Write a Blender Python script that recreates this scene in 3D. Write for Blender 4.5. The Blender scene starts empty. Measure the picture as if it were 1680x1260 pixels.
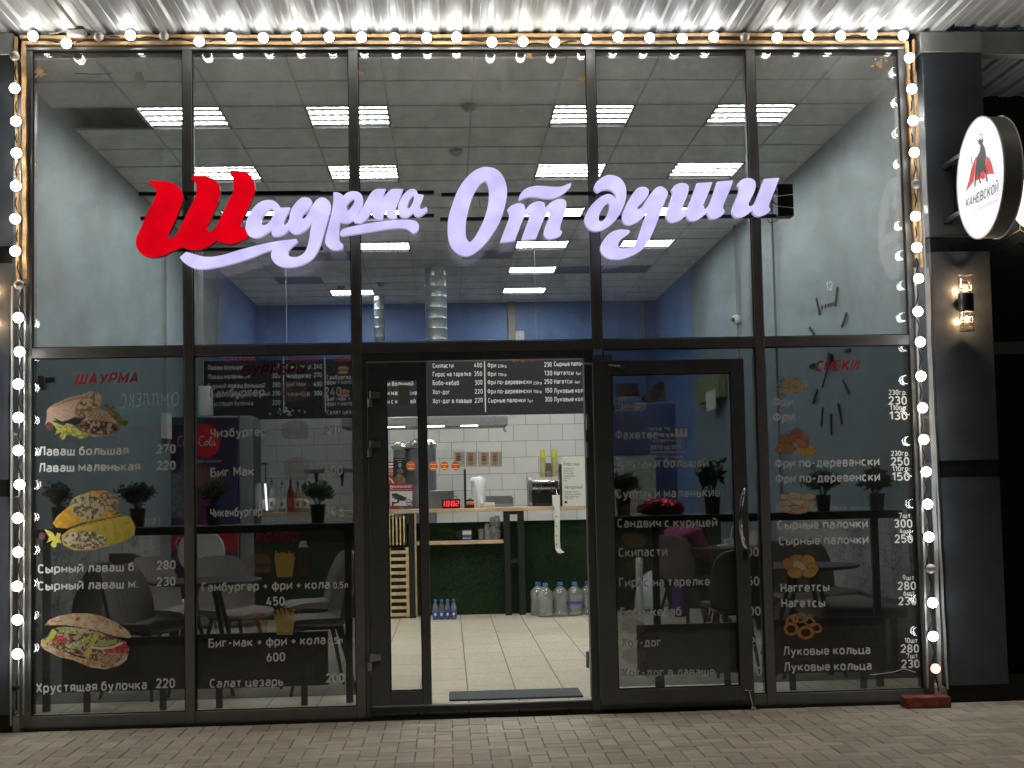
import bpy, bmesh, math, random
import numpy as np
from mathutils import Vector, Matrix, noise as mnoise

SC = bpy.context.scene
COL = SC.collection
R = math.radians
random.seed(7)
rng = np.random.default_rng(11)

# ------------------------------------------------------------------ camera
FPX, PITCH, YAW, ROLL, CD, CZ, SX, SY = 2247.4455, 0.0663, 0.0601, -0.0218, 8.6043, 1.3103, 27.5744, 23.6665
_cp, _sp, _cy, _sn = math.cos(PITCH), math.sin(PITCH), math.cos(YAW), math.sin(YAW)
CF = Vector((_sn*_cp, _cy*_cp, _sp)); _R0 = Vector((_cy, -_sn, 0)); _U0 = _R0.cross(CF)
CR = _R0*math.cos(ROLL) + _U0*math.sin(ROLL); CU = _U0*math.cos(ROLL) - _R0*math.sin(ROLL)
CP = Vector((0, -CD, CZ))
cam = bpy.data.objects.new('camera', bpy.data.cameras.new('camera')); COL.objects.link(cam)
cam.data.sensor_width = 36; cam.data.lens = FPX/1680*36
cam.data.shift_x = -SX/1680; cam.data.shift_y = SY/1680
cam.data.clip_end = 200
cam.matrix_world = Matrix(((CR.x, CU.x, -CF.x, CP.x), (CR.y, CU.y, -CF.y, CP.y), (CR.z, CU.z, -CF.z, CP.z), (0, 0, 0, 1)))
SC.camera = cam

# ------------------------------------------------------------------ world, sun, exposure
w = bpy.data.worlds.new('World'); SC.world = w; w.use_nodes = True
wn = w.node_tree
sky = wn.nodes.new('ShaderNodeTexSky'); sky.sky_type = 'NISHITA'; sky.sun_disc = False
sky.sun_elevation = R(24); sky.sun_rotation = R(200)
bg = wn.nodes['Background']; wn.links.new(sky.outputs[0], bg.inputs['Color']); bg.inputs['Strength'].default_value = 0.0022
sun = bpy.data.objects.new('street_light_glow', bpy.data.lights.new('street_light_glow', 'SUN')); COL.objects.link(sun)
sun.data.energy = .55; sun.data.angle = R(25); sun.data.color = (1.0, .92, .81)
sun.rotation_euler = Vector((-.05, -.36, .94)).to_track_quat('Z', 'Y').to_euler()
SC.view_settings.view_transform = 'Standard'; SC.view_settings.look = 'None'
SC.view_settings.exposure = 0.48; SC.view_settings.gamma = 1.0
cyc = SC.cycles
cyc.max_bounces = 8; cyc.diffuse_bounces = 3; cyc.glossy_bounces = 4; cyc.transmission_bounces = 4
cyc.transparent_max_bounces = 24; cyc.caustics_reflective = False; cyc.caustics_refractive = False
cyc.sample_clamp_indirect = 4.0; cyc.use_denoising = True; cyc.blur_glossy = .5

# ------------------------------------------------------------------ pixel rays (photo pixels -> points on real planes)
def ray(u, v): return CF + CR*((u-840-SX)/FPX) - CU*((v-630-SY)/FPX)
def PY(u, v, y):
    d = ray(u, v); return CP + d*((y-CP.y)/d.y)
def PX(u, v, x):
    d = ray(u, v); return CP + d*((x-CP.x)/d.x)
def PZ(u, v, z):
    d = ray(u, v); return CP + d*((z-CP.z)/d.z)

# ------------------------------------------------------------------ materials
def mat(name, col=(.5,.5,.5), rough=.5, metal=0, spec=.5, emit=None, es=0, var=0, vscale=6, bump=0, bscale=60, alpha=None, trans=0, coat=0, rvar=0):
    m = bpy.data.materials.new(name); m.use_nodes = True; nt = m.node_tree; b = nt.nodes['Principled BSDF']
    b.inputs['Base Color'].default_value = (*col, 1); b.inputs['Roughness'].default_value = rough
    b.inputs['Metallic'].default_value = metal; b.inputs['Specular IOR Level'].default_value = spec
    b.inputs['Coat Weight'].default_value = coat; b.inputs['Transmission Weight'].default_value = trans
    if emit: b.inputs['Emission Color'].default_value = (*emit, 1); b.inputs['Emission Strength'].default_value = es
    if var or bump or rvar:
        tc = nt.nodes.new('ShaderNodeTexCoord')
        n = nt.nodes.new('ShaderNodeTexNoise'); n.inputs['Scale'].default_value = vscale; n.inputs['Detail'].default_value = 6; n.inputs['Roughness'].default_value = .65
        nt.links.new(tc.outputs['Object'], n.inputs['Vector'])
        if var:
            mp = nt.nodes.new('ShaderNodeMapRange'); mp.inputs['From Min'].default_value = .3; mp.inputs['From Max'].default_value = .7
            mp.inputs['To Min'].default_value = 1-var; mp.inputs['To Max'].default_value = 1+var
            nt.links.new(n.outputs['Fac'], mp.inputs['Value'])
            vm = nt.nodes.new('ShaderNodeVectorMath'); vm.operation = 'SCALE'; vm.inputs[0].default_value = col
            nt.links.new(mp.outputs[0], vm.inputs['Scale']); nt.links.new(vm.outputs[0], b.inputs['Base Color'])
        if rvar:
            mp = nt.nodes.new('ShaderNodeMapRange'); mp.inputs['To Min'].default_value = max(.02, rough-rvar); mp.inputs['To Max'].default_value = min(1, rough+rvar)
            nt.links.new(n.outputs['Fac'], mp.inputs['Value']); nt.links.new(mp.outputs[0], b.inputs['Roughness'])
        if bump:
            n2 = nt.nodes.new('ShaderNodeTexNoise'); n2.inputs['Scale'].default_value = bscale; n2.inputs['Detail'].default_value = 5
            nt.links.new(tc.outputs['Object'], n2.inputs['Vector'])
            bp = nt.nodes.new('ShaderNodeBump'); bp.inputs['Strength'].default_value = bump; bp.inputs['Distance'].default_value = .01
            nt.links.new(n2.outputs['Fac'], bp.inputs['Height']); nt.links.new(bp.outputs[0], b.inputs['Normal'])
    return m

def brickmat(name, c1, c2, mortar, bw, rh, msize, offset, axes, rough=.4, shift=(0,0), var=.08, streak=0, bump=.3, vs=3, spec=.5):
    """brick texture in metres; axes = which object axes are the brick's length and height"""
    m = mat(name, c1, rough, spec=spec); nt = m.node_tree; b = nt.nodes['Principled BSDF']
    tc = nt.nodes.new('ShaderNodeTexCoord'); sp = nt.nodes.new('ShaderNodeSeparateXYZ'); cb = nt.nodes.new('ShaderNodeCombineXYZ')
    nt.links.new(tc.outputs['Object'], sp.inputs[0])
    for k, a in enumerate(axes):
        ad = nt.nodes.new('ShaderNodeMath'); ad.operation = 'ADD'; ad.inputs[1].default_value = shift[k]
        nt.links.new(sp.outputs[a], ad.inputs[0]); nt.links.new(ad.outputs[0], cb.inputs[k])
    br = nt.nodes.new('ShaderNodeTexBrick'); br.offset = offset; br.squash = 1
    br.inputs['Scale'].default_value = 1; br.inputs['Brick Width'].default_value = bw; br.inputs['Row Height'].default_value = rh
    br.inputs['Mortar Size'].default_value = msize; br.inputs['Mortar Smooth'].default_value = .1
    br.inputs['Color1'].default_value = (*c1, 1); br.inputs['Color2'].default_value = (*c2, 1); br.inputs['Mortar'].default_value = (*mortar, 1)
    nt.links.new(cb.outputs[0], br.inputs['Vector'])
    n = nt.nodes.new('ShaderNodeTexNoise'); n.inputs['Scale'].default_value = vs; n.inputs['Detail'].default_value = 8; n.inputs['Roughness'].default_value = .7
    if streak:
        mpg = nt.nodes.new('ShaderNodeMapping'); mpg.inputs['Scale'].default_value = streak
        nt.links.new(cb.outputs[0], mpg.inputs['Vector']); nt.links.new(mpg.outputs[0], n.inputs['Vector'])
    else: nt.links.new(cb.outputs[0], n.inputs['Vector'])
    mp = nt.nodes.new('ShaderNodeMapRange'); mp.inputs['From Min'].default_value = .3; mp.inputs['From Max'].default_value = .7
    mp.inputs['To Min'].default_value = 1-var; mp.inputs['To Max'].default_value = 1+var
    nt.links.new(n.outputs['Fac'], mp.inputs['Value'])
    vm = nt.nodes.new('ShaderNodeVectorMath'); vm.operation = 'SCALE'
    nt.links.new(br.outputs['Color'], vm.inputs[0]); nt.links.new(mp.outputs[0], vm.inputs['Scale']); nt.links.new(vm.outputs[0], b.inputs['Base Color'])
    if bump:
        bp = nt.nodes.new('ShaderNodeBump'); bp.inputs['Strength'].default_value = bump; bp.inputs['Distance'].default_value = .003; bp.invert = True
        nt.links.new(br.outputs['Fac'], bp.inputs['Height']); nt.links.new(bp.outputs[0], b.inputs['Normal'])
    return m

def glassmat(name, tint=(1,1,1), refl=.04, dirt=0, grazing=True):
    """thin architectural glass: Schlick reflection over straight transmission, with a film of dirt"""
    m = bpy.data.materials.new(name); m.use_nodes = True; nt = m.node_tree; nt.nodes.remove(nt.nodes['Principled BSDF'])
    out = nt.nodes['Material Output']; N = nt.nodes.new; L = nt.links.new
    tr = N('ShaderNodeBsdfTransparent'); tr.inputs[0].default_value = (*tint, 1)
    gl = N('ShaderNodeBsdfGlossy'); gl.inputs['Roughness'].default_value = .0
    wn_ = N('ShaderNodeTexNoise'); wn_.inputs['Scale'].default_value = 2.2; wn_.inputs['Detail'].default_value = 1; wb_ = N('ShaderNodeBump'); wb_.inputs['Strength'].default_value = .12; wb_.inputs['Distance'].default_value = .006
    wt_ = N('ShaderNodeTexCoord'); L(wt_.outputs['Object'], wn_.inputs['Vector']); L(wn_.outputs['Fac'], wb_.inputs['Height']); L(wb_.outputs[0], gl.inputs['Normal'])
    ge = N('ShaderNodeNewGeometry'); dt = N('ShaderNodeVectorMath'); dt.operation = 'DOT_PRODUCT'
    L(ge.outputs['Normal'], dt.inputs[0]); L(ge.outputs['Incoming'], dt.inputs[1])
    ab = N('ShaderNodeMath'); ab.operation = 'ABSOLUTE'; L(dt.outputs['Value'], ab.inputs[0])
    om = N('ShaderNodeMath'); om.operation = 'SUBTRACT'; om.inputs[0].default_value = 1; L(ab.outputs[0], om.inputs[1])
    pw = N('ShaderNodeMath'); pw.operation = 'POWER'; pw.inputs[1].default_value = 5; L(om.outputs[0], pw.inputs[0])
    ma = N('ShaderNodeMath'); ma.operation = 'MULTIPLY_ADD'; ma.inputs[1].default_value = 1-refl; ma.inputs[2].default_value = refl; L(pw.outputs[0], ma.inputs[0])
    mx = N('ShaderNodeMixShader'); L(ma.outputs[0], mx.inputs[0]); L(tr.outputs[0], mx.inputs[1]); L(gl.outputs[0], mx.inputs[2])
    last = mx.outputs[0]
    if dirt:
        tc = N('ShaderNodeTexCoord')
        n1 = N('ShaderNodeTexNoise'); n1.inputs['Scale'].default_value = 2.2; n1.inputs['Detail'].default_value = 9; n1.inputs['Roughness'].default_value = .72
        mpg = N('ShaderNodeMapping'); mpg.inputs['Scale'].default_value = (3.2, 1, 1.3); L(tc.outputs['Object'], mpg.inputs[0])
        n2 = N('ShaderNodeTexNoise'); n2.inputs['Scale'].default_value = 2; n2.inputs['Detail'].default_value = 8; L(mpg.outputs[0], n2.inputs['Vector'])
        n3 = N('ShaderNodeTexVoronoi'); n3.inputs['Scale'].default_value = 26; 
        L(tc.outputs['Object'], n1.inputs['Vector']); L(tc.outputs['Object'], n3.inputs['Vector'])
        r1 = N('ShaderNodeMapRange'); r1.inputs['From Min'].default_value = .42; r1.inputs['From Max'].default_value = .75; L(n1.outputs['Fac'], r1.inputs[0])
        r2 = N('ShaderNodeMapRange'); r2.inputs['From Min'].default_value = .5; r2.inputs['From Max'].default_value = .85; r2.inputs['To Max'].default_value = .6; L(n2.outputs['Fac'], r2.inputs[0])
        r3 = N('ShaderNodeMapRange'); r3.inputs['From Min'].default_value = .06; r3.inputs['From Max'].default_value = .03; r3.inputs['To Max'].default_value = 1.6; L(n3.outputs['Distance'], r3.inputs[0])
        a1 = N('ShaderNodeMath'); a1.operation = 'ADD'; L(r1.outputs[0], a1.inputs[0]); L(r2.outputs[0], a1.inputs[1])
        a2 = N('ShaderNodeMath'); a2.operation = 'MULTIPLY_ADD'; L(r3.outputs[0], a2.inputs[0]); L(n1.outputs['Fac'], a2.inputs[1]); L(a1.outputs[0], a2.inputs[2])
        a3 = N('ShaderNodeMath'); a3.operation = 'MULTIPLY_ADD'; a3.inputs[1].default_value = dirt; a3.inputs[2].default_value = dirt*.35; L(a2.outputs[0], a3.inputs[0])
        df = N('ShaderNodeBsdfDiffuse'); df.inputs[0].default_value = (.55, .54, .5, 1)
        m2 = N('ShaderNodeMixShader'); L(a3.outputs[0], m2.inputs[0]); L(last, m2.inputs[1]); L(df.outputs[0], m2.inputs[2]); last = m2.outputs[0]
    L(last, out.inputs['Surface'])
    return m

def vcolmat(name, rough=.5, emit=0, spec=.3):
    m = mat(name, (.5,.5,.5), rough, spec=spec); nt = m.node_tree; b = nt.nodes['Principled BSDF']
    a = nt.nodes.new('ShaderNodeVertexColor'); a.layer_name = 'Col'; nt.links.new(a.outputs[0], b.inputs['Base Color'])
    if emit: nt.links.new(a.outputs[0], b.inputs['Emission Color']); b.inputs['Emission Strength'].default_value = emit
    return m

M = dict(
 frame=mat('dark_bronze_aluminium', (.19,.185,.175), .42, .3, var=.12, vscale=9, bump=.04, bscale=120, rvar=.1),
 frame2=mat('black_door_aluminium', (.105,.104,.103), .45, .2, var=.15, rvar=.1),
 gasket=mat('black_rubber', (.008,.008,.008), .7),
 glass=glassmat('dusty_window_glass', (.95,.96,.96), .08, .165),
 glassl=glassmat('lower_window_glass', (.94,.96,.96), .045, .026),
 glassd=glassmat('door_glass', (.97,.98,.98), .035),
 film=glassmat('tinted_film', (.275,.285,.297), .008),
 white=mat('white_vinyl', (.78,.78,.76), .5, spec=.2), 
 offwhite=mat('off_white_print', (.62,.62,.6), .5, spec=.2),
 redvinyl_dim=mat('dim_lit_red_vinyl', (.16,.015,.018), .45, spec=.2), redvinyl=mat('red_vinyl', (.42,.05,.055), .45, spec=.2),  # the darker red carries the second bay's weaker light in its colour
 darkprint=mat('dark_print', (.06,.05,.05), .6),
 lath=mat('raw_pine_lath', (.50,.30,.13), .7, var=.45, vscale=14, bump=.3, bscale=40),
 cable=mat('black_cable', (.012,.012,.012), .5), wcable=mat('pale_cable', (.55,.55,.52), .4),
 canopy=mat('galvanised_sheet', (.62,.63,.64), .50, .3, var=.08, vscale=4, rvar=.08),
 flash=mat('pale_flashing', (.42,.42,.41), .4, .4, var=.15),
 pier=mat('graphite_panel', (.052,.060,.071), .34, .0, var=.25, vscale=3, rvar=.1, bump=.02, bscale=8, coat=.15),
 black=mat('black_paint', (.006,.006,.006), .5), blackg=mat('black_gloss', (.008,.008,.009), .2),
 gold=mat('gold_strip', (.55,.36,.13), .3, 1), 
 teal=mat('teal_wall_paint', (.215,.275,.31), .5, var=.13, vscale=1.6, bump=.05, bscale=90),
 blue=mat('blue_wall_paint', (.16,.27,.56), .45, var=.12, vscale=1.6, bump=.05, bscale=90),
 ctile=mat('ceiling_tile_board', (.64,.66,.64), .9, var=.12, vscale=5, bump=.2, bscale=160),
 ctiled=mat('grey_blue_ceiling_tile', (.10,.12,.20), .7, var=.1),
 cgrid=mat('ceiling_grid_metal', (.40,.41,.40), .5, .2), plenum=mat('plenum_concrete', (.05,.05,.05), .9, var=.4, vscale=6),
 lumbody=mat('luminaire_enamel', (.035,.035,.035), .6), 
 steel=mat('brushed_steel', (.42,.42,.42), .34, .9, var=.12, vscale=20, rvar=.12), duct=mat('galvanised_duct', (.50,.55,.56), .36, .75, var=.2, vscale=9, rvar=.1),
 chrome=mat('polished_steel', (.75,.73,.68), .12, 1), dsteel=mat('dark_steel', (.05,.05,.055), .35, .6),
 wood=mat('oiled_pine_top', (.52,.36,.22), .5, var=.25, vscale=5), crate=mat('crate_pine', (.62,.47,.25), .65, var=.35, vscale=16),
 chair=mat('taupe_chair_fabric', (.42,.355,.315), .9, spec=.15, var=.12, vscale=30, bump=.3, bscale=400),
 chaird=mat('dark_brown_leatherette', (.12,.085,.07), .55, var=.15, vscale=12),
 leg=mat('black_steel_leg', (.012,.012,.012), .4), tabtop=mat('charcoal_table_top', (.03,.032,.04), .35, var=.15),
 shelfm=mat('dark_bar_board', (.045,.045,.05), .4, var=.2), pot=mat('dark_plant_pot', (.03,.032,.036), .6, var=.1), potw=mat('pale_plant_pot', (.30,.28,.26), .6),
 leaf=mat('glossy_leaf', (.07,.19,.04), .5, var=.5, vscale=18), leafd=mat('dark_leaf', (.05,.11,.04), .5, var=.5, vscale=18), stem=mat('stem', (.05,.06,.03), .7),
 rad=mat('anthracite_radiator', (.035,.037,.045), .45, var=.1), 
 plastic=mat('white_plastic', (.72,.72,.70), .4), creamp=mat('cream_plastic', (.62,.60,.50), .4),
 blackp=mat('black_plastic', (.015,.015,.016), .4, rvar=.1), greyp=mat('grey_plastic', (.16,.165,.17), .4),
 orange=mat('orange_plastic', (.65,.25,.04), .5), green=mat('green_plastic', (.02,.35,.12), .5),
 board=mat('menu_board_black', (.006,.0065,.010), .7, var=.15), bag=mat('white_bag', (.80,.80,.82), .45, bump=.8, bscale=25),
 foil=mat('aluminium_foil', (.75,.75,.72), .22, 1, bump=1, bscale=30), redfoil=mat('red_foil', (.50,.015,.03), .2, .9, bump=1, bscale=22),
 potsteel=mat('grey_boiler_steel', (.28,.29,.31), .4, .6, var=.25, vscale=7), 
 yellow=mat('yellow_cup', (.85,.78,.08), .5), ycup=mat('pale_yellow_cup', (.66,.62,.33), .6), bcup=mat('brown_cup', (.16,.10,.07), .6), gcup=mat('grey_cup', (.33,.28,.25), .6),
 paper=mat('paper', (.66,.65,.58), .7, bump=.1, bscale=30), paperd=mat('paper_grey', (.33,.34,.30), .7), ink=mat('ink', (.09,.08,.08), .7),
 pet=glassmat('clear_pet', (.90,.93,.95), .10, .34), petb=glassmat('blue_pet', (.62,.72,.92), .10, .22), cupc=glassmat('clear_cup', (.85,.85,.85), .12, .6),
 wat_l=mat('blue_label', (.05,.09,.32), .5), capb=mat('blue_cap', (.06,.20,.55), .45),
 mat_=mat('grey_rubber_mat', (.045,.052,.062), .75, var=.2, vscale=25, bump=.5, bscale=160),
 brick=mat('red_brick', (.22,.055,.035), .85, var=.45, vscale=16, bump=1, bscale=45),
 joint=mat('sand_joint', (.15,.135,.11), .95, var=.3, vscale=12, bump=.5),
 skin=mat('skin', (.45,.26,.19), .55), hair=mat('dark_hair', (.018,.014,.012), .5, bump=.6, bscale=90), pink=mat('magenta_top', (.20,.014,.08), .8, bump=.2, bscale=50), trousers=mat('dark_trousers', (.012,.014,.03), .85),
 purple=mat('violet_bag', (.10,.02,.20), .5, var=.5, vscale=30), bluepanel=mat('blue_panel', (.045,.06,.16), .35),
 poster=vcolmat('printed_decal', .5), fridge=mat('grey_fridge_shell', (.20,.215,.22), .4, var=.1),
 greenbox=mat('olive_cabinet', (.22,.24,.10), .5), sandm=mat('beige_side', (.36,.33,.28), .6),
 sandl=mat('pale_threshold', (.5,.49,.46), .4, .5),
)
def emis(name, col, s): return mat(name, tuple(c*.6 for c in col), .4, emit=col, es=s)
M['bulb'] = emis('lit_opal_bulb', (1, .99, .95), 26)
M['bulb2'] = emis('lit_opal_bulb_cool', (.95, .98, 1), 19); M['bulb3'] = emis('lit_opal_bulb_warm', (1, .94, .82), 27)
M['bulbdim'] = emis('dim_failing_bulb', (1, .55, .42), 1.6)
M['bulboff'] = mat('unlit_opal_bulb', (.62,.60,.55), .25)
M['letter'] = emis('lit_lilac_acrylic', (.64,.59,1.0), .74); M['letter'].node_tree.nodes['Principled BSDF'].inputs['Base Color'].default_value = (.25,.25,.3,1)
M['letterred'] = emis('lit_red_acrylic', (.74,.0,.008), .66); M['letterred'].node_tree.nodes['Principled BSDF'].inputs['Base Color'].default_value = (.3,.0,.01,1)
M['lrim'] = emis('letter_return_glow', (.7,.66,.95), .30); M['lrimr'] = mat('letter_return_dark_red', (.05,.006,.008), .5)
M['signface'] = emis('lit_sign_face', (.95,.95,1.0), .52)
M['signface2'] = emis('lit_round_sign_face', (1,.99,.92), .95)
M['hoodlamp'] = emis('hood_lamp', (1,.93,.74), 14)
M['filament'] = emis('warm_filament', (1, .66, .36), 200)
M['clockred'] = emis('red_led_digits', (1, .03, .05), 1.5)
M['ledstrip'] = emis('small_led_dots', (1,1,1), 6)
M['sconceglass'] = glassmat('sconce_glass', (.96,.90,.82), .16)
for _k in ('letter', 'letterred'):      # uneven led modules behind the acrylic
    nt_ = M[_k].node_tree; b_s = nt_.nodes['Principled BSDF']; tc_ = nt_.nodes.new('ShaderNodeTexCoord'); n_s = nt_.nodes.new('ShaderNodeTexNoise'); n_s.inputs['Scale'].default_value = 7; nt_.links.new(tc_.outputs['Object'], n_s.inputs['Vector'])
    m_s = nt_.nodes.new('ShaderNodeMapRange'); m_s.inputs['From Min'].default_value = .3; m_s.inputs['From Max'].default_value = .7; e_ = b_s.inputs['Emission Strength'].default_value; m_s.inputs['To Min'].default_value = e_*.86; m_s.inputs['To Max'].default_value = e_*1.16
    nt_.links.new(n_s.outputs['Fac'], m_s.inputs[0]); nt_.links.new(m_s.outputs[0], b_s.inputs['Emission Strength'])
# luminaire strip: rows of single led points
def stripmat():
    m = emis('led_strip', (.97,1,.95), 1); nt = m.node_tree; b = nt.nodes['Principled BSDF']
    tc = nt.nodes.new('ShaderNodeTexCoord'); wv = nt.nodes.new('ShaderNodeTexWave'); wv.inputs['Scale'].default_value = 31/ (2*math.pi); wv.bands_direction = 'X'; wv.wave_profile = 'SIN'
    nt.links.new(tc.outputs['Object'], wv.inputs[0]); mp = nt.nodes.new('ShaderNodeMapRange'); mp.inputs['To Min'].default_value = 15; mp.inputs['To Max'].default_value = 52
    nt.links.new(wv.outputs['Fac'], mp.inputs[0]); nt.links.new(mp.outputs[0], b.inputs['Emission Strength']); return m
M['strip'] = stripmat()
M['floor'] = brickmat('beige_floor_tile', (.68,.60,.47), (.62,.54,.42), (.07,.065,.058), .62, .3135, .0042, .5, (1,0), .28, (.2, -.105), .14, (6,30,1), .2, 1)
M['wtile'] = brickmat('white_wall_tile', (.90,.87,.78), (.87,.84,.75), (.26,.26,.24), .365, .238, .003, .5, (0,2), .25, (.12,.115), .04)
def azulejo():
    m = brickmat('patterned_tile', (.52,.52,.49), (.42,.43,.42), (.25,.25,.25), .20, .12, .003, .37, (1,2), .45, (0,.02), .2, vs=20); nt = m.node_tree; b = nt.nodes['Principled BSDF']
    tc = nt.nodes.new('ShaderNodeTexCoord'); v = nt.nodes.new('ShaderNodeTexVoronoi'); v.feature = 'F1'; v.distance = 'MANHATTAN'; v.inputs['Scale'].default_value = 17; v.inputs['Randomness'].default_value = .25
    mg = nt.nodes.new('ShaderNodeTexNoise'); mg.inputs['Scale'].default_value = 38; mg.inputs['Detail'].default_value = 3
    nt.links.new(tc.outputs['Object'], v.inputs['Vector']); nt.links.new(tc.outputs['Object'], mg.inputs['Vector'])
    mp = nt.nodes.new('ShaderNodeMapRange'); mp.inputs['From Min'].default_value = .48; mp.inputs['From Max'].default_value = .6; nt.links.new(mg.outputs['Fac'], mp.inputs[0])
    n5 = nt.nodes.new('ShaderNodeTexNoise'); n5.inputs['Scale'].default_value = 5; nt.links.new(tc.outputs['Object'], n5.inputs['Vector'])
    mp2 = nt.nodes.new('ShaderNodeMapRange'); mp2.inputs['From Min'].default_value = .5; mp2.inputs['From Max'].default_value = .56; nt.links.new(n5.outputs['Fac'], mp2.inputs[0])
    mu = nt.nodes.new('ShaderNodeMath'); mu.operation = 'MULTIPLY'; nt.links.new(mp.outputs[0], mu.inputs[0]); nt.links.new(mp2.outputs[0], mu.inputs[1])
    mix = nt.nodes.new('ShaderNodeMix'); mix.data_type = 'RGBA'; src = b.inputs['Base Color'].links[0].from_socket
    nt.links.new(mu.outputs[0], mix.inputs[0]); nt.links.new(src, mix.inputs[6]); mix.inputs[7].default_value = (.05,.09,.14,1); nt.links.new(mix.outputs[2], b.inputs['Base Color']); return m
M['azulejo'] = azulejo()
def grassmat():
    m = mat('artificial_grass', (.014,.042,.010), .8, var=.7, vscale=70, bump=1, bscale=200); return m
M['grass'] = grassmat()
def pavermat():
    m = mat('concrete_paver', (.38,.34,.275), .8, var=.16, vscale=5, bump=.2, bscale=180, rvar=.12); nt = m.node_tree; b = nt.nodes['Principled BSDF']
    a = nt.nodes.new('ShaderNodeVertexColor'); a.layer_name = 'Col'; mx = nt.nodes.new('ShaderNodeMix'); mx.data_type = 'RGBA'; mx.blend_type = 'MULTIPLY'; mx.inputs[0].default_value = 1
    src = b.inputs['Base Color'].links[0].from_socket; nt.links.new(src, mx.inputs[6]); nt.links.new(a.outputs[0], mx.inputs[7]); nt.links.new(mx.outputs[2], b.inputs['Base Color']); return m
M['paver'] = pavermat()
def clearprint(a):
    m = vcolmat('see_through_print', .5); m.node_tree.nodes['Principled BSDF'].inputs['Alpha'].default_value = a; return m
M['clearprint'] = clearprint(.32); M['clearprint2'] = clearprint(.75)

# ------------------------------------------------------------------ object helpers
def tag(o, label=None, cat=None, group=None, kind=None):
    if label: o['label'] = label
    if cat: o['category'] = cat
    if group: o['group'] = group
    if kind: o['kind'] = kind
    return o
def thing(name, label, cat, loc=(0,0,0), group=None):
    o = bpy.data.objects.new(name, None); COL.objects.link(o); o.location = loc; o.empty_display_size = .05
    return tag(o, label, cat, group)
def link(name, me, parent=None):
    o = bpy.data.objects.new(name, me); COL.objects.link(o)
    if parent is not None:
        o.parent = parent
        if parent.type == 'EMPTY': o.matrix_parent_inverse = Matrix.Translation(-Vector(parent.location))
    return o
def dup(o, parent=None):
    c = o.copy(); COL.objects.link(c)
    if parent is not None: c.parent = parent
    for ch in list(o.children): dup(ch, c)
    return c
def place(o, loc, rz=0, label=None, scale=None):
    o.location = loc; o.rotation_euler = (0, 0, rz)
    if scale: o.scale = (scale,)*3 if isinstance(scale, (int, float)) else scale
    if label: o['label'] = label
    return o

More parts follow.
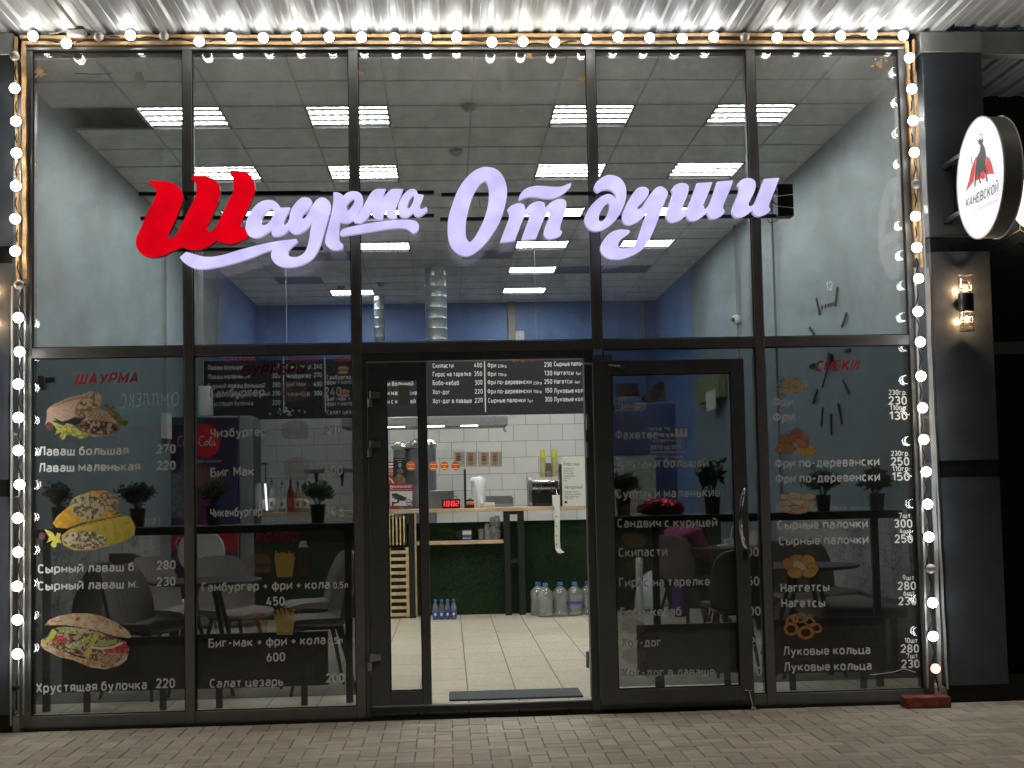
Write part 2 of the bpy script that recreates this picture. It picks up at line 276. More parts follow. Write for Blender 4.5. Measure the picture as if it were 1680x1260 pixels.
class MB:
    def __init__(s): s.v = []; s.f = []; s.m = []; s.cur = 0
    def add(s, vs, fs):
        n = len(s.v); s.v += [tuple(p) for p in vs]; s.f += [tuple(i+n for i in f) for f in fs]; s.m += [s.cur]*len(fs); return s
    def box(s, x0, x1, y0, y1, z0, z1, T=None):
        P = [(x0,y0,z0),(x1,y0,z0),(x1,y1,z0),(x0,y1,z0),(x0,y0,z1),(x1,y0,z1),(x1,y1,z1),(x0,y1,z1)]
        if T is not None: P = [T @ Vector(p) for p in P]
        return s.add(P, [(0,3,2,1),(4,5,6,7),(0,1,5,4),(1,2,6,5),(2,3,7,6),(3,0,4,7)])
    def rings(s, rings, cap=True, closed=False):
        n = len(rings[0]); vs = [p for r in rings for p in r]; fs = []
        for k in range(len(rings)-1 + (1 if closed else 0)):
            a, b = k*n, ((k+1) % len(rings))*n
            for i in range(n): fs.append((a+i, a+(i+1) % n, b+(i+1) % n, b+i))
        if cap and not closed: fs.append(tuple(range(n-1, -1, -1))); fs.append(tuple(range((len(rings)-1)*n, len(rings)*n)))
        return s.add(vs, fs)
    def tube(s, pts, r, n=8, cap=True, closed=False):
        pts = [Vector(p) for p in pts]; rs = r if isinstance(r, (list, tuple)) else [r]*len(pts); R_ = []; up = None
        for i, p in enumerate(pts):
            a = pts[i-1] if (i or closed) else p; b = pts[(i+1) % len(pts)] if (i < len(pts)-1 or closed) else p
            d = (b-a).normalized()
            if up is None: up = d.orthogonal().normalized()
            up = (up - d*up.dot(d)).normalized(); q = d.cross(up)
            R_.append([p + (up*math.cos(t)+q*math.sin(t))*rs[i] for t in [2*math.pi*k/n for k in range(n)]])
        return s.rings(R_, cap, closed)
    def lathe(s, prof, c=(0,0,0), n=24, axis='z', cap=True):
        R_ = []
        for r_, h in prof:
            ring = []
            for k in range(n):
                t = 2*math.pi*k/n; a, b = r_*math.cos(t), r_*math.sin(t)
                ring.append({'z': (c[0]+a, c[1]+b, c[2]+h), 'y': (c[0]+b, c[1]+h, c[2]+a), 'x': (c[0]+h, c[1]+a, c[2]+b)}[axis])
            R_.append(ring)
        return s.rings(R_, cap)
    def sphere(s, c, r, n=12, m=8, sq=(1,1,1)):
        prof = [(max(1e-4, math.sin(math.pi*k/m)*r), -math.cos(math.pi*k/m)*r) for k in range(m+1)]
        k0 = len(s.v); s.lathe(prof, (0,0,0), n)
        for i in range(k0, len(s.v)): p = s.v[i]; s.v[i] = (c[0]+p[0]*sq[0], c[1]+p[1]*sq[1], c[2]+p[2]*sq[2])
        return s
    def prism(s, poly, y0, y1):     # poly in xz
        n = len(poly); vs = [(x, y0, z) for x, z in poly] + [(x, y1, z) for x, z in poly]
        return s.add(vs, [tuple(range(n)), tuple(range(2*n-1, n-1, -1))] + [(i, i+n, (i+1) % n + n, (i+1) % n) for i in range(n)])
    def quad(s, a, b, c, d): return s.add([a,b,c,d], [(0,1,2,3)])
    def build(s, name, material, parent=None, smooth=None, bevel=0, seg=1):
        me = bpy.data.meshes.new(name); me.from_pydata(s.v, [], s.f)
        for mm in (material if isinstance(material, (list, tuple)) else [material]): me.materials.append(M[mm] if isinstance(mm, str) else mm)
        if isinstance(material, (list, tuple)): me.polygons.foreach_set('material_index', s.m)
        bm = bmesh.new(); bm.from_mesh(me)
        bmesh.ops.recalc_face_normals(bm, faces=bm.faces)
        if bevel:
            es = [e for e in bm.edges if len(e.link_faces) == 2 and e.calc_face_angle(0) > .6]
            bmesh.ops.bevel(bm, geom=es, offset=bevel, segments=seg, affect='EDGES', profile=.5)
        bm.to_mesh(me); bm.free()
        if smooth is not None or bevel:
            me.polygons.foreach_set('use_smooth', [True]*len(me.polygons)); me.set_sharp_from_angle(angle=R(smooth or 40))
        return link(name, me, parent)
def xz(p): return (p.x, p.z)
def rect(u0, v0, u1, v1, y):
    """world x/z limits of an upright rectangle on plane y seen between photo columns u and rows v"""
    um, vm = (u0+u1)/2, (v0+v1)/2
    return PY(u0, vm, y).x, PY(u1, vm, y).x, PY(um, v1, y).z, PY(um, v0, y).z
def boxpx(u0, v0, u1, v1, y, d, mb=None):
    x0, x1, z0, z1 = rect(u0, v0, u1, v1, y); return (mb or MB()).box(x0, x1, y, y+d, z0, z1)

# ------------------------------------------------------------------ stroke lettering
def arc(cx, cy, rx, ry, a0, a1, n=7): return [(cx+rx*math.cos(R(a0+(a1-a0)*k/n)), cy+ry*math.sin(R(a0+(a1-a0)*k/n))) for k in range(n+1)]
def bowl(x0, x1, y0, y1):      # right facing bowl from (x0,y1) round to (x0,y0)
    h = (y1-y0)/2; rx = min((x1-x0)*.75, h*.95); return [(x0, y1)] + arc(x1-rx, y1-h, rx, h, 90, -90, 8) + [(x0, y0)]
def oval(x0=0, x1=1, y0=0, y1=1, k=.34): 
    cx = (x0+x1)/2; rx = (x1-x0)/2; r = min(k, (y1-y0)/2)
    return arc(cx, y1-r, rx, r, 0, 180, 8)[:-1] + [(x0, y1-r)] + arc(cx, y0+r, rx, r, 180, 360, 8) 
OV = [('c', oval())]
def C_(a=38): return [arc(.5, .66, .5, .34, a, 180, 8) + arc(.5, .34, .5, .34, 180, 360-a, 8)]
FI = {
 'О': (.52, OV), '0': (.44, OV), 'С': (.50, C_()), 'с': (.44, C_(46)), 'о': (.46, OV),
 'Г': (.42, [[(0,0),(0,1),(1,1)]]), 'П': (.52, [[(0,0),(0,1),(1,1),(1,0)]]), 'Н': (.52, [[(0,0),(0,1)],[(1,0),(1,1)],[(0,.5),(1,.5)]]),
 'Л': (.56, [[(0,0),(.10,.03),(.20,.25),(.34,1),(1,1),(1,0)]]), 'Д': (.62, [[(0,-.2),(0,0),(1,0),(1,-.2)],[(.15,0),(.3,1),(.86,1),(.86,0)]]),
 'А': (.60, [[(0,0),(.5,1),(1,0)],[(.2,.28),(.8,.28)]]), 'М': (.66, [[(0,0),(0,1),(.5,.3),(1,1),(1,0)]]), 'Т': (.48, [[(0,1),(1,1)],[(.5,1),(.5,0)]]),
 'Е': (.44, [[(1,1),(0,1),(0,0),(1,0)],[(0,.5),(.85,.5)]]), 'И': (.54, [[(0,1),(0,0),(1,1),(1,0)]]),
 'Й': (.54, [[(0,1),(0,0),(1,1),(1,0)], arc(.5,1.38,.28,.14,180,360,5)]), 'К': (.52, [[(0,0),(0,1)],[(1,1),(.12,.42)],[(.32,.58),(1,0)]]),
 'Р': (.48, [[(0,0),(0,1)], bowl(0,1,.42,1)]), 'В': (.50, [[(0,0),(0,1)], bowl(0,.92,.52,1), bowl(0,1,0,.52)]), 'Б': (.50, [[(.9,1),(0,1),(0,0)], bowl(0,1,0,.56)]),
 'Ь': (.46, [[(0,1),(0,0)], bowl(0,1,0,.56)]), 'Ы': (.68, [[(0,1),(0,0)], bowl(0,.64,0,.56), [(1,1),(1,0)]]), 'Я': (.50, [[(1,0),(1,1)], [(1,1)]+arc(.4,.71,.4,.29,90,270,8)+[(1,.42)], [(.5,.42),(0,0)]]),
 'У': (.54, [[(0,1),(.52,.28)],[(1,1),(.42,.1),(.25,0),(.08,0)]]), 'Х': (.52, [[(0,0),(1,1)],[(0,1),(1,0)]]), 'Ч': (.48, [[(0,1),(0,.66)]+arc(.3,.66,.3,.26,180,270,4)+[(1,.40)],[(1,1),(1,0)]]),
 'Ш': (.74, [[(0,1),(0,0),(1,0),(1,1)],[(.5,1),(.5,0)]]), 'Щ': (.78, [[(0,1),(0,0),(1.05,0),(1.05,-.2)],[(.46,1),(.46,0)],[(.92,1),(.92,0)]]),
 'Ц': (.58, [[(0,1),(0,0),(1.1,0),(1.1,-.2)],[(.9,1),(.9,0)]]), 'Ф': (.66, [('c', oval(0,1,.16,.86,.3)), [(.5,-.02),(.5,1.04)]]), 
 'Ж': (.78, [[(.5,0),(.5,1)],[(0,1),(.42,.5),(0,0)],[(1,1),(.58,.5),(1,0)]]), 'З': (.46, [[(0,.9)]+arc(.4,.76,.55,.24,140,-90,8), [(.4,.52)]+arc(.42,.26,.58,.26,90,-140,8)]),
 'Ю': (.72, [[(0,0),(0,1)],[(0,.5),(.34,.5)],('c', oval(.36,1,0,1,.3))]), 'Э': (.48, [[(0,.8)]+arc(.5,.66,.5,.34,160,0,8)+arc(.5,.34,.5,.34,0,-160,8),[(.3,.5),(1,.5)]]),
 '1': (.26, [[(0,.78),(.9,1),(.9,0)]]), '2': (.44, [[(0,.76)]+arc(.5,.70,.5,.30,165,-20,8)+[(0,0),(1,0)]]), '3': (.44, [[(0,.88)]+arc(.45,.76,.52,.24,145,-90,8), [(.4,.52)]+arc(.45,.26,.55,.26,90,-145,8)]),
 '4': (.48, [[(.55,1),(0,.26),(1,.26)],[(.72,.55),(.72,0)]]), '5': (.44, [[(.95,1),(.08,1),(.04,.56)]+arc(.46,.32,.54,.32,110,-150,9)]), '6': (.44, [('c', oval(0,1,0,.6,.3)), [(.62,1),(.06,.42)]]),
 '7': (.44, [[(0,.84),(0,1),(1,1),(.35,0)]]), '8': (.46, [('c', oval(.06,.94,.52,1,.24)), ('c', oval(0,1,0,.52,.26))]), '9': (.44, [('c', oval(0,1,.4,1,.3)), [(.38,0),(.94,.58)]]),
 '.': (.02, [[(0,0),(0,.07)]]), ',': (.04, [[(1,.08),(0,-.12)]]), ':': (.02, [[(0,.12),(0,.2)],[(0,.62),(0,.7)]]), '!': (.02, [[(0,0),(0,.07)],[(0,.3),(0,1)]]), '-': (.28, [[(0,.42),(1,.42)]]), '+': (.44, [[(0,.42),(1,.42)],[(.5,.16),(.5,.68)]]),
 'N': (.54, [[(0,0),(0,1),(1,0),(1,1)]]), 'U': (.52, [[(0,1),(0,.34)]+arc(.5,.34,.5,.34,180,360,8)+[(1,1)]]),
}
FL = {
 'а': (.42, [[(.06,.96),(.3,1)]+arc(.62,.74,.38,.26,90,0,4)+[(1,0)], [(1,.58),(.4,.58)]+arc(.4,.29,.4,.29,90,270,6)+[(.7,0),(1,.12)]]),
 'б': (.46, [[(.95,1.42),(.42,1.34)]+[(.08,1.12),(0,.7)], ('c', oval(0,1,0,.98,.34))]), 'е': (.46, [[(0,.48),(1,.48),(1,.66)]+arc(.5,.66,.5,.34,0,180,7)+arc(.5,.34,.5,.34,180,300,5)+[(.95,.1)]]),
 'р': (.46, [[(0,-.42),(0,1)], [(0,.9),(.4,1)]+arc(.6,.66,.4,.34,90,0,4)+arc(.6,.34,.4,.34,0,-90,4)+[(0,.06)]]), 'у': (.48, [[(0,1),(.5,.08)],[(1,1),(.42,-.3),(.2,-.42),(0,-.42)]]),
 'ф': (.66, [('c', oval(0,1,0,1,.34)), [(.5,-.42),(.5,1.42)]]), 'й': (.48, [[(0,1),(0,0),(1,1),(1,0)], arc(.5,1.46,.3,.17,180,360,5)]),
}
for k_, K_ in zip('вгдзийклмнптхцчшщыьяжюэ', 'ВГДЗИЙКЛМНПТХЦЧШЩЫЬЯЖЮЭ'):
    if k_ not in FL: FL[k_] = (FI[K_][0]*.88, FI[K_][1])
FL['о'] = FI['о']; FL['с'] = FI['с']
LATIN = dict(zip('ACEHMOTabceopxy', 'АСЕНМОТаьсеорху'))
def strip(mb, pts, t, closed, fx):
    n = len(pts); P = [Vector((p[0], p[1])) for p in pts]
    if closed and (P[0]-P[-1]).length < 1e-6: P = P[:-1]; n -= 1
    Q = [P[0]]
    for p in P[1:]:
        if (p-Q[-1]).length > 1e-4: Q.append(p)
    P = Q; n = len(P); vs = []
    for i in range(n):
        a = P[i-1] if (i > 0 or closed) else None; b = P[(i+1) % n] if (i < n-1 or closed) else None
        d1 = (P[i]-a).normalized() if a is not None else None; d2 = (b-P[i]).normalized() if b is not None else None
        if d1 is None: d1 = d2
        if d2 is None: d2 = d1
        n1 = Vector((-d1.y, d1.x)); n2 = Vector((-d2.y, d2.x)); mn = (n1+n2)
        if mn.length < .2: mn = n1
        mn.normalize(); k = min(2.2, 1/max(.35, mn.dot(n1)))
        vs.append(P[i]+mn*t/2*k); vs.append(P[i]-mn*t/2*k)
    fs = [(2*i, 2*i+1, 2*((i+1) % n)+1, 2*((i+1) % n)) for i in range(n if closed else n-1)]
    mb.add([fx(p) for p in vs], fs)
def text_width(s, gap, t):
    x = 0
    for ch in s:
        if ch == ' ': x += .32; continue
        ch = LATIN.get(ch, ch); w_, _ = FL[ch] if ch in FL else FI[ch]; x += w_ + t + gap
    return x - gap
def text(mb, s, origin, ux, uz, ny, t=.15, gap=.13, slant=0):
    """flat stroke letters: origin (3D), ux = vector of one cap height along the line, uz = up, ny = small step towards the reader"""
    x = 0; k = 0
    for ch in s:
        if ch == ' ': x += .32; continue
        ch = LATIN.get(ch, ch); low = ch in FL; w_, st = FL[ch] if low else FI[ch]; h = .74 if low else 1.0
        for q in st:
            cl = isinstance(q, tuple); q = q[1] if cl else q
            pts = [(x + t/2 + p[0]*w_, t/2 + p[1]*(h-t)) for p in q]; off = k*.00011; k = (k+1) % 5
            strip(mb, pts, t, cl, lambda p: origin + ux*(p.x + slant*p.y) + uz*p.y + ny*off)
        x += w_ + t + gap
def tpx(mb, s, u0, v0, u1, v1, cap, y, **kw):
    """text whose baseline runs between two photo points on plane y; cap = cap height in photo pixels"""
    a, b = PY(u0, v0, y), PY(u1, v1, y); sl = kw.get('slant', 0)
    W = text_width(s, kw.get('gap', .13), kw.get('t', .15)) + sl*.7
    h = (PY(u0, v0-cap, y)-a).length; ux = (b-a)/W
    text(mb, s, a, ux, Vector((0,0,h)), Vector((0,-1,0)), **kw)

# ------------------------------------------------------------------ printed pictures (colour-per-vertex meshes painted by code)
_noise = {}
def nz(shape, cell, seed):
    r = np.random.default_rng(seed); h, w_ = shape; gh, gw = int(h/cell)+3, int(w_/cell)+3; g = r.random((gh, gw))
    yy, xx = np.mgrid[0:h, 0:w_]/cell; y0 = yy.astype(int); x0 = xx.astype(int); fy = yy-y0; fx = xx-x0; fy = fy*fy*(3-2*fy); fx = fx*fx*(3-2*fx)
    return (g[y0,x0]*(1-fy)*(1-fx)+g[y0,x0+1]*(1-fy)*fx+g[y0+1,x0]*fy*(1-fx)+g[y0+1,x0+1]*fy*fx)
class Pic:
    def __init__(s, u0, v0, u1, v1, res=1.3, zo=None, zs=1):
        s.res = res
        s.b = (u0, v0, u1, v1); s.w = int((u1-u0)*res)+1; s.h = int((v1-v0)*res)+1
        s.c = np.zeros((s.h, s.w, 3)); s.a = np.zeros((s.h, s.w)); s.zo = zo or (0,0); s.zs = zs
        vv, uu = np.mgrid[0:s.h, 0:s.w]; s.u = u0+uu*(u1-u0)/(s.w-1); s.v = v0+vv*(v1-v0)/(s.h-1)
        s.x = (s.u-s.zo[0])*zs; s.y = (s.v-s.zo[1])*zs; s.seed = int(u0*7+v0)
    def put(s, msk, col, var=.12, cell=3, alt=None, thr=.55):
        s.seed += 1; cell = cell*max(.8, s.res*.8); n = nz((s.h, s.w), cell, s.seed)*.6+nz((s.h, s.w), max(1.2, cell/3), s.seed+500)*.4
        c = np.array(col)[None, None]*(1+(n[..., None]-.5)*2*var)
        if alt is not None:
            for j, ac in enumerate(alt):
                n2 = nz((s.h, s.w), cell*(.8+.3*j), s.seed+31*(j+1)); c = np.where((n2 > thr)[..., None], np.array(ac)[None, None]*(1+(n[..., None]-.5)*var*2), c)
        s.c = np.where(msk[..., None], c, s.c); s.a = np.where(msk, 1, s.a); return s
    def poly(s, pts, col, **k):
        m = np.zeros((s.h, s.w), bool); n = len(pts)
        for i in range(n):
            x0, y0 = pts[i]; x1, y1 = pts[(i+1) % n]
            if y0 == y1: continue
            c = ((y0 > s.y) != (y1 > s.y)) & (s.x < (x1-x0)*(s.y-y0)/(y1-y0)+x0); m ^= c
        return s.put(m, col, **k)
    def ell(s, cx, cy, rx, ry, rot, col, wob=0, **k):
        a = R(rot); dx, dy = s.x-cx, s.y-cy; p = dx*math.cos(a)+dy*math.sin(a); q = -dx*math.sin(a)+dy*math.cos(a)
        r = np.sqrt((p/rx)**2+(q/ry)**2)
        if wob: s.seed += 3; r = r + (nz((s.h, s.w), 4, s.seed)-.5)*wob
        return s.put(r < 1, col, **k)
    def ring(s, cx, cy, rx, ry, rot, wd, col, **k):
        a = R(rot); dx, dy = s.x-cx, s.y-cy; p = dx*math.cos(a)+dy*math.sin(a); q = -dx*math.sin(a)+dy*math.cos(a)
        r = np.sqrt((p/rx)**2+(q/ry)**2); return s.put((r < 1) & (r > 1-wd), col, **k)
    def line(s, pts, wd, col, clip=False, **k):
        m = np.zeros((s.h, s.w), bool)
        for (x0, y0), (x1, y1) in zip(pts[:-1], pts[1:]):
            dx, dy = x1-x0, y1-y0; L2 = dx*dx+dy*dy+1e-9; t = np.clip(((s.x-x0)*dx+(s.y-y0)*dy)/L2, 0, 1)
            m |= np.hypot(s.x-x0-t*dx, s.y-y0-t*dy) < wd/2
        if clip: m &= s.a > 0
        return s.put(m, col, **k)
    def build(s, name, y, parent, matl='poster', plane=None):
        f = plane or (lambda u, v: PY(u, v, y)); u0, v0, u1, v1 = s.b
        c00, c10, c01, c11 = f(u0,v0), f(u1,v0), f(u0,v1), f(u1,v1)
        idx = -np.ones((s.h, s.w), int); keep = s.a > 0
        cells = keep[:-1,:-1] & keep[1:,:-1] & keep[:-1,1:] & keep[1:,1:]
        used = np.zeros((s.h, s.w), bool); used[:-1,:-1] |= cells; used[1:,:-1] |= cells; used[:-1,1:] |= cells; used[1:,1:] |= cells
        ii, jj = np.nonzero(used); idx[ii, jj] = np.arange(len(ii)); tv = ii/(s.h-1); tu = jj/(s.w-1)
        C = [np.array(c) for c in (c00, c10, c01, c11)]
        V = (C[0][None]*((1-tv)*(1-tu))[:, None]+C[1][None]*((1-tv)*tu)[:, None]+C[2][None]*(tv*(1-tu))[:, None]+C[3][None]*(tv*tu)[:, None])
        a, b = np.nonzero(cells); F = np.stack([idx[a,b], idx[a+1,b], idx[a+1,b+1], idx[a,b+1]], 1)
        me = bpy.data.meshes.new(name); me.from_pydata(V.tolist(), [], F.tolist()); me.materials.append(M[matl])
        ca = me.color_attributes.new('Col', 'FLOAT_COLOR', 'POINT'); col = np.ones((len(ii), 4)); col[:, :3] = np.clip(s.c[ii, jj], 0, 1)
        ca.data.foreach_set('color', col.astype(np.float32).ravel()); return link(name, me, parent)

# ================================================================== THE SETTING
GZ = -.085                                     # pavement level; the shop floor is z = 0
XL, XR, HC, YB = -2.765, 3.143, 4.09, 11.6     # side walls, ceiling height, back wall
# --- pavement: herringbone of 100 x 200 mm concrete pavers
def pavement():
    b = MB(); b.box(-40, 40, -42, -.02, GZ-.3, GZ-.006); tag(b.build('ground', 'joint'), kind='structure')
    V = []; F = []; Cc = []; a = .1; g = .0022
    def brk(x0, y0, x1, y1):
        if x1 < -3.9 or x0 > 4.4 or y1 < -4.6 or y0 > -.09: return
        y1 = min(y1, -.06); 
        if y1-y0 < .02: return
        x0 += g; y0 += g; x1 -= g; y1 -= g; e = .0035; z = GZ+random.uniform(-.0012, .0012); tx, ty = random.gauss(0, .003), random.gauss(0, .003)
        n = len(V); c = random.choice([.80,.86,.9,.9,.92,.95,1,1,1.04,1.08]); cc = (c*random.uniform(.97,1.04), c, c*random.uniform(.95,1.02), 1)
        zf = lambda x, y: z + (x-(x0+x1)/2)*tx + (y-(y0+y1)/2)*ty
        for (x, y) in ((x0,y0),(x1,y0),(x1,y1),(x0,y1)): V.append((x, y, GZ-.008))
        for (x, y) in ((x0,y0),(x1,y0),(x1,y1),(x0,y1)): V.append((x, y, zf(x,y)-.003))
        for (x, y) in ((x0+e,y0+e),(x1-e,y0+e),(x1-e,y1-e),(x0+e,y1-e)): V.append((x, y, zf(x,y)))
        for q in ((0,1,5,4),(1,2,6,5),(2,3,7,6),(3,0,4,7),(4,5,9,8),(5,6,10,9),(6,7,11,10),(7,4,8,11),(8,9,10,11)): F.append(tuple(i+n for i in q))
        Cc.extend([cc]*12)
    for m_ in range(-70, 70):
        for k in range(-30, 30):
            x, y = m_*a + k*4*a, m_*a
            if y < -4.8 or y > .1: continue
            brk(x, y, x+2*a, y+a); brk(x+2*a, y-a, x+3*a, y+a)
    me = bpy.data.meshes.new('pavement'); me.from_pydata(V, [], F); me.materials.append(M['paver'])
    ca = me.color_attributes.new('Col', 'FLOAT_COLOR', 'POINT'); ca.data.foreach_set('color', np.array(Cc, dtype=np.float32).ravel())
    tag(link('pavement', me), kind='structure')
pavement()
f = MB(); f.box(XL, XR, .02, YB, -.12, 0); tag(f.build('floor', 'floor'), kind='structure')

# --- the room: walls, ceiling of separate tiles, tiled dado
room = thing('shop_building', 'deep shop room with teal and blue painted walls under a tiled ceiling', 'building', (0, 6, 0))
def wall(name, m, *b): return MB().box(*b).build(name, m, room)
wall('side_wall', 'teal', XL-.1, XL, .06, 8.04, 0, 4.6); wall('side_wall', 'blue', XL-.1, XL, 8.04, YB, 0, 4.6)
wall('side_wall', 'teal', XR, XR+.1, .06, 8.64, 0, 4.6); wall('side_wall', 'blue', XR, XR+.1, 8.64, YB, 0, 4.6)
wall('back_wall', 'blue', XL-.1, XR+.1, YB, YB+.1, 0, 4.6)
wall('wall_reveal', 'frame', XL, XL+.012, .07, .62, 0, HC-.01); wall('wall_reveal', 'frame', XR-.012, XR, .07, .60, 0, HC-.01)
MB().box(XL+.01, 2.2, YB-.02, YB-.003, 0, 2.5).build('tiled_wall', 'wtile', room)
MB().box(XL-.1, XR+.1, .06, YB+.1, 4.55, 4.65).build('plenum', 'plenum', room)
tl = MB(); gx = [XL]+[-2.1835+.6*k for k in range(-0, 9)]+[XR]; gy = [.07]+[1.1449+.6*k for k in range(-1, 18)]+[YB]
LUM = {(0,0),(2,0),(5,0),(7,0),(0,1),(2,1),(5,1),(7,1),(0,2),(2,2),(5,2),(7,2),(2,3),(5,3),(7,3),(2,3),(5,4),(1,5),(5,5)}
lumcells = {(n, 3*k) for n, k in LUM}; hole = (-1, 0); dark = {(4,10),(7,12),(1,10),(6,12),(0,13)}; tld = MB()
for i in range(len(gx)-1):
    for j in range(len(gy)-1):
        ci, cj = i-1, j-2
        if (ci, cj) in lumcells or (ci, cj) == hole: continue
        x0, x1, y0, y1 = gx[i], gx[i+1], gy[j], gy[j+1]
        if x1-x0 < .05 or y1-y0 < .05: continue
        dz = [random.uniform(0, .004) for _ in range(4)]
        P = [(x0+.004,y0+.004,HC+dz[0]),(x1-.004,y0+.004,HC+dz[1]),(x1-.004,y1-.004,HC+dz[2]),(x0+.004,y1-.004,HC+dz[3])]
        (tld if (ci, cj) in dark else tl).add(P+[(x, y, z+.012) for x, y, z in P], [(3,2,1,0),(4,5,6,7),(0,1,5,4),(1,2,6,5),(2,3,7,6),(3,0,4,7)])
tl.build('ceiling_tile', 'ctile', room)['kind'] = 'stuff'
tld.build('ceiling_tile', 'ctiled', room)['kind'] = 'stuff'
gr = MB()
for x in gx[1:-1]: gr.box(x-.007, x+.007, .07, YB, HC-.004, HC-.0005)
for y in gy[1:-1]: gr.box(XL, XR, y-.0095, y+.0095, HC-.0035, HC-.0008)
gr.build('ceiling_grid', 'cgrid', room)
sag = MB(); T = Matrix.Translation((gx[0]+.02, gy[2], HC+.0)) @ Matrix.Rotation(R(-2), 4, 'Y') @ Matrix.Rotation(R(24), 4, 'X'); sag.box(.02, .56, .0, .5, .0, .012, T)
sag.build('ceiling_tile', 'ctile', room)['label'] = 'tipped loose ceiling tile over a dark opening'
# patterned splashback tiles on the side walls
def dado(x, s, y0, y1, z0, z1):
    b = MB(); b.box(min(x, x+s*.012), max(x, x+s*.012), y0, y1, z0, z1); b.build('wall_tiling', 'azulejo', room)
dado(XL, 1, .65, 4.7, .44, 1.12); dado(XR, -1, .62, 4.4, .48, 1.12)
# conduits on walls
def pipe(x, y, z0, z1, r=.012, m='paperd'):
    MB().box(x-r, x+r, y-r, y+r, z0, z1).build('cable_duct', m, room)
pipe(XL+.03, 4.94, 1.75, HC); pipe(XL+.03, 8.0, 1.1, HC, .012); pipe(XR-.03, 5.77, 0, HC); pipe(XR-.03, 4.1, 1.2, HC, .01, 'frame'); pipe(.98, YB-.05, 2.5, HC, .05, 'sandm'); pipe(2.95, YB-.03, 1.2, HC, .014)
bx = PX(262, 703, XL+.02); MB().box(XL+.001, XL+.06, 4.82, 5.06, bx.z-.09, bx.z+.16).build('switch_box', 'plastic', room, bevel=.004)
sk = MB(); sk.box(XL+.0, XL+.012, .62, YB, 0, .06); sk.box(XR-.012, XR, .6, YB, 0, .06); sk.build('skirting', 'sandm', room)
fl = MB()
for u, v in ((770,172),(748,246),(625,464),(560,470)): p = PZ(u, v*1.0, HC); fl.lathe([(.055,-.0),(.055,-.02),(.03,-.045),(.028,-.05)], (p.x, p.y, HC), 14)
fl.build('smoke_detector', 'cgrid', room)

# --- luminaires
def luminaire():
    t = thing('ceiling_light', 'x', 'ceiling light'); t['group'] = 'square LED ceiling panels'
    b = MB(); a = .292; b.box(-a, a, -a, a, .02, .03)
    for s in (-1, 1): b.box(s*a-.006, s*a+.006, -a, a, -.006, .03); b.box(-a, a, s*a-.006, s*a+.006, -.006, .03)
    b.build('housing', 'lumbody', t)
    for k in range(4):
        y = -.21+.14*k; c = MB(); c.box(-.285, .285, y-.026, y+.026, .016, .0185); c.build('led_strip', 'strip', t)
    return t
lum0 = luminaire(); first = True; ordw = ['first', 'second', 'third', 'fourth', 'fifth', 'sixth']
rows = {}
for n, k in sorted(LUM, key=lambda q: (q[1], q[0])): rows.setdefault(k, []).append(n)
for k, ns in rows.items():
    for q, n in enumerate(ns):
        o = lum0 if first else dup(lum0); first = False
        place(o, (-2.1835+.6*n+.3, 1.1449+1.8*k+.3, HC), 0, 'square LED ceiling light, %s from left in the %s row behind the glass' % (ordw[q], ordw[k]))

# ================================================================== STOREFRONT
front = thing('glass_storefront', 'dark aluminium shopfront with dusty upper panes and tinted lower panes lettered with a menu', 'shopfront', (0, 0, 0))
XM = [-2.593, -1.600, -.557, .964, 2.004, 3.015]
def rail(name, x0, x1, z0, z1, y0=0, y1=.11, m='frame'):
    b = MB(); b.box(x0, x1, y0, y1, z0, z1); return b.build(name, m, front, bevel=.002)
ZT0, ZT1 = 2.187, 2.250
hw = [.035, .029, .029, .029, .029, .035]
for i, x in enumerate(XM):
    zb = GZ+.01 if i not in (3,) else ZT0+.001
    rail('mullion', x-hw[i], x+hw[i], zb, 4.20)
for i in range(5):
    rail('transom', XM[i]+hw[i], XM[i+1]-hw[i+1], ZT0, ZT1, .002)
    rail('head_rail', XM[i]+hw[i], XM[i+1]-hw[i+1], 4.128, 4.20, .002)
    if i != 2: rail('sill_rail', XM[i]+hw[i] if i != 3 else XM[3]-.03, XM[i+1]-hw[i+1], GZ+.012, -.004, .002)
gk = MB()
for i in range(5):
    for z0, z1 in ((ZT1, 4.128), (-.004, ZT0)):
        if i == 2 and z0 < 1: continue
        a, b = XM[i]+hw[i], XM[i+1]-hw[i+1]; e = .006
        gk.box(a, a+e, .012, .03, z0, z1); gk.box(b-e, b, .012, .03, z0, z1); gk.box(a, b, .0121, .0299, z0, z0+e); gk.box(a, b, .0121, .0299, z1-e, z1)
gk.build('gasket', 'gasket', front)
panes = {}
for i in range(5):
    a, b = XM[i]+hw[i], XM[i+1]-hw[i+1]
    p = MB(); p.box(a, b, .030, .054, ZT1, 4.128); panes['u%d' % i] = p.build('pane', 'glass', front)
    if i != 2:
        if i == 3: a = XM[3]-.03
        p = MB(); p.box(a, b, .030, .054, -.004, ZT0); panes['l%d' % i] = p.build('pane', 'glassl', front)
        q = MB(); q.quad((a, .058, .06), (b, .058, .06), (b, .058, ZT0), (a, .058, ZT0)); q.build('tinted_film', 'film', panes['l%d' % i])
# stains of foam and putty at the pane corners
for (u, v, s) in ((64,118,16),(1441,105,12),(590,120,8),(957,128,9),(868,92,6)):
    st = MB()
    for k in range(60):
        a = random.uniform(0, 6.28); r = abs(random.gauss(0, s*.45)); p = PY(u+r*math.cos(a), v+r*.8*math.sin(a), .0285); d = random.uniform(.002, .008)
        st.quad(p+Vector((-d,-k*.00002,-d*.6)), p+Vector((d,-k*.00002,-d)), p+Vector((d*.7,-k*.00002,d)), p+Vector((-d,-k*.00002,d*.5)))
    st.build('foam_residue', 'lath', front)

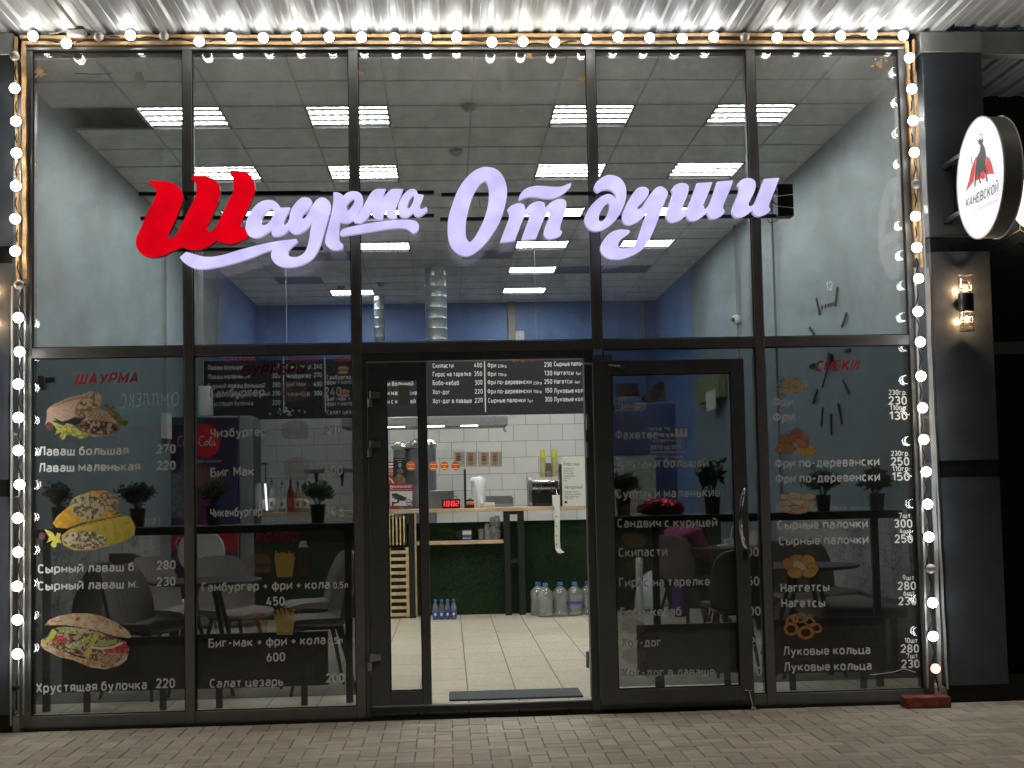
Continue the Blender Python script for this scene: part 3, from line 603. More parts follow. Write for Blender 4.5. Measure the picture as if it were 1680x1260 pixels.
def lettering(pane, m, items, y=.0265, name='lettering'):
    for it in items: b = MB(); tpx(b, it[0], it[1], it[2], it[3], it[4], it[5]*1.09, y, **(it[6] if len(it) > 6 else {'t': .168, 'gap': .115})); b.build(name, m, pane)
Y1 = .0265
lettering(panes['l0'], 'redvinyl', [('ШАУРМА', 123,631,229,629, 17, {'slant': .22, 't': .2, 'gap': .1})])
lettering(panes['l0'], 'white', [('Лаваш большая',63,748,211,746,14),('270',257,744,288,744,14),('Лаваш маленькая',63,775,230,772,14),('220',257,771,288,771,14),
 ('Сырный лаваш б.',62,941,225,937,14),('280',257,935,288,934,14),('Сырный лаваш м.',62,969,227,965,14),('230',257,962,288,961,14),
 ('Хрустящая булочка',59,1137,241,1131,15),('220',256,1129,287,1129,15)])
lettering(panes['l1'], 'redvinyl_dim', [('БУРГЕРЫ',395,618,505,614,17,{'slant': .22,'t':.2,'gap':.1}),('КОМБО',418,890,492,888,15,{'slant':.22,'t':.2,'gap':.1})])
lettering(panes['l1'], 'white', [('Гамбургер',345,653,434,650,14),('240',532,650,560,650,14),('Чизбургер',345,718,437,715,14),('270',531,714,561,714,14),
 ('Биг Мак',345,783,417,780,14),('400',532,779,562,779,14),('Чикенбургер',345,849,430,846,14),('300',533,846,563,846,14),
 ('Гамбургер + фри + кола',331,971,541,966,14),('0,5л',547,966,571,965,10),('450',437,994,467,994,14),
 ('Биг-мак + фри + кола',342,1063,534,1057,14),('0,5л',538,1057,562,1056,10),('600',437,1086,468,1085,14),('Салат цезарь',344,1129,465,1125,14),('200',535,1120,565,1120,14)])
lettering(panes['l3'], 'white', [('Данар',1009,674,1060,673,14),('Фахетос',1010,721,1080,720,14),('Сувлаки большой',1010,769,1163,766,14),('Сувлаки маленькие',1011,818,1182,815,14),
 ('Сандвич с курицей',1013,866,1177,864,14),('Скипасти',1015,914,1095,912,14),('Гирос на тарелке',1016,963,1165,961,14),('Бобо-кебаб',1018,1012,1118,1010,14),('Хот-дог',1020,1062,1085,1061,14),('Хот-дог в лаваше',1021,1111,1173,1109,14),
 ('400',1214,913,1245,913,14),('350',1216,961,1246,961,14),('300',1217,1010,1248,1010,14),('220',1219,1060,1249,1060,14),('220',1220,1109,1250,1109,14)])
lettering(panes['l4'], 'redvinyl', [('СНЕКИ', 1337,610,1411,608, 17, {'slant': .22, 't': .2, 'gap': .1})])
W4 = [('Фри',1268,667,1303,666,14),('Фри',1269,692,1304,691,14),('Фри по-деревенски',1272,768,1443,764,14),('Фри по-деревенски',1273,793,1444,789,14),('Сырные палочки',1276,869,1424,866,14),('Сырные палочки',1278,895,1425,892,14),
 ('Наггетсы',1281,972,1361,970,14),('Нагетсы',1282,997,1354,996,14),('Луковые кольца',1285,1076,1428,1073,14),('Луковые кольца',1286,1102,1430,1099,14)]
for (u, v, a, b, c, d) in ((1458,648,'230гр.','230','110гр.','130'),(1462,748,'230гр.','250','110гр.','150'),(1467,850,'7шт.','300','4шт.','250'),(1473,952,'9шт.','280','6шт.','230'),(1478,1055,'10шт.','280','7шт.','230')):
    L1 = 30 if a[0] == '2' or a[:2] == '10' else 22; L1 = 24 if a[:2] == '10' else L1
    W4 += [(a,u+30-L1,v,u+30,v,8),(b,u,v+16,u+30,v+16,13),(c,u+(2 if c[0] == '1' else 9),v+25.5,u+31,v+25,8),(d,u+1,v+41,u+31,v+41,13)]
lettering(panes['l4'], 'white', W4)

# --- food pictures on the lower panes
def fill(pc, f, *a, **k): getattr(pc, f)(*a, **k)
MEAT = [(.28,.13,.08),(.42,.26,.12),(.20,.16,.09),(.55,.45,.28)]
p = Pic(72,640,216,724, zo=(30,590), zs=6)
p.poly([(830,440),(880,425),(900,460),(960,450),(940,500),(1000,520),(1010,580),(1100,610),(1060,660),(1000,650),(950,590),(880,530)], (.16,.17,.07), alt=[(.28,.27,.12)], cell=4)
p.poly([(275,500),(300,470),(360,430),(500,370),(620,345),(700,312),(750,312),(800,345),(825,390),(815,440),(770,500),(700,540),(640,570),(580,570),(560,560),(500,590),(430,610),(350,600),(330,640),(340,690),(290,700),(258,645),(272,600),(280,540)], (.62,.43,.31), var=.22, cell=3)
for k in range(9): p.line([(330+k*36,470-k*14),(420+k*30,400-k*4)], 7, (.28,.16,.1), clip=True); p.line([(310+k*30,440-k*10),(400+k*30,470-k*12)], 6, (.30,.18,.11), clip=True)
p.poly([(258,645),(300,610),(350,640),(345,700),(290,700)], (.10,.05,.04), alt=[(.2,.1,.08)])
p.ell(690,440,165,88,-42,(.42,.22,.13)); p.ell(692,442,148,74,-42,(.13,.09,.06), alt=MEAT, cell=3, thr=.58)
p.poly([(350,570),(430,610),(560,575),(640,585),(600,640),(520,650),(400,620)], (.04,.03,.03))
p.poly([(640,590),(700,520),(790,480),(860,500),(950,590),(1000,660),(1000,710),(940,740),(740,765),(640,720),(590,650)], (.60,.45,.30), var=.2)
for k in range(6): p.line([(690+k*40,590-k*3),(740+k*36,510+k*12)], 6, (.22,.14,.09), clip=True); p.line([(680+k*10,560-k*16),(900+k*8,590-k*16)], 6, (.24,.15,.1), clip=True)
p.ell(795,668,205,78,4,(.36,.17,.12)); p.ell(790,668,185,64,4,(.10,.045,.04), alt=[(.22,.08,.06),(.3,.2,.1),(.07,.05,.04),(.5,.4,.25)], cell=3, thr=.6)
p.poly([(320,600),(380,620),(450,650),(475,625),(530,640),(590,680),(640,720),(700,740),(680,765),(610,785),(530,750),(480,740),(455,785),(430,795),(400,760),(420,715),(360,745),(375,690),(350,650)], (.55,.55,.10), alt=[(.72,.70,.22),(.34,.38,.06)], cell=3)
p.build('food_picture', .0268, panes['l0'])
p = Pic(62,800,226,906, zo=(30,780), zs=6)
p.poly([(335,470),(380,400),(450,340),(540,260),(620,190),(720,150),(860,145),(960,190),(995,270),(960,370),(860,430),(780,450),(640,470),(480,525),(370,515)], (.78,.50,.06), alt=[(.70,.36,.05)], cell=7, var=.1)
p.ell(890,260,112,95,35,(.36,.22,.11)); p.ell(890,262,94,80,35,(.2,.13,.09), alt=MEAT, cell=3)
p.ell(690,315,185,135,8,(.62,.50,.22)); p.ell(686,312,168,120,8,(.22,.11,.10), alt=[(.42,.24,.2),(.5,.48,.25),(.14,.15,.06),(.62,.55,.36)], cell=3, thr=.56)
p.poly([(420,590),(500,530),(640,480),(800,420),(1000,375),(1100,400),(1155,500),(1145,590),(1050,650),(880,700),(700,740),(540,740),(440,690)], (.74,.58,.10), alt=[(.62,.50,.08)], cell=9, var=.08)
for k in range(11): p.line([(560+k*46,520-k*14),(640+k*46,440-k*4)], 5, (.25,.15,.05), clip=True); p.line([(560+k*44,480-k*9),(650+k*44,500-k*12)], 5, (.28,.16,.05), clip=True)
p.line([(480,525),(640,470),(860,430)], 16, (.40,.17,.04), clip=True)
p.ell(655,635,232,104,2,(.62,.48,.18)); p.ell(655,637,214,90,2,(.25,.10,.10), alt=[(.5,.25,.24),(.55,.50,.30),(.16,.17,.07),(.7,.66,.45)], cell=3, thr=.55)
p.poly([(250,525),(300,540),(340,560),(365,600),(380,560),(420,570),(410,620),(430,670),(380,665),(375,705),(345,715),(312,685),(340,640),(275,668),(300,610)], (.82,.74,.14), alt=[(.6,.62,.12)], cell=3)
p.ell(232,598,34,38,0,(.16,.05,.07))
p.build('food_picture', .0268, panes['l0'])
p = Pic(64,1004,218,1100, zo=(30,980), zs=6)
p.poly([(215,480),(222,420),(260,395),(330,470),(450,540),(640,600),(760,600),(830,690),(1080,570),(1070,620),(980,680),(850,712),(700,690),(540,620),(400,590),(260,520)], (.66,.50,.34), alt=[(.5,.3,.17)], cell=7, var=.15)
p.poly([(240,430),(330,310),(420,285),(640,300),(800,345),(1000,410),(1060,430),(1095,510),(1080,580),(1000,650),(850,695),(780,640),(640,590),(440,540),(320,480),(255,460)], (.20,.09,.06), alt=[(.45,.25,.15),(.12,.06,.04),(.55,.42,.30)], cell=3, thr=.6)
p.poly([(350,380),(440,375),(470,420),(400,450),(330,430)], (.48,.05,.05), alt=[(.6,.15,.1)]); p.poly([(820,500),(1040,430),(1085,500),(1040,560),(860,540)], (.5,.05,.06), alt=[(.62,.16,.12)])
p.poly([(245,440),(300,380),(340,310),(380,340),(350,400),(290,440),(250,480)], (.50,.58,.10)); p.poly([(400,300),(470,290),(690,310),(700,350),(620,370),(480,350),(400,345)], (.28,.34,.12), alt=[(.45,.48,.2),(.6,.6,.4)])
p.poly([(460,480),(540,450),(700,380),(740,370),(690,440),(600,500),(520,515)], (.46,.50,.14), alt=[(.25,.3,.08),(.65,.62,.35)]); p.poly([(740,370),(800,375),(740,470),(690,600),(650,590),(700,480)], (.55,.62,.08)); p.poly([(780,440),(960,410),(970,450),(830,485),(740,480)], (.42,.48,.14))
p.line([(720,490),(820,505),(930,490),(1020,450)], 22, (.75,.70,.58)); p.poly([(820,590),(900,545),(990,550),(980,620),(880,690),(820,650)], (.55,.36,.22), alt=[(.40,.22,.12)]); p.poly([(940,660),(1080,570),(1070,620),(980,680)], (.6,.6,.5))
p.poly([(258,275),(300,220),(400,180),(520,158),(680,155),(820,180),(960,240),(1060,310),(1100,350),(1115,405),(960,390),(800,340),(640,300),(450,275)], (.70,.54,.37), alt=[(.60,.40,.24)], cell=8, var=.14, thr=.62)
p.ell(580,215,26,16,-30,(.45,.17,.07), wob=.6); p.ell(400,235,34,10,-15,(.5,.24,.1), wob=.6); p.ell(1005,295,22,12,35,(.34,.15,.07), wob=.6); p.ell(280,265,26,10,-10,(.4,.16,.08), wob=.5); p.ell(860,232,40,12,20,(.56,.33,.18), wob=.6)
p.build('food_picture', .0268, panes['l0'])
def burger(pane, u, v, w_, h_, tall=False, dim=1):
    q = Pic(u-w_/2, v-h_/2, u+w_/2, v+h_/2, res=1.1); d = dim
    q.ell(u, v-h_*.18, w_*.44, h_*.30, 0, (.48*d,.24*d,.10*d), var=.15); q.poly([(u-w_*.45,v-h_*.05),(u+w_*.45,v-h_*.05),(u+w_*.45,v+h_*.02),(u-w_*.45,v+h_*.02)], (.25*d,.30*d,.06*d), alt=[(.5*d,.2*d,.08*d)], cell=3)
    q.poly([(u-w_*.42,v+h_*.02),(u+w_*.42,v+h_*.02),(u+w_*.42,v+h_*.15),(u-w_*.42,v+h_*.15)], (.16*d,.07*d,.04*d)); q.poly([(u-w_*.45,v+h_*.15),(u+w_*.45,v+h_*.15),(u+w_*.36,v+h_*.42),(u-w_*.36,v+h_*.42)], (.50*d,.28*d,.13*d))
    q.build('food_picture', .0268, pane, 'clearprint')
burger(panes['l1'], 483, 643, 50, 38, dim=.75); burger(panes['l1'], 484, 706, 52, 36, dim=.75); burger(panes['l1'], 486, 770, 50, 42, dim=.75); burger(panes['l1'], 490, 838, 48, 36, dim=.75); burger(panes['l1'], 424, 925, 50, 36, dim=.75); burger(panes['l1'], 420, 1022, 46, 38, dim=.75)
def fries(pane, u, v):
    q = Pic(u-20, v-24, u+20, v+26, res=1.2)
    for k in range(16): a = -13+26*k/15; q.line([(u+a*.7, v+2), (u+a*1.15+random.uniform(-2,2), v-14-random.uniform(0,8))], 3.2, (.50,.33,.05), var=.2)
    q.poly([(u-18,v-15),(u-10,v-6),(u+10,v-6),(u+18,v-15),(u+13,v+22),(u-13,v+22)], (.46,.33,.09), var=.08); q.build('food_picture', .0268, pane, 'clearprint2')
fries(panes['l1'], 467, 925); fries(panes['l1'], 467, 1020)
q = Pic(484,884,512,950, res=1.2); q.poly([(494,887),(502,887),(503,894),(508,898),(508,946),(489,946),(489,898),(493,894)], (.05,.045,.04)); q.poly([(493,887),(503,887),(503,893),(508,898),(489,898)], (.40,.40,.38)); q.build('food_picture', .0268, panes['l1'])
q = Pic(1268,612,1328,654, res=1.2)
for k in range(90):
    a = random.uniform(0, 6.28); r = math.sqrt(random.random()); x, y = 1298+22*r*math.cos(a), 633+14*r*math.sin(a); t = random.uniform(-.9, .9); L_ = random.uniform(5, 9); q.line([(x-L_*math.cos(t),y-L_*.6*math.sin(t)),(x+L_*math.cos(t),y+L_*.6*math.sin(t))], 2.0, random.choice([(.58,.44,.24),(.46,.33,.16),(.64,.52,.30)]), var=.1)
q.build('food_picture', .0268, panes['l4'])
def lumps(pane, items, bb, alt=None):
    q = Pic(*bb, res=1.2)
    for (x, y, rx, ry, rot, c) in items: q.ell(x, y, rx+1.2, ry+1.2, rot, tuple(k*.45 for k in c), wob=.12); q.ell(x, y, rx, ry, rot, c, wob=.16, var=.22, cell=4, alt=alt)
    q.build('food_picture', .0268, pane)
G_ = (.50,.28,.11)
lumps(panes['l4'], [(1282,735,11,7,-25,(.42,.24,.12)),(1290,722,13,8,10,(.40,.19,.10)),(1310,718,17,9,15,(.44,.20,.12)),(1306,712,9,8,-50,(.40,.17,.10)),(1294,736,10,9,0,(.38,.22,.12)),(1322,738,16,10,5,(.58,.34,.10)),(1314,727,12,6,30,(.46,.22,.12))], (1268,702,1342,752))
lumps(panes['l4'], [(1290,816,10,5,25,(.60,.46,.30)),(1306,813,12,5,10,(.60,.46,.30)),(1326,815,12,5,-8,(.58,.44,.28)),(1288,826,11,5,-10,(.56,.42,.28)),(1310,824,14,5,12,(.62,.48,.33)),(1326,828,12,5,-20,(.54,.38,.24)),(1292,836,11,5,15,(.56,.40,.26)),(1312,838,16,4.5,-6,(.52,.34,.22))], (1274,804,1340,846))
lumps(panes['l4'], [(1293,925,10,9,-30,(.42,.22,.09)),(1308,918,12,8,0,(.44,.23,.10)),(1326,920,11,9,20,(.50,.30,.08)),(1312,930,13,8,35,(.56,.40,.28)),(1334,932,9,7,30,(.46,.26,.10)),(1304,940,12,8,10,(.46,.27,.09)),(1328,940,11,7,-8,(.50,.31,.08))], (1278,906,1348,952))
q = Pic(1284,1002,1354,1052, res=1.3)
for (x, y, rx, ry, rot) in ((1312,1014,15,8,0),(1300,1017,12,8,-30),(1328,1020,12,7,25),(1298,1032,12,11,10),(1338,1030,11,8,20),(1322,1038,14,11,0)):
    q.ring(x, y, rx+1, ry+1, rot, .5, (.16,.06,.03)); q.ring(x, y, rx, ry, rot, .45, (.50,.24,.09), alt=[(.40,.17,.06)], cell=3)
q.build('food_picture', .0268, panes['l4'])
# food pictures on the pane behind the open door
burger(panes['l3'], 1036, 838, 44, 24, dim=.75); 
for (v, c) in ((692,(.20,.14,.10)),(742,(.22,.15,.12)),(886,(.42,.26,.12)),(934,(.34,.22,.12)),(1028,(.44,.28,.18)),(1076,(.45,.27,.18))):
    u = 1040; q = Pic(u-24, v-16, u+24, v+16, res=1.1); q.ell(u, v, 21, 13, 8, c, wob=.2, alt=[tuple(k*1.5 for k in c), tuple(k*.5 for k in c)], cell=4); q.build('food_picture', .0268, panes['l3'], 'clearprint')
# peeling lower edge of film, bottom right
b = MB(); pts = [PY(u, v, .05+.004*math.sin(u)) for u, v in ((1425,1106),(1445,1104),(1465,1101),(1480,1096),(1500,1102))]
b.tube([p_+Vector((0,-.03,0)) for p_ in pts], .0022, 6); b.build('peeling_film_edge', 'plastic', panes['l4'])

# ================================================================== DOORS
# jamb, narrow fixed leaf
jamb = MB(); xj0, xj1 = PY(588,800,0).x+.012, PY(604,800,0).x; jamb.box(XM[2]+.029, xj1, .004, .10, GZ+.01, ZT0)
x_r0, x_r1 = PY(963,800,0).x, PY(976,800,0).x; jamb.box(x_r0, x_r1+.01, .004, .10, GZ+.01, ZT0); jamb.box(xj1, x_r0, .0045, .0995, PY(800,590,0).z, ZT0)
jamb.build('door_jamb', 'frame2', front, bevel=.002)
sl = MB(); sl.box(xj1, x_r0, -.035, .12, -.045, -.008); sl.build('threshold', 'dsteel', front, bevel=.003)
sl = MB(); sl.box(XM[0], 3.05, -.03, -.004, GZ-.01, GZ+.014); sl.build('sill_flashing', 'gasket', front)
sl = MB(); sl.box(xj1+.01, x_r0-.01, -.02, .06, -.0075, -.002); sl.build('sill_plate', 'sandl', front)
def leaf(name, label, lx0, lx1, lz0, lz1, gx0, gx1, gz0, gz1, y, d=.06):
    t = thing(name, label, 'door', (lx0, y, lz0))
    b = MB(); b.box(lx0, gx0, y, y+d, lz0, lz1); b.box(gx1, lx1, y, y+d, lz0, lz1); b.box(gx0, gx1, y+.0005, y+d-.0005, lz0, gz0); b.box(gx0, gx1, y+.0005, y+d-.0005, gz1, lz1)
    b.build('door_frame', 'frame2', t, bevel=.0015)
    e = .007; g = MB(); g.box(gx0, gx0+e, y+.006, y+.03, gz0, gz1); g.box(gx1-e, gx1, y+.006, y+.03, gz0, gz1); g.box(gx0, gx1, y+.0061, y+.0299, gz0, gz0+e); g.box(gx0, gx1, y+.0061, y+.0299, gz1-e, gz1); g.build('gasket', 'gasket', t)
    gl = MB(); gl.box(gx0, gx1, y+.024, y+.044, gz0, gz1); return t, gl.build('door_glass', 'glassd', t)
x0, x1, z0, z1 = rect(606, 594, 704, 1163, 0); gx0_, gx1_, gz0_, gz1_ = rect(637, 622, 690, 1134, 0)
small, sg = leaf('side_door_leaf', 'narrow closed black door leaf with a tall clear pane left of the doorway', x0, x1, -.04, z1, gx0_, gx1_, gz0_, gz1_, -.004)
YD = -.085
x0, x1, z0, z1 = rect(979, 590, 1229, 1156, YD); z0 = PY(1108, 1152, YD).z; gx0_, gx1_, gz0_, gz1_ = rect(1008, 613, 1207, 1129, YD)
big, bg_ = leaf('open_entrance_door', 'black framed glass entrance door swung fully open against the shopfront, with bow handle', x0, x1, z0, z1, gx0_, gx1_, gz0_, gz1_, YD)
# bow handle, lock, closer arm, door stop
h = MB(); pts = [PY(u, v, YD-dy) for u, v, dy in ((1221,803,.0),(1221,803,.035),(1218,815,.05),(1214,845,.062),(1215,870,.06),(1220,893,.045),(1224,900,.035),(1224,900,0))]; h.tube(pts, .011, 10); h.build('door_handle', 'chrome', big, smooth=60)
h = MB(); c = PY(1223, 910, YD); h.lathe([(.016,0),(.016,-.008),(.010,-.010),(.008,-.006)], (0,0,0), 18, 'y'); h.v = [(c.x+a*.9, c.y+b_, c.z+z_*2.0) for a, b_, z_ in h.v]; h.build('lock_escutcheon', 'dsteel', big, smooth=40)
h = MB(); a, b_ = PY(958,596,-.02), PY(1022,601,YD-.03); h.tube([a, b_], .006, 8); h.box(b_.x-.02, b_.x+.012, b_.y-.01, YD, b_.z-.014, b_.z+.014); h.build('door_closer_arm', 'steel', big, smooth=40)
h = MB(); a, b_ = PY(1229,1132,YD-.02), PY(1236,1160,YD-.03); h.tube([a, b_], .006, 8); h.tube([a+Vector((-.02,.02,0)), a+Vector((.02,.0,.0))], .009, 8); h.lathe([(.014,-.004),(.016,0),(.012,.016)], (b_.x, b_.y, b_.z-.006), 12); h.build('door_stop', 'chrome', big, smooth=40)
for t, ys, u in ((small, (655, 736, 1086), 609), (big, (692, 738, 1082), 977)):
    for v in ys:
        h = MB(); c = PY(u, v, -.012)
        if t is small: h.lathe([(.017,-.05),(.017,-.002)], (c.x-.008, c.y, c.z), 14); h.lathe([(.017,.002),(.017,.05)], (c.x+.006, c.y, c.z), 14); h.box(c.x, c.x+.06, c.y-.006, c.y+.012, c.z+.006, c.z+.046)
        else: c = PY(964, v, -.012); h.lathe([(.010,-.05),(.010,.05)], (c.x, c.y, c.z), 12)
        h.build('hinge', 'steel', t, smooth=40)
# taped paper on the narrow leaf
x0, x1, z0, z1 = rect(653, 631, 672, 666, -.004); MB().box(x0, x1, .0185, .0194, z0, z1).build('paper_notice', 'paperd', small)
# opening-hours lettering, read from inside (mirrored from the pavement)
def mirrored(items, y, pane, m='white'):
    for (s, u0, v, u1, cap, kw) in items:
        b = MB()
        a, e = PY(u1, v, y), PY(u0, v, y); W = text_width(s, .13, kw.get('t', .15)); hh = (PY(u1, v-cap, y)-a).length
        text(b, s, a, (e-a)/W, Vector((0,0,hh)), Vector((0,-1,0)), **kw); b.build('opening_hours_lettering', m, pane)
mirrored([('ОТ ДУШИ',1063,706,1099,5,{}),('аурма',1064,716,1107,7,{'t':.26}),('Ш',1108,716,1128,15,{'t':.24}),('РЕЖИМ РАБОТЫ',1070,725,1122,4,{}),('с 9:00 до 01:00',1068,737,1124,7,{}),('ПО АДРЕСУ И В ДОСТАВКЕ',1074,751,1120,3.6,{}),('ОСТАВЛЯЙТЕ НАМ',1074,758,1120,3.6,{})], YD+.0195, bg_, 'offwhite')
b = MB(); a, e = PY(1067,741,YD+.0195), PY(1126,741,YD+.0195); b.quad(a, e, e+Vector((0,0,-.005)), a+Vector((0,0,-.005))); b.build('opening_hours_lettering', 'offwhite', bg_)

# ================================================================== CANOPY, LATHS, PIERS
can = thing('metal_canopy', 'ribbed galvanised metal canopy over the shopfront catching bright bulb light', 'canopy', (0, -.5, 4.17))
ZC = 4.232
def ribbed(x0, x1, y0, y1, z, pitch=.15, hgt=.018):
    prof = []; x = x0
    while x < x1: prof += [(x, z+hgt), (x+.034, z+hgt), (x+.048, z), (x+.084, z), (x+.088, z+.004), (x+.098, z+.004), (x+.102, z), (x+.136, z), (x+pitch-.0001, z+hgt)]; x += pitch
    b = MB(); ys = [y0+(y1-y0)*k/6 for k in range(7)]
    vs = []; fs = []; n = len(prof)
    for j, y in enumerate(ys):
        for i, (px_, pz_) in enumerate(prof): vs.append((px_, y, pz_ + .0012*math.sin(px_*7)))
    for j in range(6):
        for i in range(n-1): fs.append((j*n+i, j*n+i+1, (j+1)*n+i+1, (j+1)*n+i))
    return b.add(vs, fs)
ribbed(-4.2, 3.16, -1.18, .04, ZC).build('ribbed_soffit', 'canopy', can)
ribbed(3.16, 6.0, -1.18, .04, ZC+.03).build('ribbed_soffit', 'canopy', can)
b = MB(); b.box(-4.2, 6.0, -1.25, -1.18, ZC-.07, ZC+.25); b.build('fascia', 'flash', can, bevel=.004)
b = MB(); b.box(-4.2, 6.0, -1.18, .1, ZC+.06, ZC+.25); b.build('canopy_deck', 'plenum', can)
sc_ = MB()
for u in range(330, 1480, 47): p = PZ(u, 56, ZC-.001); sc_.lathe([(.006,0),(.006,-.004),(.002,-.007)], (p.x, p.y-.03, ZC-.001), 8)
sc_.build('screw_head', 'steel', can)
# pine laths framing the glazing
lath = thing('lath_frame', 'raw pine laths nailed round the glazing behind the light string', 'lath frame', (0, -.02, 4.12))
def bar(u0, v0, u1, v1, wd, y, d, m='lath', seg=24):
    a, b_ = PY(u0, v0, y), PY(u1, v1, y); dr = (b_-a); L = dr.length; dr.normalize(); n = Vector((-dr.z, 0, dr.x))*(wd/2); q = MB(); R_ = []
    for k in range(seg+1):
        t = k/seg; c = a+dr*L*t + n*(.25*math.sin(k*1.3+u0)); R_.append([c+n+Vector((0,-d,0)), c-n+Vector((0,-d,0)), c-n, c+n])
    q.rings(R_); return q.build('lath', m, lath)
bar(34,62,1490,58,.020,-.034,.022); bar(40,72,1486,70,.020,-.034,.018)
bar(27,62,31,470,.018,-.034,.022); bar(40,70,42,458,.024,-.034,.022)
bar(1487,70,1502,425,.020,-.034,.022); bar(1497,66,1511,440,.014,-.034,.018)
b = MB(); a, e = PY(38,77,-.010), PY(1484,76.5,-.010); b.quad(a, e, e+Vector((0,0,-.016)), a+Vector((0,0,-.016))); b.build('lath_trim', 'flash', lath)
for (u0, v0, u1, v1, wd) in ((42,470,40,1172,.009),(34,470,32,1172,.007),(21,470,19,1190,.010),(1520,440,1541,1128,.022),(1501,120,1527,640,.01),(1528,640,1553,1130,.012),(1500,440,1521,1128,.012)):
    bar(u0, v0, u1, v1, wd, -.030, .02, 'flash')
# side channels of aluminium that catch the bulbs
# --- piers
def pier(name, label, x0, x1, gaps, yf=-.03):
    t = thing(name, label, 'pier', ((x0+x1)/2, yf, GZ)); zs = [GZ+.10] + [z for g in gaps for z in g] + [4.09]
    for k in range(0, len(zs), 2):
        b = MB(); b.box(x0, x1, yf, yf+.3, zs[k], zs[k+1]); b.build('cladding_panel', 'pier', t, bevel=.004)
    for g in gaps:
        b = MB(); b.box(x0+.01, x1-.01, yf+.018, yf+.28, g[0]-.01, g[1]+.01); b.build('recessed_joint', 'black', t)
        b = MB(); b.box(x0, x1, yf-.003, yf+.01, g[1], g[1]+.004); b.box(x0, x1, yf-.003, yf+.01, g[0]-.004, g[0]); b.build('joint_trim', 'pier', t)
    b = MB(); b.box(x0+.01, x1-.01, yf+.02, yf+.28, GZ-.01, GZ+.10); b.build('plinth', 'black', t)
    b = MB(); b.box(x0-.01, x1, yf-.012, yf+.3, 4.09, 4.226); b.build('cap_flashing', 'flash', t, bevel=.003)
    return t
yf = -.03; zr = [PY(1570, v, yf).z for v in (783, 755, 413, 388)]
xr0, xr1 = 3.125, PY(1628, 500, yf).x
pier('cladding_pier', 'graphite panelled pier right of the shopfront carrying a lit wall sconce', xr0, xr1, [(zr[0], zr[1]), (zr[2], zr[3])])
zl = [PY(10, v, yf).z for v in (815, 787, 432, 403)]
pier('cladding_pier', 'graphite panelled pier at the left edge beside the light string', -3.6, PY(21, 500, yf).x-.0, [(zl[0], zl[1]), (zl[2], zl[3])])
# --- neighbouring black shopfront, set back
nb = thing('neighbour_shopfront', 'black recessed shopfront with thin gold hexagon lines at the right edge', 'shopfront', (5, 1.1, GZ))
MB().box(xr1-.02, 7, 1.1, 1.2, GZ, 4.2).build('facade_panel', 'black', nb); MB().box(xr1+.0, 7, -.02, .08, 4.08, 4.23).build('header_beam', 'flash', nb)
q = ribbed(xr1, 6, .08, 1.1, 4.12, .178); q.build('ribbed_soffit', 'canopy', nb)
a = PY(1650, 575, 1.09); MB().box(xr1-.02, 7, 1.05, 1.099, a.z-.03, a.z+.06).build('trim_rail', 'frame', nb); a = PY(1650,146,1.09); MB().box(xr1-.02, 7, 1.02, 1.099, a.z-.05, a.z+.04).build('trim_rail', 'flash', nb)
for pts in (((1631,402),(1673,377),(1700,392)),((1648,414),(1649,410),(1674,396),(1700,411)),((1673,377),(1673,352),(1700,335)),((1655,248),(1680,262)),((1672,268),(1700,285))):
    b = MB(); b.tube([PY(u, v, 1.092) for u, v in pts], .005, 4); b.build('gold_hexagon_line', 'gold', nb)
b = MB(); c = PY(1706, 332, .98); b.lathe([(.001,0),(.20,0),(.20,.08),(.001,.08)], (c.x, .95, c.z), 40, 'y'); nbs = b.build('round_light_sign', 'signface2', None, smooth=30)
tag(nbs, 'cut-off glowing round white sign at the right picture edge', 'sign')

# ================================================================== LIGHT STRINGS
top = [(54,59),(109,71),(-162,60),(214,58),(-269,59),(327,68),(379,62),(432,62),(486,61),(540,61),(593,61),(647,62),(700,62),(749,61),(807,69),(858,68),(910,69),(962,64),(1014,61),(1066,62),(1119,63),(1171,61),(-1222,61),(1275,62),(1326,59),(1379,59),(1431,56),(1482,58)]
right = [(1492,95),(1496,146),(1498,198),(1500,250),(-1503,302),(1502,355),(1504,406),(1507,457),(1506,511),(1510,561),(1511,617),(1513.6,669),(1515.7,721),(1519.6,774),(1522,827),(1524,881),(-1527,933),(1530,989),(1531,1044),(9000,1097)]
left = [(-24,92),(24,145),(26,199),(27,251),(26,305),(25,359),(25,412),(-31,467),(30,521),(32,577),(30,630),(30,685),(30,739),(32,795),(29,850),(30,906),(28,962),(28.6,1017),(28.6,1073)]
def bulbmesh(name, m, parent, c, dirv):
    """opal globe on a short neck; dirv = direction the bulb points"""
    b = MB(); r = .031; prof = [(r*math.sin(R(a)), -r*math.cos(R(a))) for a in (62,80,102,124,146,164)]+[(.0005, r)]
    b.lathe(prof, (0,0,0), 14); q = Vector((0,0,1)).rotation_difference(dirv); b.v = [tuple(c + q @ Vector(p)) for p in b.v]
    o = b.build(name, m, parent, smooth=80)
    s = MB(); s.lathe([(.012,-.044),(.015,-.036),(.0225,-.024),(r*math.sin(R(60)), -r*math.cos(R(60)))], (0,0,0), 14); s.v = [tuple(c + q @ Vector(p)) for p in s.v]; s.build('bulb_housing', 'plastic', o, smooth=60)
    s = MB(); s.lathe([(.013,-.075),(.0165,-.072),(.0165,-.040),(.0135,-.036)], (0,0,0), 12); s.v = [tuple(c + q @ Vector(p)) for p in s.v]; s.build('socket', 'cable', o, smooth=50)
    return o
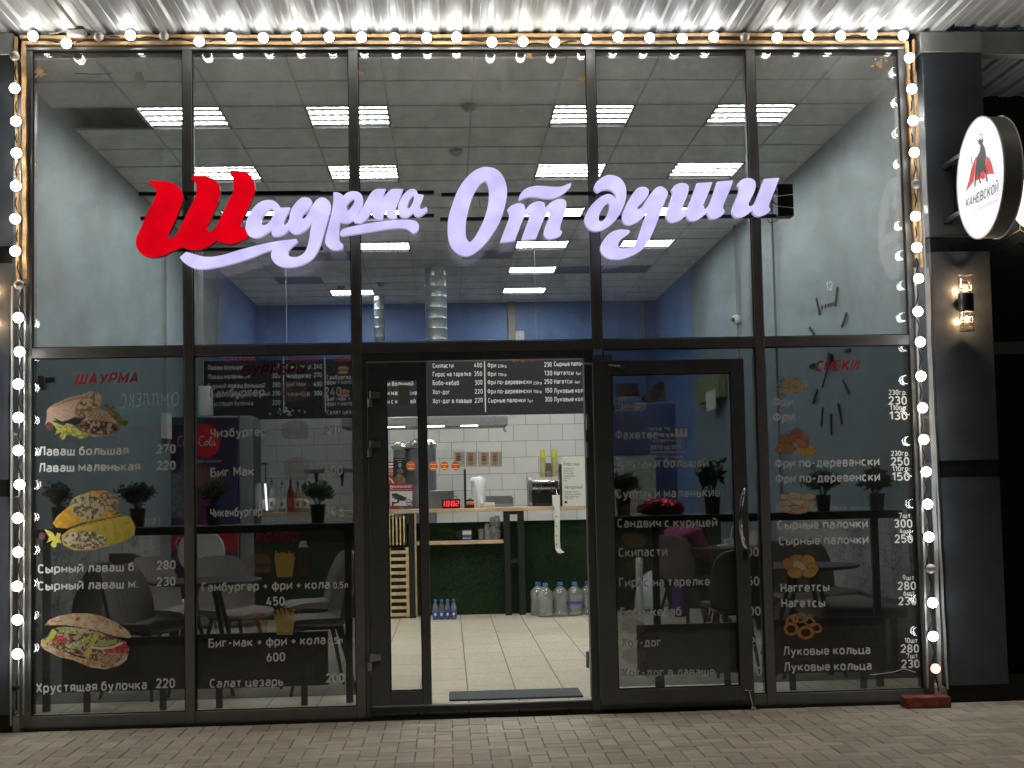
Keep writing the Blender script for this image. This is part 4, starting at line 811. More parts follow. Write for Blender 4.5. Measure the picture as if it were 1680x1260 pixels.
def string(label, pts, side):
    t = thing('string_lights', label, 'string lights', tuple(PY(abs(pts[0][0]), pts[0][1], -.09)), 'strings of opal bulbs framing the shopfront'); cab = []
    for i, (u, v) in enumerate(pts):
        m = random.choice(['bulb','bulb','bulb2','bulb3'])
        if u < 0: m = 'bulboff'; u = -u
        if u == 9000: u = 1535; m = 'bulbdim'
        c = PY(u, v, -.112); d = Vector((random.uniform(-.12,.12), -1, random.uniform(-.3, -.02))).normalized(); bulbmesh('bulb', m, t, c, d)
        cab.append(c - d*.078); 
        if i < len(pts)-1:
            u2 = abs(pts[i+1][0]); u2 = 1535 if u2 == 9000 else u2; n_ = PY((u+u2)/2, (v+pts[i+1][1])/2, -.062); cab.append(n_ + Vector((random.uniform(-.006,.006), random.uniform(-.004,.002), random.uniform(-.010,.004))))
    if side == 'left': cab += [PY(27,1128,-.05), PY(27,1165,-.03)]; s = MB(); c = PY(27,1128,-.07); s.lathe([(.010,-.04),(.018,-.036),(.018,0),(.013,.0),(.012,-.03)], (c.x, c.y, c.z), 12, 'y'); s.build('socket', 'cable', t)
    if side == 'right': cab += [PY(1538,1118,-.05), PY(1540,1134,-.04)]
    b = MB(); b.tube(cab, .0048, 6); b.build('cable', 'cable', t, smooth=60); return t
string('row of opal bulbs strung along the top of the shopfront under the canopy', top, 'top')
string('column of opal bulbs down the left edge of the shopfront', left, 'left')
string('column of opal bulbs down the right edge ending above the brick', right, 'right')
jb = MB(); x0, x1, z0, z1 = rect(113, 52, 142, 62, -.06); jb.box(x0, x1, -.11, -.02, z0, z1); jbo = jb.build('junction_box', 'plastic', None, bevel=.006)
tag(jbo, 'small white junction box above the upper left corner of the glass', 'junction box')
jb = MB(); x0, x1, z0, z1 = rect(116, 40, 138, 51, -.06); jb.box(x0, x1, -.10, -.03, z0+.002, z1); c = PY(124,46,-.10); jb.lathe([(.012,0),(.012,-.006),(.004,-.008)], tuple(c), 12, 'y'); ob = jb.build('cable_housing', 'frame', jbo, bevel=.003)
jb = MB(); jb.tube([PY(80,56,-.05),PY(95,54,-.06),PY(110,49,-.07),PY(117,46,-.06)], .003, 6); jb.tube([PY(140,50,-.06),PY(155,52,-.05),PY(175,60,-.04)], .003, 6); jb.build('cable', 'wcable', jbo)
# brick holding the string
b = MB(); x0, x1, z0, z1 = rect(1480, 1134, 1553, 1155, -.16); b.box(x0, x1, -.24, -.115, GZ, GZ+.068)
bm_o = b.build('loose_brick', 'brick', None, bevel=.008, seg=2); tag(bm_o, 'worn red brick lying at the foot of the right light string', 'brick')
me = bm_o.data
bm = bmesh.new(); bm.from_mesh(me); bmesh.ops.subdivide_edges(bm, edges=[e for e in bm.edges if e.calc_length() > .03], cuts=5, use_grid_fill=True)
for v in bm.verts: 
    if v.co.z > GZ+.004: v.co += Vector(mnoise.noise_vector(v.co*28))*.006
bm.to_mesh(me); bm.free()
# fallen leaf scraps
b = MB()
for u, v in ((1107,1245),(1535,1220),(1330,1170),(900,1240)):
    p = PZ(u, v, GZ+.006); b.add([p+Vector((random.uniform(-.012,.012), random.uniform(-.012,.012), random.uniform(0,.006))) for _ in range(5)], [(0,1,2),(0,2,3),(0,3,4)])
tag(b.build('litter_scrap', 'paper'), kind='stuff')

# ================================================================== ILLUMINATED SIGN
def spline(segs):
    P = []
    for (o, s, pts) in segs:
        for q in pts: P.append((o[0]+q[0]/s, o[1]+q[1]/s, len(q) > 2))
    out = []; n = len(P)
    for i in range(n):
        p0, p1, p2, p3 = P[i-1], P[i], P[(i+1) % n], P[(i+2) % n]
        a = Vector(p1[:2]); b = Vector(p2[:2]); L = (b-a).length
        t1 = (b-Vector(p0[:2])) if not p1[2] else (b-a); t2 = (Vector(p3[:2])-a) if not p2[2] else (b-a)
        if t1.length > 1e-6: t1 = t1.normalized()*L
        if t2.length > 1e-6: t2 = t2.normalized()*L
        for k in range(5):
            t = k/5; h00, h10, h01, h11 = 2*t**3-3*t*t+1, t**3-2*t*t+t, -2*t**3+3*t*t, t**3-t*t; q = a*h00+t1*h10+b*h01+t2*h11; out.append((q.x, q.y))
    return out
ZA, ZB, ZCc, ZD, ZE, ZF = ((220,260), 6.4615), ((400,280), 7.41), ((530,290), 9.333), ((720,260), 7.0), ((940,270), 7.41), ((1080,270), 7.0)
def L(z, pts): return (z[0], z[1], pts)
c_ = 1
letters = [
 ('letterred', 'lrimr', [[L(ZA, [(150,265,c_),(162,232,c_),(260,235),(380,250),(470,300),(513,375),(510,460),(470,570),(410,710),(362,805),(368,840),(405,838),(450,795),(490,730),(560,580),(630,450),(660,370),(662,285),(640,240),(602,212,c_),(622,178,c_),(740,190),(830,210),(890,265),(912,340),(900,430),(850,560),(800,670),(772,740),(790,772),(835,755),(880,700),(950,560),(1010,430),(1045,360),(1054,260),(1048,210),(1008,155,c_),(1020,125,c_),(1100,128),(1190,145),(1250,200),(1280,280),(1278,350),(1250,430),(1200,540),(1150,640),(1128,700),(1130,722,c_),(1180,735,c_),(1195,780),(1215,825,c_),(1180,850),(1100,890),(1020,908),(940,895),(870,872,c_),(780,935),(690,965),(600,968),(510,938,c_),(400,985),(300,1030),(200,1050),(110,1030),(50,980),(20,900),(25,840),(70,740),(130,600),(190,480),(230,390),(235,350),(225,315),(195,285)])]]),
 ('letter', 'lrim', [[L(ZB, [(20,690),(30,620),(60,540),(110,460),(170,400),(240,362),(320,355),(380,375),(420,410),(445,448,c_),(560,445,c_),(530,520),(490,600),(478,640),(490,658),(525,640),(550,595,c_),(565,510),(600,430),(650,370),(700,330),(760,325),(810,345),(825,385),(810,430),(770,480),(720,530),(705,565),(717,582),(745,570),(780,520),(830,430),(880,360),(930,328),(980,330),(1035,370),(1055,420),(1045,500),(1010,620),(970,760),(930,900),(880,1010),(820,1080),(740,1130),(650,1160),(560,1172),(470,1168),(400,1140),(350,1090),(330,1040),(335,990),(352,955,c_),(250,990),(120,1045)]),
   L(ZA, [(1180,1070),(1050,1110),(900,1145),(750,1170),(650,1165),(560,1125),(510,1085),(482,1045,c_),(555,988,c_),(640,1015),(740,1040),(840,1040),(950,1020),(1060,985)]),
   L(ZB, [(0,948),(150,910),(300,875),(450,850),(640,828,c_),(652,865,c_),(600,910),(550,960),(535,1000),(550,1035),(600,1050),(670,1040),(730,1000),(765,940),(790,850),(810,730),(825,660),(838,615,c_),(780,690),(720,740),(650,770),(600,765),(565,740),(550,710,c_),(500,760),(440,790),(380,798),(345,785),(338,750),(345,712,c_),(290,750),(220,795),(150,815),(90,805),(50,775),(28,730)])],
   [L(ZB, [(210,610),(225,560),(270,500),(320,465),(350,462),(362,490),(355,540),(320,610),(280,650),(245,660),(215,645)])]]),
 ('letter', 'lrim', [[L(ZB, [(1088,262,c_),(1130,262),(1170,275),(1210,305,c_),(1260,265),(1330,248),(1400,262),(1440,310),(1448,370),(1435,430),(1400,500),(1350,580),(1290,625),(1240,635),(1170,622,c_),(1160,680),(1155,760),(1162,850),(1205,895,c_),(1205,940,c_),(1150,962),(1080,960),(1020,925),(990,880),(988,840),(1010,740),(1050,580),(1080,440),(1090,350)])],[L(ZB, [(1240,430,c_),(1290,370),(1330,342),(1345,350),(1340,390),(1300,450),(1252,498,c_),(1258,470),(1252,448)])]]),
 ('letter', 'lrim', [[L(ZCc, [(465,665,c_),(530,590),(600,480),(660,370),(710,280),(770,210),(830,185),(960,185,c_),(930,260),(915,332,c_),(970,260),(1030,200),(1080,185),(1225,185,c_),(1190,280),(1130,420),(1105,500),(1108,550),(1130,590,c_),(1125,632,c_),(1060,638),(1000,620),(970,580),(972,520),(980,465,c_),(940,540),(920,600),(912,652,c_),(850,650),(790,625),(755,580),(752,530),(768,480,c_),(710,580),(650,660),(570,708,c_),(480,700,c_)])]]),
 ('letter', 'lrim', [[L(ZCc, [(1150,500),(1155,430),(1190,340),(1250,250),(1320,195),(1390,185),(1430,210),(1455,265,c_),(1540,275,c_),(1510,360),(1480,440),(1490,485),(1525,488),(1585,455,c_),(1600,520,c_),(1540,570),(1470,608),(1410,595),(1380,548,c_),(1330,590),(1260,622),(1200,610),(1160,570)])],[L(ZCc, [(1290,440),(1310,370),(1350,310),(1385,280),(1392,310),(1380,380),(1345,450),(1310,485),(1290,470)])]]),
 ('letter', 'lrim', [[L(ZCc, [(262,850),(290,810),(380,775),(600,730),(850,690),(1100,665),(1300,658),(1400,670),(1455,710),(1465,760),(1450,820),(1410,855),(1370,860),(1320,820),(1260,790),(1180,782),(1000,795),(750,835),(500,875),(290,905,c_),(265,890)])]]),
 ('letter', 'lrim', [[L(ZD, [(100,800),(110,680),(150,540),(210,380),(300,240),(400,145),(500,100),(580,98),(670,130),(740,210),(778,320),(780,440),(750,580),(700,720),(620,860),(530,980),(430,1070),(340,1115),(280,1115),(200,1080),(140,1010),(108,910)])],[L(ZD, [(308,840),(310,740),(335,600),(380,450),(430,350),(480,285),(525,258),(555,275),(573,340),(575,450),(555,580),(510,720),(450,840),(400,920),(355,958),(325,930),(310,890)])]]),
 ('letter', 'lrim', [[L(ZD, [(912,480,c_),(930,420),(980,360),(1050,325),(1150,312),(1250,320),(1350,325),(1420,318),(1480,295),(1520,280,c_),(1510,325),(1450,385),(1380,430),(1300,455),(1200,452),(1100,438),(1020,440),(960,460)])]]),
 ('letter', 'lrim', [[L(ZD, [(785,590,c_),(820,550),(880,520),(930,512),(975,530),(995,590,c_),(1040,535),(1100,500),(1160,490),(1210,510),(1225,565,c_),(1280,510),(1340,475),(1400,463),(1450,480),(1465,520),(1455,590),(1420,700),(1395,780),(1395,820),(1418,840,c_),(1400,880),(1350,905),(1290,922),(1240,915),(1210,880),(1208,840),(1230,760),(1265,680),(1275,620),(1262,600),(1230,640),(1190,730),(1150,830),(1115,920,c_),(945,938,c_),(975,850),(1010,760),(1035,690),(1040,650),(1025,632),(1000,645),(970,690),(930,790),(870,945,c_),(700,965,c_),(750,830),(790,730),(808,670),(805,630)])]]),
 ('letter', 'lrim', [[L(ZE, [(140,670),(160,600),(220,500),(300,420),(380,370),(440,358),(490,380),(530,430,c_),(520,370),(480,320),(430,300),(370,305),(300,340,c_),(265,310),(258,270),(280,220),(340,165),(410,130),(470,125),(550,150),(610,205),(645,290),(648,380),(630,470),(580,580),(520,670),(440,745),(360,790),(280,808),(210,790),(160,740)])],[L(ZE, [(315,670),(320,620),(350,550),(390,490),(425,465),(445,490),(435,560),(400,640),(360,685),(330,688)])]]),
 ('letter', 'lrim', [[L(ZE, [(600,640),(620,560),(670,450),(730,350),(790,285),(860,270),(910,290),(925,330),(900,390),(840,460),(790,510),(785,535),(810,535),(850,500),(920,390),(990,300),(1050,265),(1100,275),(1150,325),(1155,360),(1130,420),(1060,600),(990,780),(930,910),(880,990),(800,1060),(700,1110),(600,1145),(510,1150),(420,1135),(360,1090),(335,1030),(345,970),(400,880),(470,820),(560,790),(640,790),(685,800),(685,830),(640,865),(580,910),(550,970),(560,1005),(600,1018),(680,1010),(740,985),(790,900),(850,720),(900,580,c_),(840,650),(770,700),(700,730),(650,728),(615,700)])]]),
 ('letter', 'lrim', [[L(ZF, [(145,295,c_),(190,240),(250,212),(300,212),(345,240),(350,290),(330,360),(290,460),(275,510),(290,530),(330,500),(370,420),(410,310),(445,212,c_),(622,200,c_),(590,290),(540,410),(515,480),(530,508),(570,480),(610,400),(650,290),(680,195,c_),(860,180,c_),(830,270),(780,390),(745,490),(765,540,c_),(740,575),(690,605),(630,622),(590,610),(560,550,c_),(500,600),(440,635),(390,645),(345,625),(320,580,c_),(260,630),(200,655),(150,662),(105,630),(90,580),(110,510),(150,400),(165,340),(160,310)])]]),
 ('letter', 'lrim', [[L(ZF, [(905,235,c_),(950,180),(1010,155),(1070,160),(1110,190),(1120,240),(1100,320),(1060,400),(1038,460),(1060,478),(1110,440),(1160,320),(1220,162,c_),(1392,150,c_),(1350,260),(1300,390),(1270,480),(1290,515,c_),(1265,550),(1200,580),(1140,590),(1100,565),(1085,520,c_),(1030,565),(960,600),(900,605),(860,575),(850,530),(870,460),(915,350),(932,290),(925,255)])]]),
]
sign = thing('illuminated_sign', 'backlit script letters on rails, one big red, the rest lilac white', 'shop sign', tuple(PY(750, 350, -.12)))
YS = -.155
def flatshape(loops, y, depth, parent, name, mats):
    cu = bpy.data.curves.new(name, 'CURVE'); cu.dimensions = '2D'; cu.fill_mode = 'BOTH'; cu.extrude = depth/2
    for lp in loops:
        sp_ = cu.splines.new('POLY'); sp_.points.add(len(lp)-1); sp_.use_cyclic_u = True
        for i, (x, z) in enumerate(lp): sp_.points[i].co = (x, z, 0, 1)
    ob = bpy.data.objects.new('tmp', cu); me = bpy.data.meshes.new_from_object(ob); bpy.data.objects.remove(ob); bpy.data.curves.remove(cu); me.name = name
    me.materials.clear()
    for m_ in mats: me.materials.append(M[m_])
    for v in me.vertices: x, z, d = v.co; v.co = (x, y+depth/2-d, z)
    for pl in me.polygons: pl.material_index = 0
    me.update()
    for pl in me.polygons: pl.material_index = 0 if (abs(pl.normal.y) > .9 and pl.center.y < y+.001) else min(1, len(mats)-1)
    return link(name, me, parent)
for mf, mr, loops in letters:
    LP = [[(lambda w_: (w_.x, w_.z))(PY(u, v, YS)) for u, v in spline(lp)] for lp in loops]
    flatshape(LP, YS, .045, sign, 'letter', [mf, mr])
def hrail(u0, u1, v):
    a, b_ = PY(u0, v, -.085), PY(u1, v, -.085); z = (a.z+b_.z)/2; b = MB(); b.box(a.x, b_.x, -.095, -.065, z-.010, z+.010); b.build('mounting_rail', 'black', sign)
for u0, u1, v in ((228,526,317),(400,712,317),(231,712,356),(231,530,409),(724,1275,317),(722,1275,357)): hrail(u0, u1, v)
b = MB()
for x in XM[1:5]:
    for v in (317, 357): z = PY(750, v, -.06).z; b.box(x-.012, x+.012, -.064, -.001, z-.016, z+.016)
b.build('rail_bracket', 'black', sign)
x0, x1, z0, z1 = rect(1274, 303, 1300, 356, -.12); b = MB(); b.box(x0, x1, -.15, -.06, z0, z1)
for k in range(7): b.box(x0+.01+k*.012, x0+.014+k*.012, -.154, -.149, z0+.01, z0+.03)
ps = b.build('power_supply', 'blackp', sign, bevel=.003)
b = MB(); b.tube([PY(1273,322,-.155), PY(1301,319,-.155)], .0022, 6); b.tube([PY(1273,338,-.155), PY(1302,341,-.155)], .0022, 6); b.build('clamp_wire', 'plastic', ps)
b = MB(); b.tube([PY(1262,354,-.11),PY(1259,360,-.12),PY(1263,366,-.12),PY(1270,364,-.12),PY(1277,360,-.12)], .003, 6); b.tube([PY(1264,328,-.1),PY(1270,333,-.1),PY(1275,336,-.1)], .003, 6); b.tube([PY(785,322,-.1),PY(787,330,-.1),PY(788,340,-.1)], .0016, 5); b.build('cable', 'cable', sign)

# ================================================================== ROUND PROJECTING SIGN
# disc in a plane square to the shopfront, facing left
xs = 3.185; 
def prx(u, v): return PX(u, v, xs)
pa, pb = prx(1570.5, 295), prx(1647.6, 285); yc = (pa.y+pb.y)/2; zc_ = (prx(1609,191).z+prx(1609,391).z)/2; rs = (prx(1609,191).z-prx(1609,391).z)/2
rsign = thing('round_sign', 'round lightbox with a bull emblem projecting on a bracket from the right pier', 'sign', (xs+.05, yc, zc_))
b = MB(); prof = [(.001,.0),(rs-.004,.0),(rs,.004),(rs,.106),(rs-.004,.11),(.001,.11)]; b.lathe([prof[2],prof[3]], (xs,yc,zc_), 72, 'x', cap=False); b.build('rim', 'frame', rsign, smooth=40)
b = MB(); b.lathe([(.0005,0),(rs*.5,-.0005),(rs-.003,0)], (xs-.001,yc,zc_), 72, 'x', cap=False); face = b.build('sign_face', 'signface', rsign)
b = MB(); b.lathe([(.0005,0),(rs-.003,0)], (xs+.111,yc,zc_), 72, 'x', cap=False); b.build('sign_face', 'signface', rsign)
b = MB(); b.lathe([(rs,-.004),(rs+.005,-.004),(rs+.005,.004),(rs,.004)], (xs,yc,zc_), 72, 'x', cap=False); b.lathe([(rs,-.004),(rs+.005,-.004),(rs+.005,.004),(rs,.004)], (xs+.11,yc,zc_), 72, 'x', cap=False); b.build('rim_edge', 'plastic', rsign)
def onface(pts, d=.0016):      # photo points on the sign's face plane
    return [PX(u, v, xs-d) for u, v in pts]
def facepoly(pts, name, m, d):
    P = onface(pts, d); cu_loop = [(p.y, p.z) for p in P]; me = bpy.data.meshes.new(name)
    from mathutils.geometry import tessellate_polygon
    tri = tessellate_polygon([[Vector((a, c, 0)) for a, c in cu_loop]]); me.from_pydata([tuple(p) for p in P], [], tri); me.materials.append(M[m]); return link(name, me, face)
ZG = lambda pts: [(1540+x/5.25, 180+y/5.25) for x, y in pts]
M['signred'] = emis('sign_red', (.70,.02,.015), .5); M['signblack'] = mat('sign_black', (.06,.06,.06), .5)
facepoly(ZG([(232,712),(262,600),(280,510),(312,420),(345,385),(318,455),(312,540),(300,620),(262,668)]), 'emblem', 'signred', .002)
facepoly(ZG([(410,395),(440,420),(462,480),(474,545),(495,556),(440,552),(412,560),(404,500)]), 'emblem', 'signred', .002)
facepoly(ZG([(318,600),(330,545),(392,520),(402,585),(385,600),(350,590),(330,610)]), 'emblem', 'signred', .0018)
facepoly(ZG([(345,260),(352,248),(368,262),(384,240),(384,270),(378,290),(398,330),(408,390),(404,470),(410,540),(424,610),(412,622),(402,560),(388,520),(360,545),(352,590),(368,632),(356,636),(340,590),(338,545),(326,570),(316,662),(306,666),(312,560),(318,470),(330,410),(352,360),(360,310),(346,295),(340,278)]), 'emblem', 'signblack', .003)
b = MB(); b.tube(onface(ZG([(316,468),(285,455),(280,430),(284,400)]), .002), .0028, 5); b.tube(onface(ZG([(345,206),(362,214),(376,214),(374,232),(364,250)]), .002), .0022, 5); b.tube(onface(ZG([(322,250),(334,268),(346,272)]), .002), .002, 5); b.build('emblem', 'signblack', face)
b = MB(); A, B_ = onface(ZG([(232,850),(512,708)]), .003); up = onface(ZG([(236,768)]), .003)[0]-A; W = text_width('КАНЕВСКОЙ', .13, .13); text(b, 'КАНЕВСКОЙ', A, (B_-A)/W, up, Vector((-1,0,0)), t=.13); b.build('lettering', 'signblack', face)
b = MB(); A, B_ = onface(ZG([(232,912),(514,768)]), .003); b.quad(A, B_, B_+Vector((0,0,-.003)), A+Vector((0,0,-.003))); b.build('underline', 'signred', face)
b = MB()
for v in (275, 363):
    a = PY(1553, v, yf); b.box(a.x-.02, a.x+.035, yf-.012, yf-.001, a.z-.024, a.z+.024); b.box(a.x+.005, xs+.05, yf-.030, yf-.010, a.z-.008, a.z+.008); b.box(xs+.03, xs+.06, yc+rs-.04, yf-.012, a.z-.012, a.z+.012)
a0, a1 = PY(1560, 275, yf), PY(1560, 363, yf); b.box(a0.x, a0.x+.012, yf-.032, yf-.020, a1.z, a0.z); b.build('bracket', 'black', rsign)

# ================================================================== WALL SCONCES
def sconce(cx, cz, label):
    y = yf-.085; t = thing('wall_sconce', label, 'wall lamp', (cx, y, cz), 'up-and-down wall lamps on the piers')
    r = .046; b = MB(); b.lathe([(r,-.058),(r+.001,-.056),(r+.001,.056),(r,.058),(.012,.058),(.012,-.058)], (cx,y,cz), 32); b.build('lamp_body', 'dsteel', t, smooth=40)
    b = MB(); b.box(cx-.02, cx+.02, yf-.05, yf-.002, cz-.022, cz+.022); b.lathe([(.05,0),(.05,.014)], (cx, yf-.016, cz), 24, 'y'); b.build('wall_plate', 'dsteel', t, smooth=40)
    for s in (1, -1):
        b = MB(); b.lathe([(r-.001, s*.058),(r-.001, s*.175),(r-.005, s*.175),(r-.005, s*.06)], (cx,y,cz), 32, cap=False); b.build('glass_shade', 'sconceglass', t, smooth=40)
        b = MB(); b.lathe([(r+.002, s*.176),(r+.002, s*.182),(r-.012, s*.183)], (cx,y,cz), 32, cap=False)
        if s < 0: b.lathe([(.0005, s*.1805),(r+.002, s*.180)], (cx,y,cz), 32, cap=False)
        for k in range(8): a = math.pi*k/4; px_, py_ = cx+(r-.008)*math.cos(a), y+(r-.008)*math.sin(a); b.tube([(px_,py_,cz+s*.058),(px_,py_,cz+s*.176)], .0012, 4)
        for z_ in (.085,.115,.150): b.lathe([(r-.007, s*z_),(r-.007, s*(z_+.003))], (cx,y,cz), 24, cap=False)
        b.build('shade_cage', 'steel', t)
        b = MB(); b.lathe([(.0015,s*.084),(.004,s*.090),(.004,s*.108),(.0008,s*.114)], (cx,y,cz), 14); b.build('bulb', 'filament', t, smooth=60)
        pl_ = bpy.data.lights.new('sconce_light', 'POINT'); pl_.energy = 4.2; pl_.color = (1,.72,.45); pl_.shadow_soft_size = .013; lo = bpy.data.objects.new('sconce_light', pl_); COL.objects.link(lo); lo.parent = t; lo.matrix_parent_inverse = Matrix.Translation(-Vector(t.location)); lo.location = (cx, y, cz+s*.098)
    return t
c = PY(1585, 497, yf-.085); sconce(c.x, c.z, 'lit up-and-down wall sconce with wire-caged glass on the right pier')
c = PY(-22, 500, yf-.085); sconce(c.x, c.z, 'lit wall sconce on the left pier at the picture edge')

# ================================================================== COUNTER AND KITCHEN
YC = 5.82                                  # front edge of the counter
def zpx(v, y, u=760): return PY(u, v, y).z
zct = zpx(834, YC); 
ctr = thing('service_counter', 'wooden-topped service counter on black steel legs with an artificial grass front', 'counter', (0, YC, 0))
xa, xb = PY(415, 838, YC).x, PY(1004, 838, YC).x
b = MB(); b.box(xa, xb, YC, YC+.62, zct-.04, zct); b.build('counter_top', 'wood', ctr, bevel=.004)
def wpost(u, v0, v1, y, w_=.028, d=.04, m='leg', par=None, nm='leg'):
    x = PY(u, (v0+v1)/2, y).x; b = MB(); b.box(x-w_, x+w_, y, y+d, PY(u, v1, y).z if v1 else 0, PY(u, v0, y).z); return b.build(nm, m, par, bevel=.003)
for u in (833, 856): x = PY(u, 930, YC+.02).x; b = MB(); b.box(x-.034, x+.034, YC+.02, YC+.09, 0, zct-.041); b.build('leg', 'leg', ctr, bevel=.003)
x1_, x2_ = PY(833,930,YC+.02).x, PY(856,930,YC+.02).x; b = MB(); b.box(x1_+.035, x2_-.035, YC+.03, YC+.08, zpx(924,YC,845), zpx(917,YC,845)); b.box(x1_+.035, x2_-.035, YC+.03, YC+.08, zct-.075, zct-.0415); b.build('stretcher', 'leg', ctr)
x3_ = PY(676, 930, YC).x; b = MB(); b.box(x3_-.03, x3_+.03, YC+.0, YC+.07, 0, zct-.041); b.build('leg', 'leg', ctr, bevel=.003)
x4_ = PY(682, 930, YC).x; b = MB(); b.box(x4_-.006, x4_+.010, YC+.01, YC+.05, .02, zct-.041); b.build('side_edging', 'wood', ctr)
yg = 6.02; zg = PY(760, 857, yg).z
b = MB(); b.box(xa, xb+1.2, yg+.03, yg+.06, 0, zg); b.build('front_panel', 'grass', ctr)
# tufted grass facing
gb = MB(); gx0, gx1 = PY(420, 930, yg).x, PY(1070, 930, yg).x
for _ in range(26000):
    x, z = random.uniform(gx0, gx1), random.uniform(.005, zg-.004); a = random.gauss(0, .5); l = random.uniform(.012, .026); p = Vector((x, yg+.029, z)); t = p + Vector((math.sin(a)*l*.7, -random.uniform(.010,.024), l*.8-.008)); sd = Vector((.003,0,.0006))
    gb.add([p-sd, p+sd, t], [(0,1,2)])
gb.build('artificial_grass', 'grass', ctr)['kind'] = 'stuff'
zs0, zs1 = zpx(893, YC+.05), zpx(887, YC+.05); b = MB(); b.box(x4_+.012, x1_-.035, YC+.05, YC+.19, zs0, zs1); b.build('lower_shelf', 'wood', ctr, bevel=.003)
# slatted crates
def crate(label, u0, v0, u1, v1, vertical, n):
    t = thing('slatted_crate', label, 'crate', tuple(PY((u0+u1)/2, v1, YC)), 'pine crates stacked under the counter'); x0, x1, z0, z1 = rect(u0, v0, u1, v1, YC-.01)
    fr = MB()
    for s in (0, 1):
        xx = x1-.030 if s else x0
        for z in (z0, z1-.03): 
            if vertical: fr.box(x0, x1, YC-.005, YC+.012, z, z+.03)
    if not vertical:
        for xx in (x0, x1-.03): fr.box(xx, xx+.03, YC+.004, YC+.03, z0, z1)
    fr.box(x0+.005, x1-.005, YC+.20, YC+.21, z0, z1); 
    fr.build('crate_frame', 'crate', t)
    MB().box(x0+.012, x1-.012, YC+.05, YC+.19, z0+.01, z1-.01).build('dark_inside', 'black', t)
    for k in range(n):
        b = MB()
        if vertical: w_ = (x1-x0)/n; b.box(x0+w_*k+.004, x0+w_*k+w_*.5, YC-.012, YC-.0055, z0+.002, z1-.002)
        else: h_ = (z1-z0)/n; b.box(x0+random.uniform(-.003,.003), x1+random.uniform(-.003,.003), YC-.012, YC+.0035, z0+h_*k+.012, z0+h_*k+h_*.62)
        b.build('slat', 'crate', t, bevel=.0015)
crate('upper pine crate with upright slats beneath the counter', 637, 846, 667, 895, True, 5)
crate('lower tall pine crate with level slats standing on the floor beneath the counter', 637, 899, 671, 1013, False, 10)
# menu board over the counter
YBd = 5.8; mbd = thing('menu_board', 'long black menu board with white prices hanging over the counter', 'menu board', (0, YBd, 2.0))
x0, x1 = PY(333, 640, YBd).x, PY(1006, 640, YBd).x; zb0 = PY(700, 683, YBd).z; MB().box(x0, x1, YBd, YBd+.03, zb0, zb0+.62).build('board_panel', 'board', mbd, bevel=.002)
for u in (465, 533, 795): a, e = PY(u, 596, YBd-.002), PY(u+1, 676, YBd-.002); MB().box(a.x-.006, a.x+.006, YBd-.003, YBd-.0005, e.z, a.z+.12).build('divider_line', 'offwhite', mbd)
for y_, (u, v) in ((0,(470,560)),(1,(880,560))): p = PY(u, v, YBd); b = MB(); b.tube([(p.x, YBd+.015, zb0+.62), (p.x, YBd+.015, HC)], .003, 5); b.build('hanging_wire', 'steel', mbd)
BT = [('Лаваш большая',341,607,401,606,8),('270',447,605,460,605,8),('Лаваш маленькая',341,622,410,621,8),('220',447,620,460,620,8),('Сырный лаваш большой',341,637,435,636,8),('280',447,635,460,635,8),('Сырный лаваш маленький',341,651,443,650,8),('230',447,649,460,649,8),('Хрустящая булочка',341,666,415,665,8),('220',447,664,460,664,8),
 ('Гамбургер',470,606,510,605,8),('240',515,605,528,605,8),('Чизбургер',470,621,510,620,8),('270',515,619,528,619,8),('Биг Мак',470,635,502,634,8),('400',515,634,528,634,8),('Чикенбур',470,650,508,649,8),('300',515,649,528,649,8),
 ('Гамбургер',536,623,576,622,7.5),('фри + кола',536,631,578,630,7.5),('Биг-мак +',536,658,575,657,7.5),('фри + кола',536,666,578,665,7.5),('Салат цезарь',536,680,590,679,7.5),
 ('Сувлаки большой',606,634,678,633,8),('Сувлаки маленькие',606,649,684,648,8),('Сандвич с курицей',606,663,682,662,8),
 ('Скипасти',710,604,744,603.5,8),('400',778,603,791,603,8),('Гирос на тарелке',710,618,773,617,8),('350',778,617,791,617,8),('Бобо-кебаб',710,632,753,632,8),('300',779,632,791.5,631,8),('Хот-дог',710,647,738,647,8),('220',779,646,792,646,8),('Хот-дог в лаваше',710,662,774,661,8),('220',779,661,792,660,8),
 ('Фри',800,603,814,603,8),('230гр.',817,603,832,603,5),('230',893,602,905,602,8),('Фри',800,617.5,814,617,8),('110гр.',817,617,832,617,5),('130',893,616,906,616,8),('Фри по-деревенски',800,631,872,630,8),('230гр.',875,631,890,630.5,5),('250',893,630,906,630,8),
 ('Фри по-деревенски',800,646,872,645,8),('110гр.',875,645,890,645,5),('150',894,645,906,644,8),('Сырные палочки',801,661,862,660,8),('7шт.',865,660,876,660,5),('300',894,659,906,659,8),
 ('Сырные палочки',909,601,965,600,8),('Наггетсы',909,616,941,615,8),('9шт.',945,615,955,615,5),('230',988,614,1001,614,8),('Нагетсы',909,630,939,629,8),('6шт.',943,629,953,629,5),('230',988,628,1001,628,8),('Луковые кольца',909,645,970,644,8),('280',988,643,1001,643,8),('Луковые кольца',909,659,970,658,8),('230',988,657,1001,657,8)]
for it in BT: b = MB(); tpx(b, it[0], it[1], it[2], it[3], it[4], it[5], YBd-.001, t=.16); b.build('lettering', 'offwhite', mbd)
for s_, u0, u1 in (('ШАУРМА',370,420),('БУРГЕРЫ',478,520),('КОМБО',548,580),('СНЕКИ',840,880)): b = MB(); tpx(b, s_, u0, 594, u1, 593, 8, YBd-.001, t=.2, slant=.2); b.build('lettering', 'redvinyl', mbd)
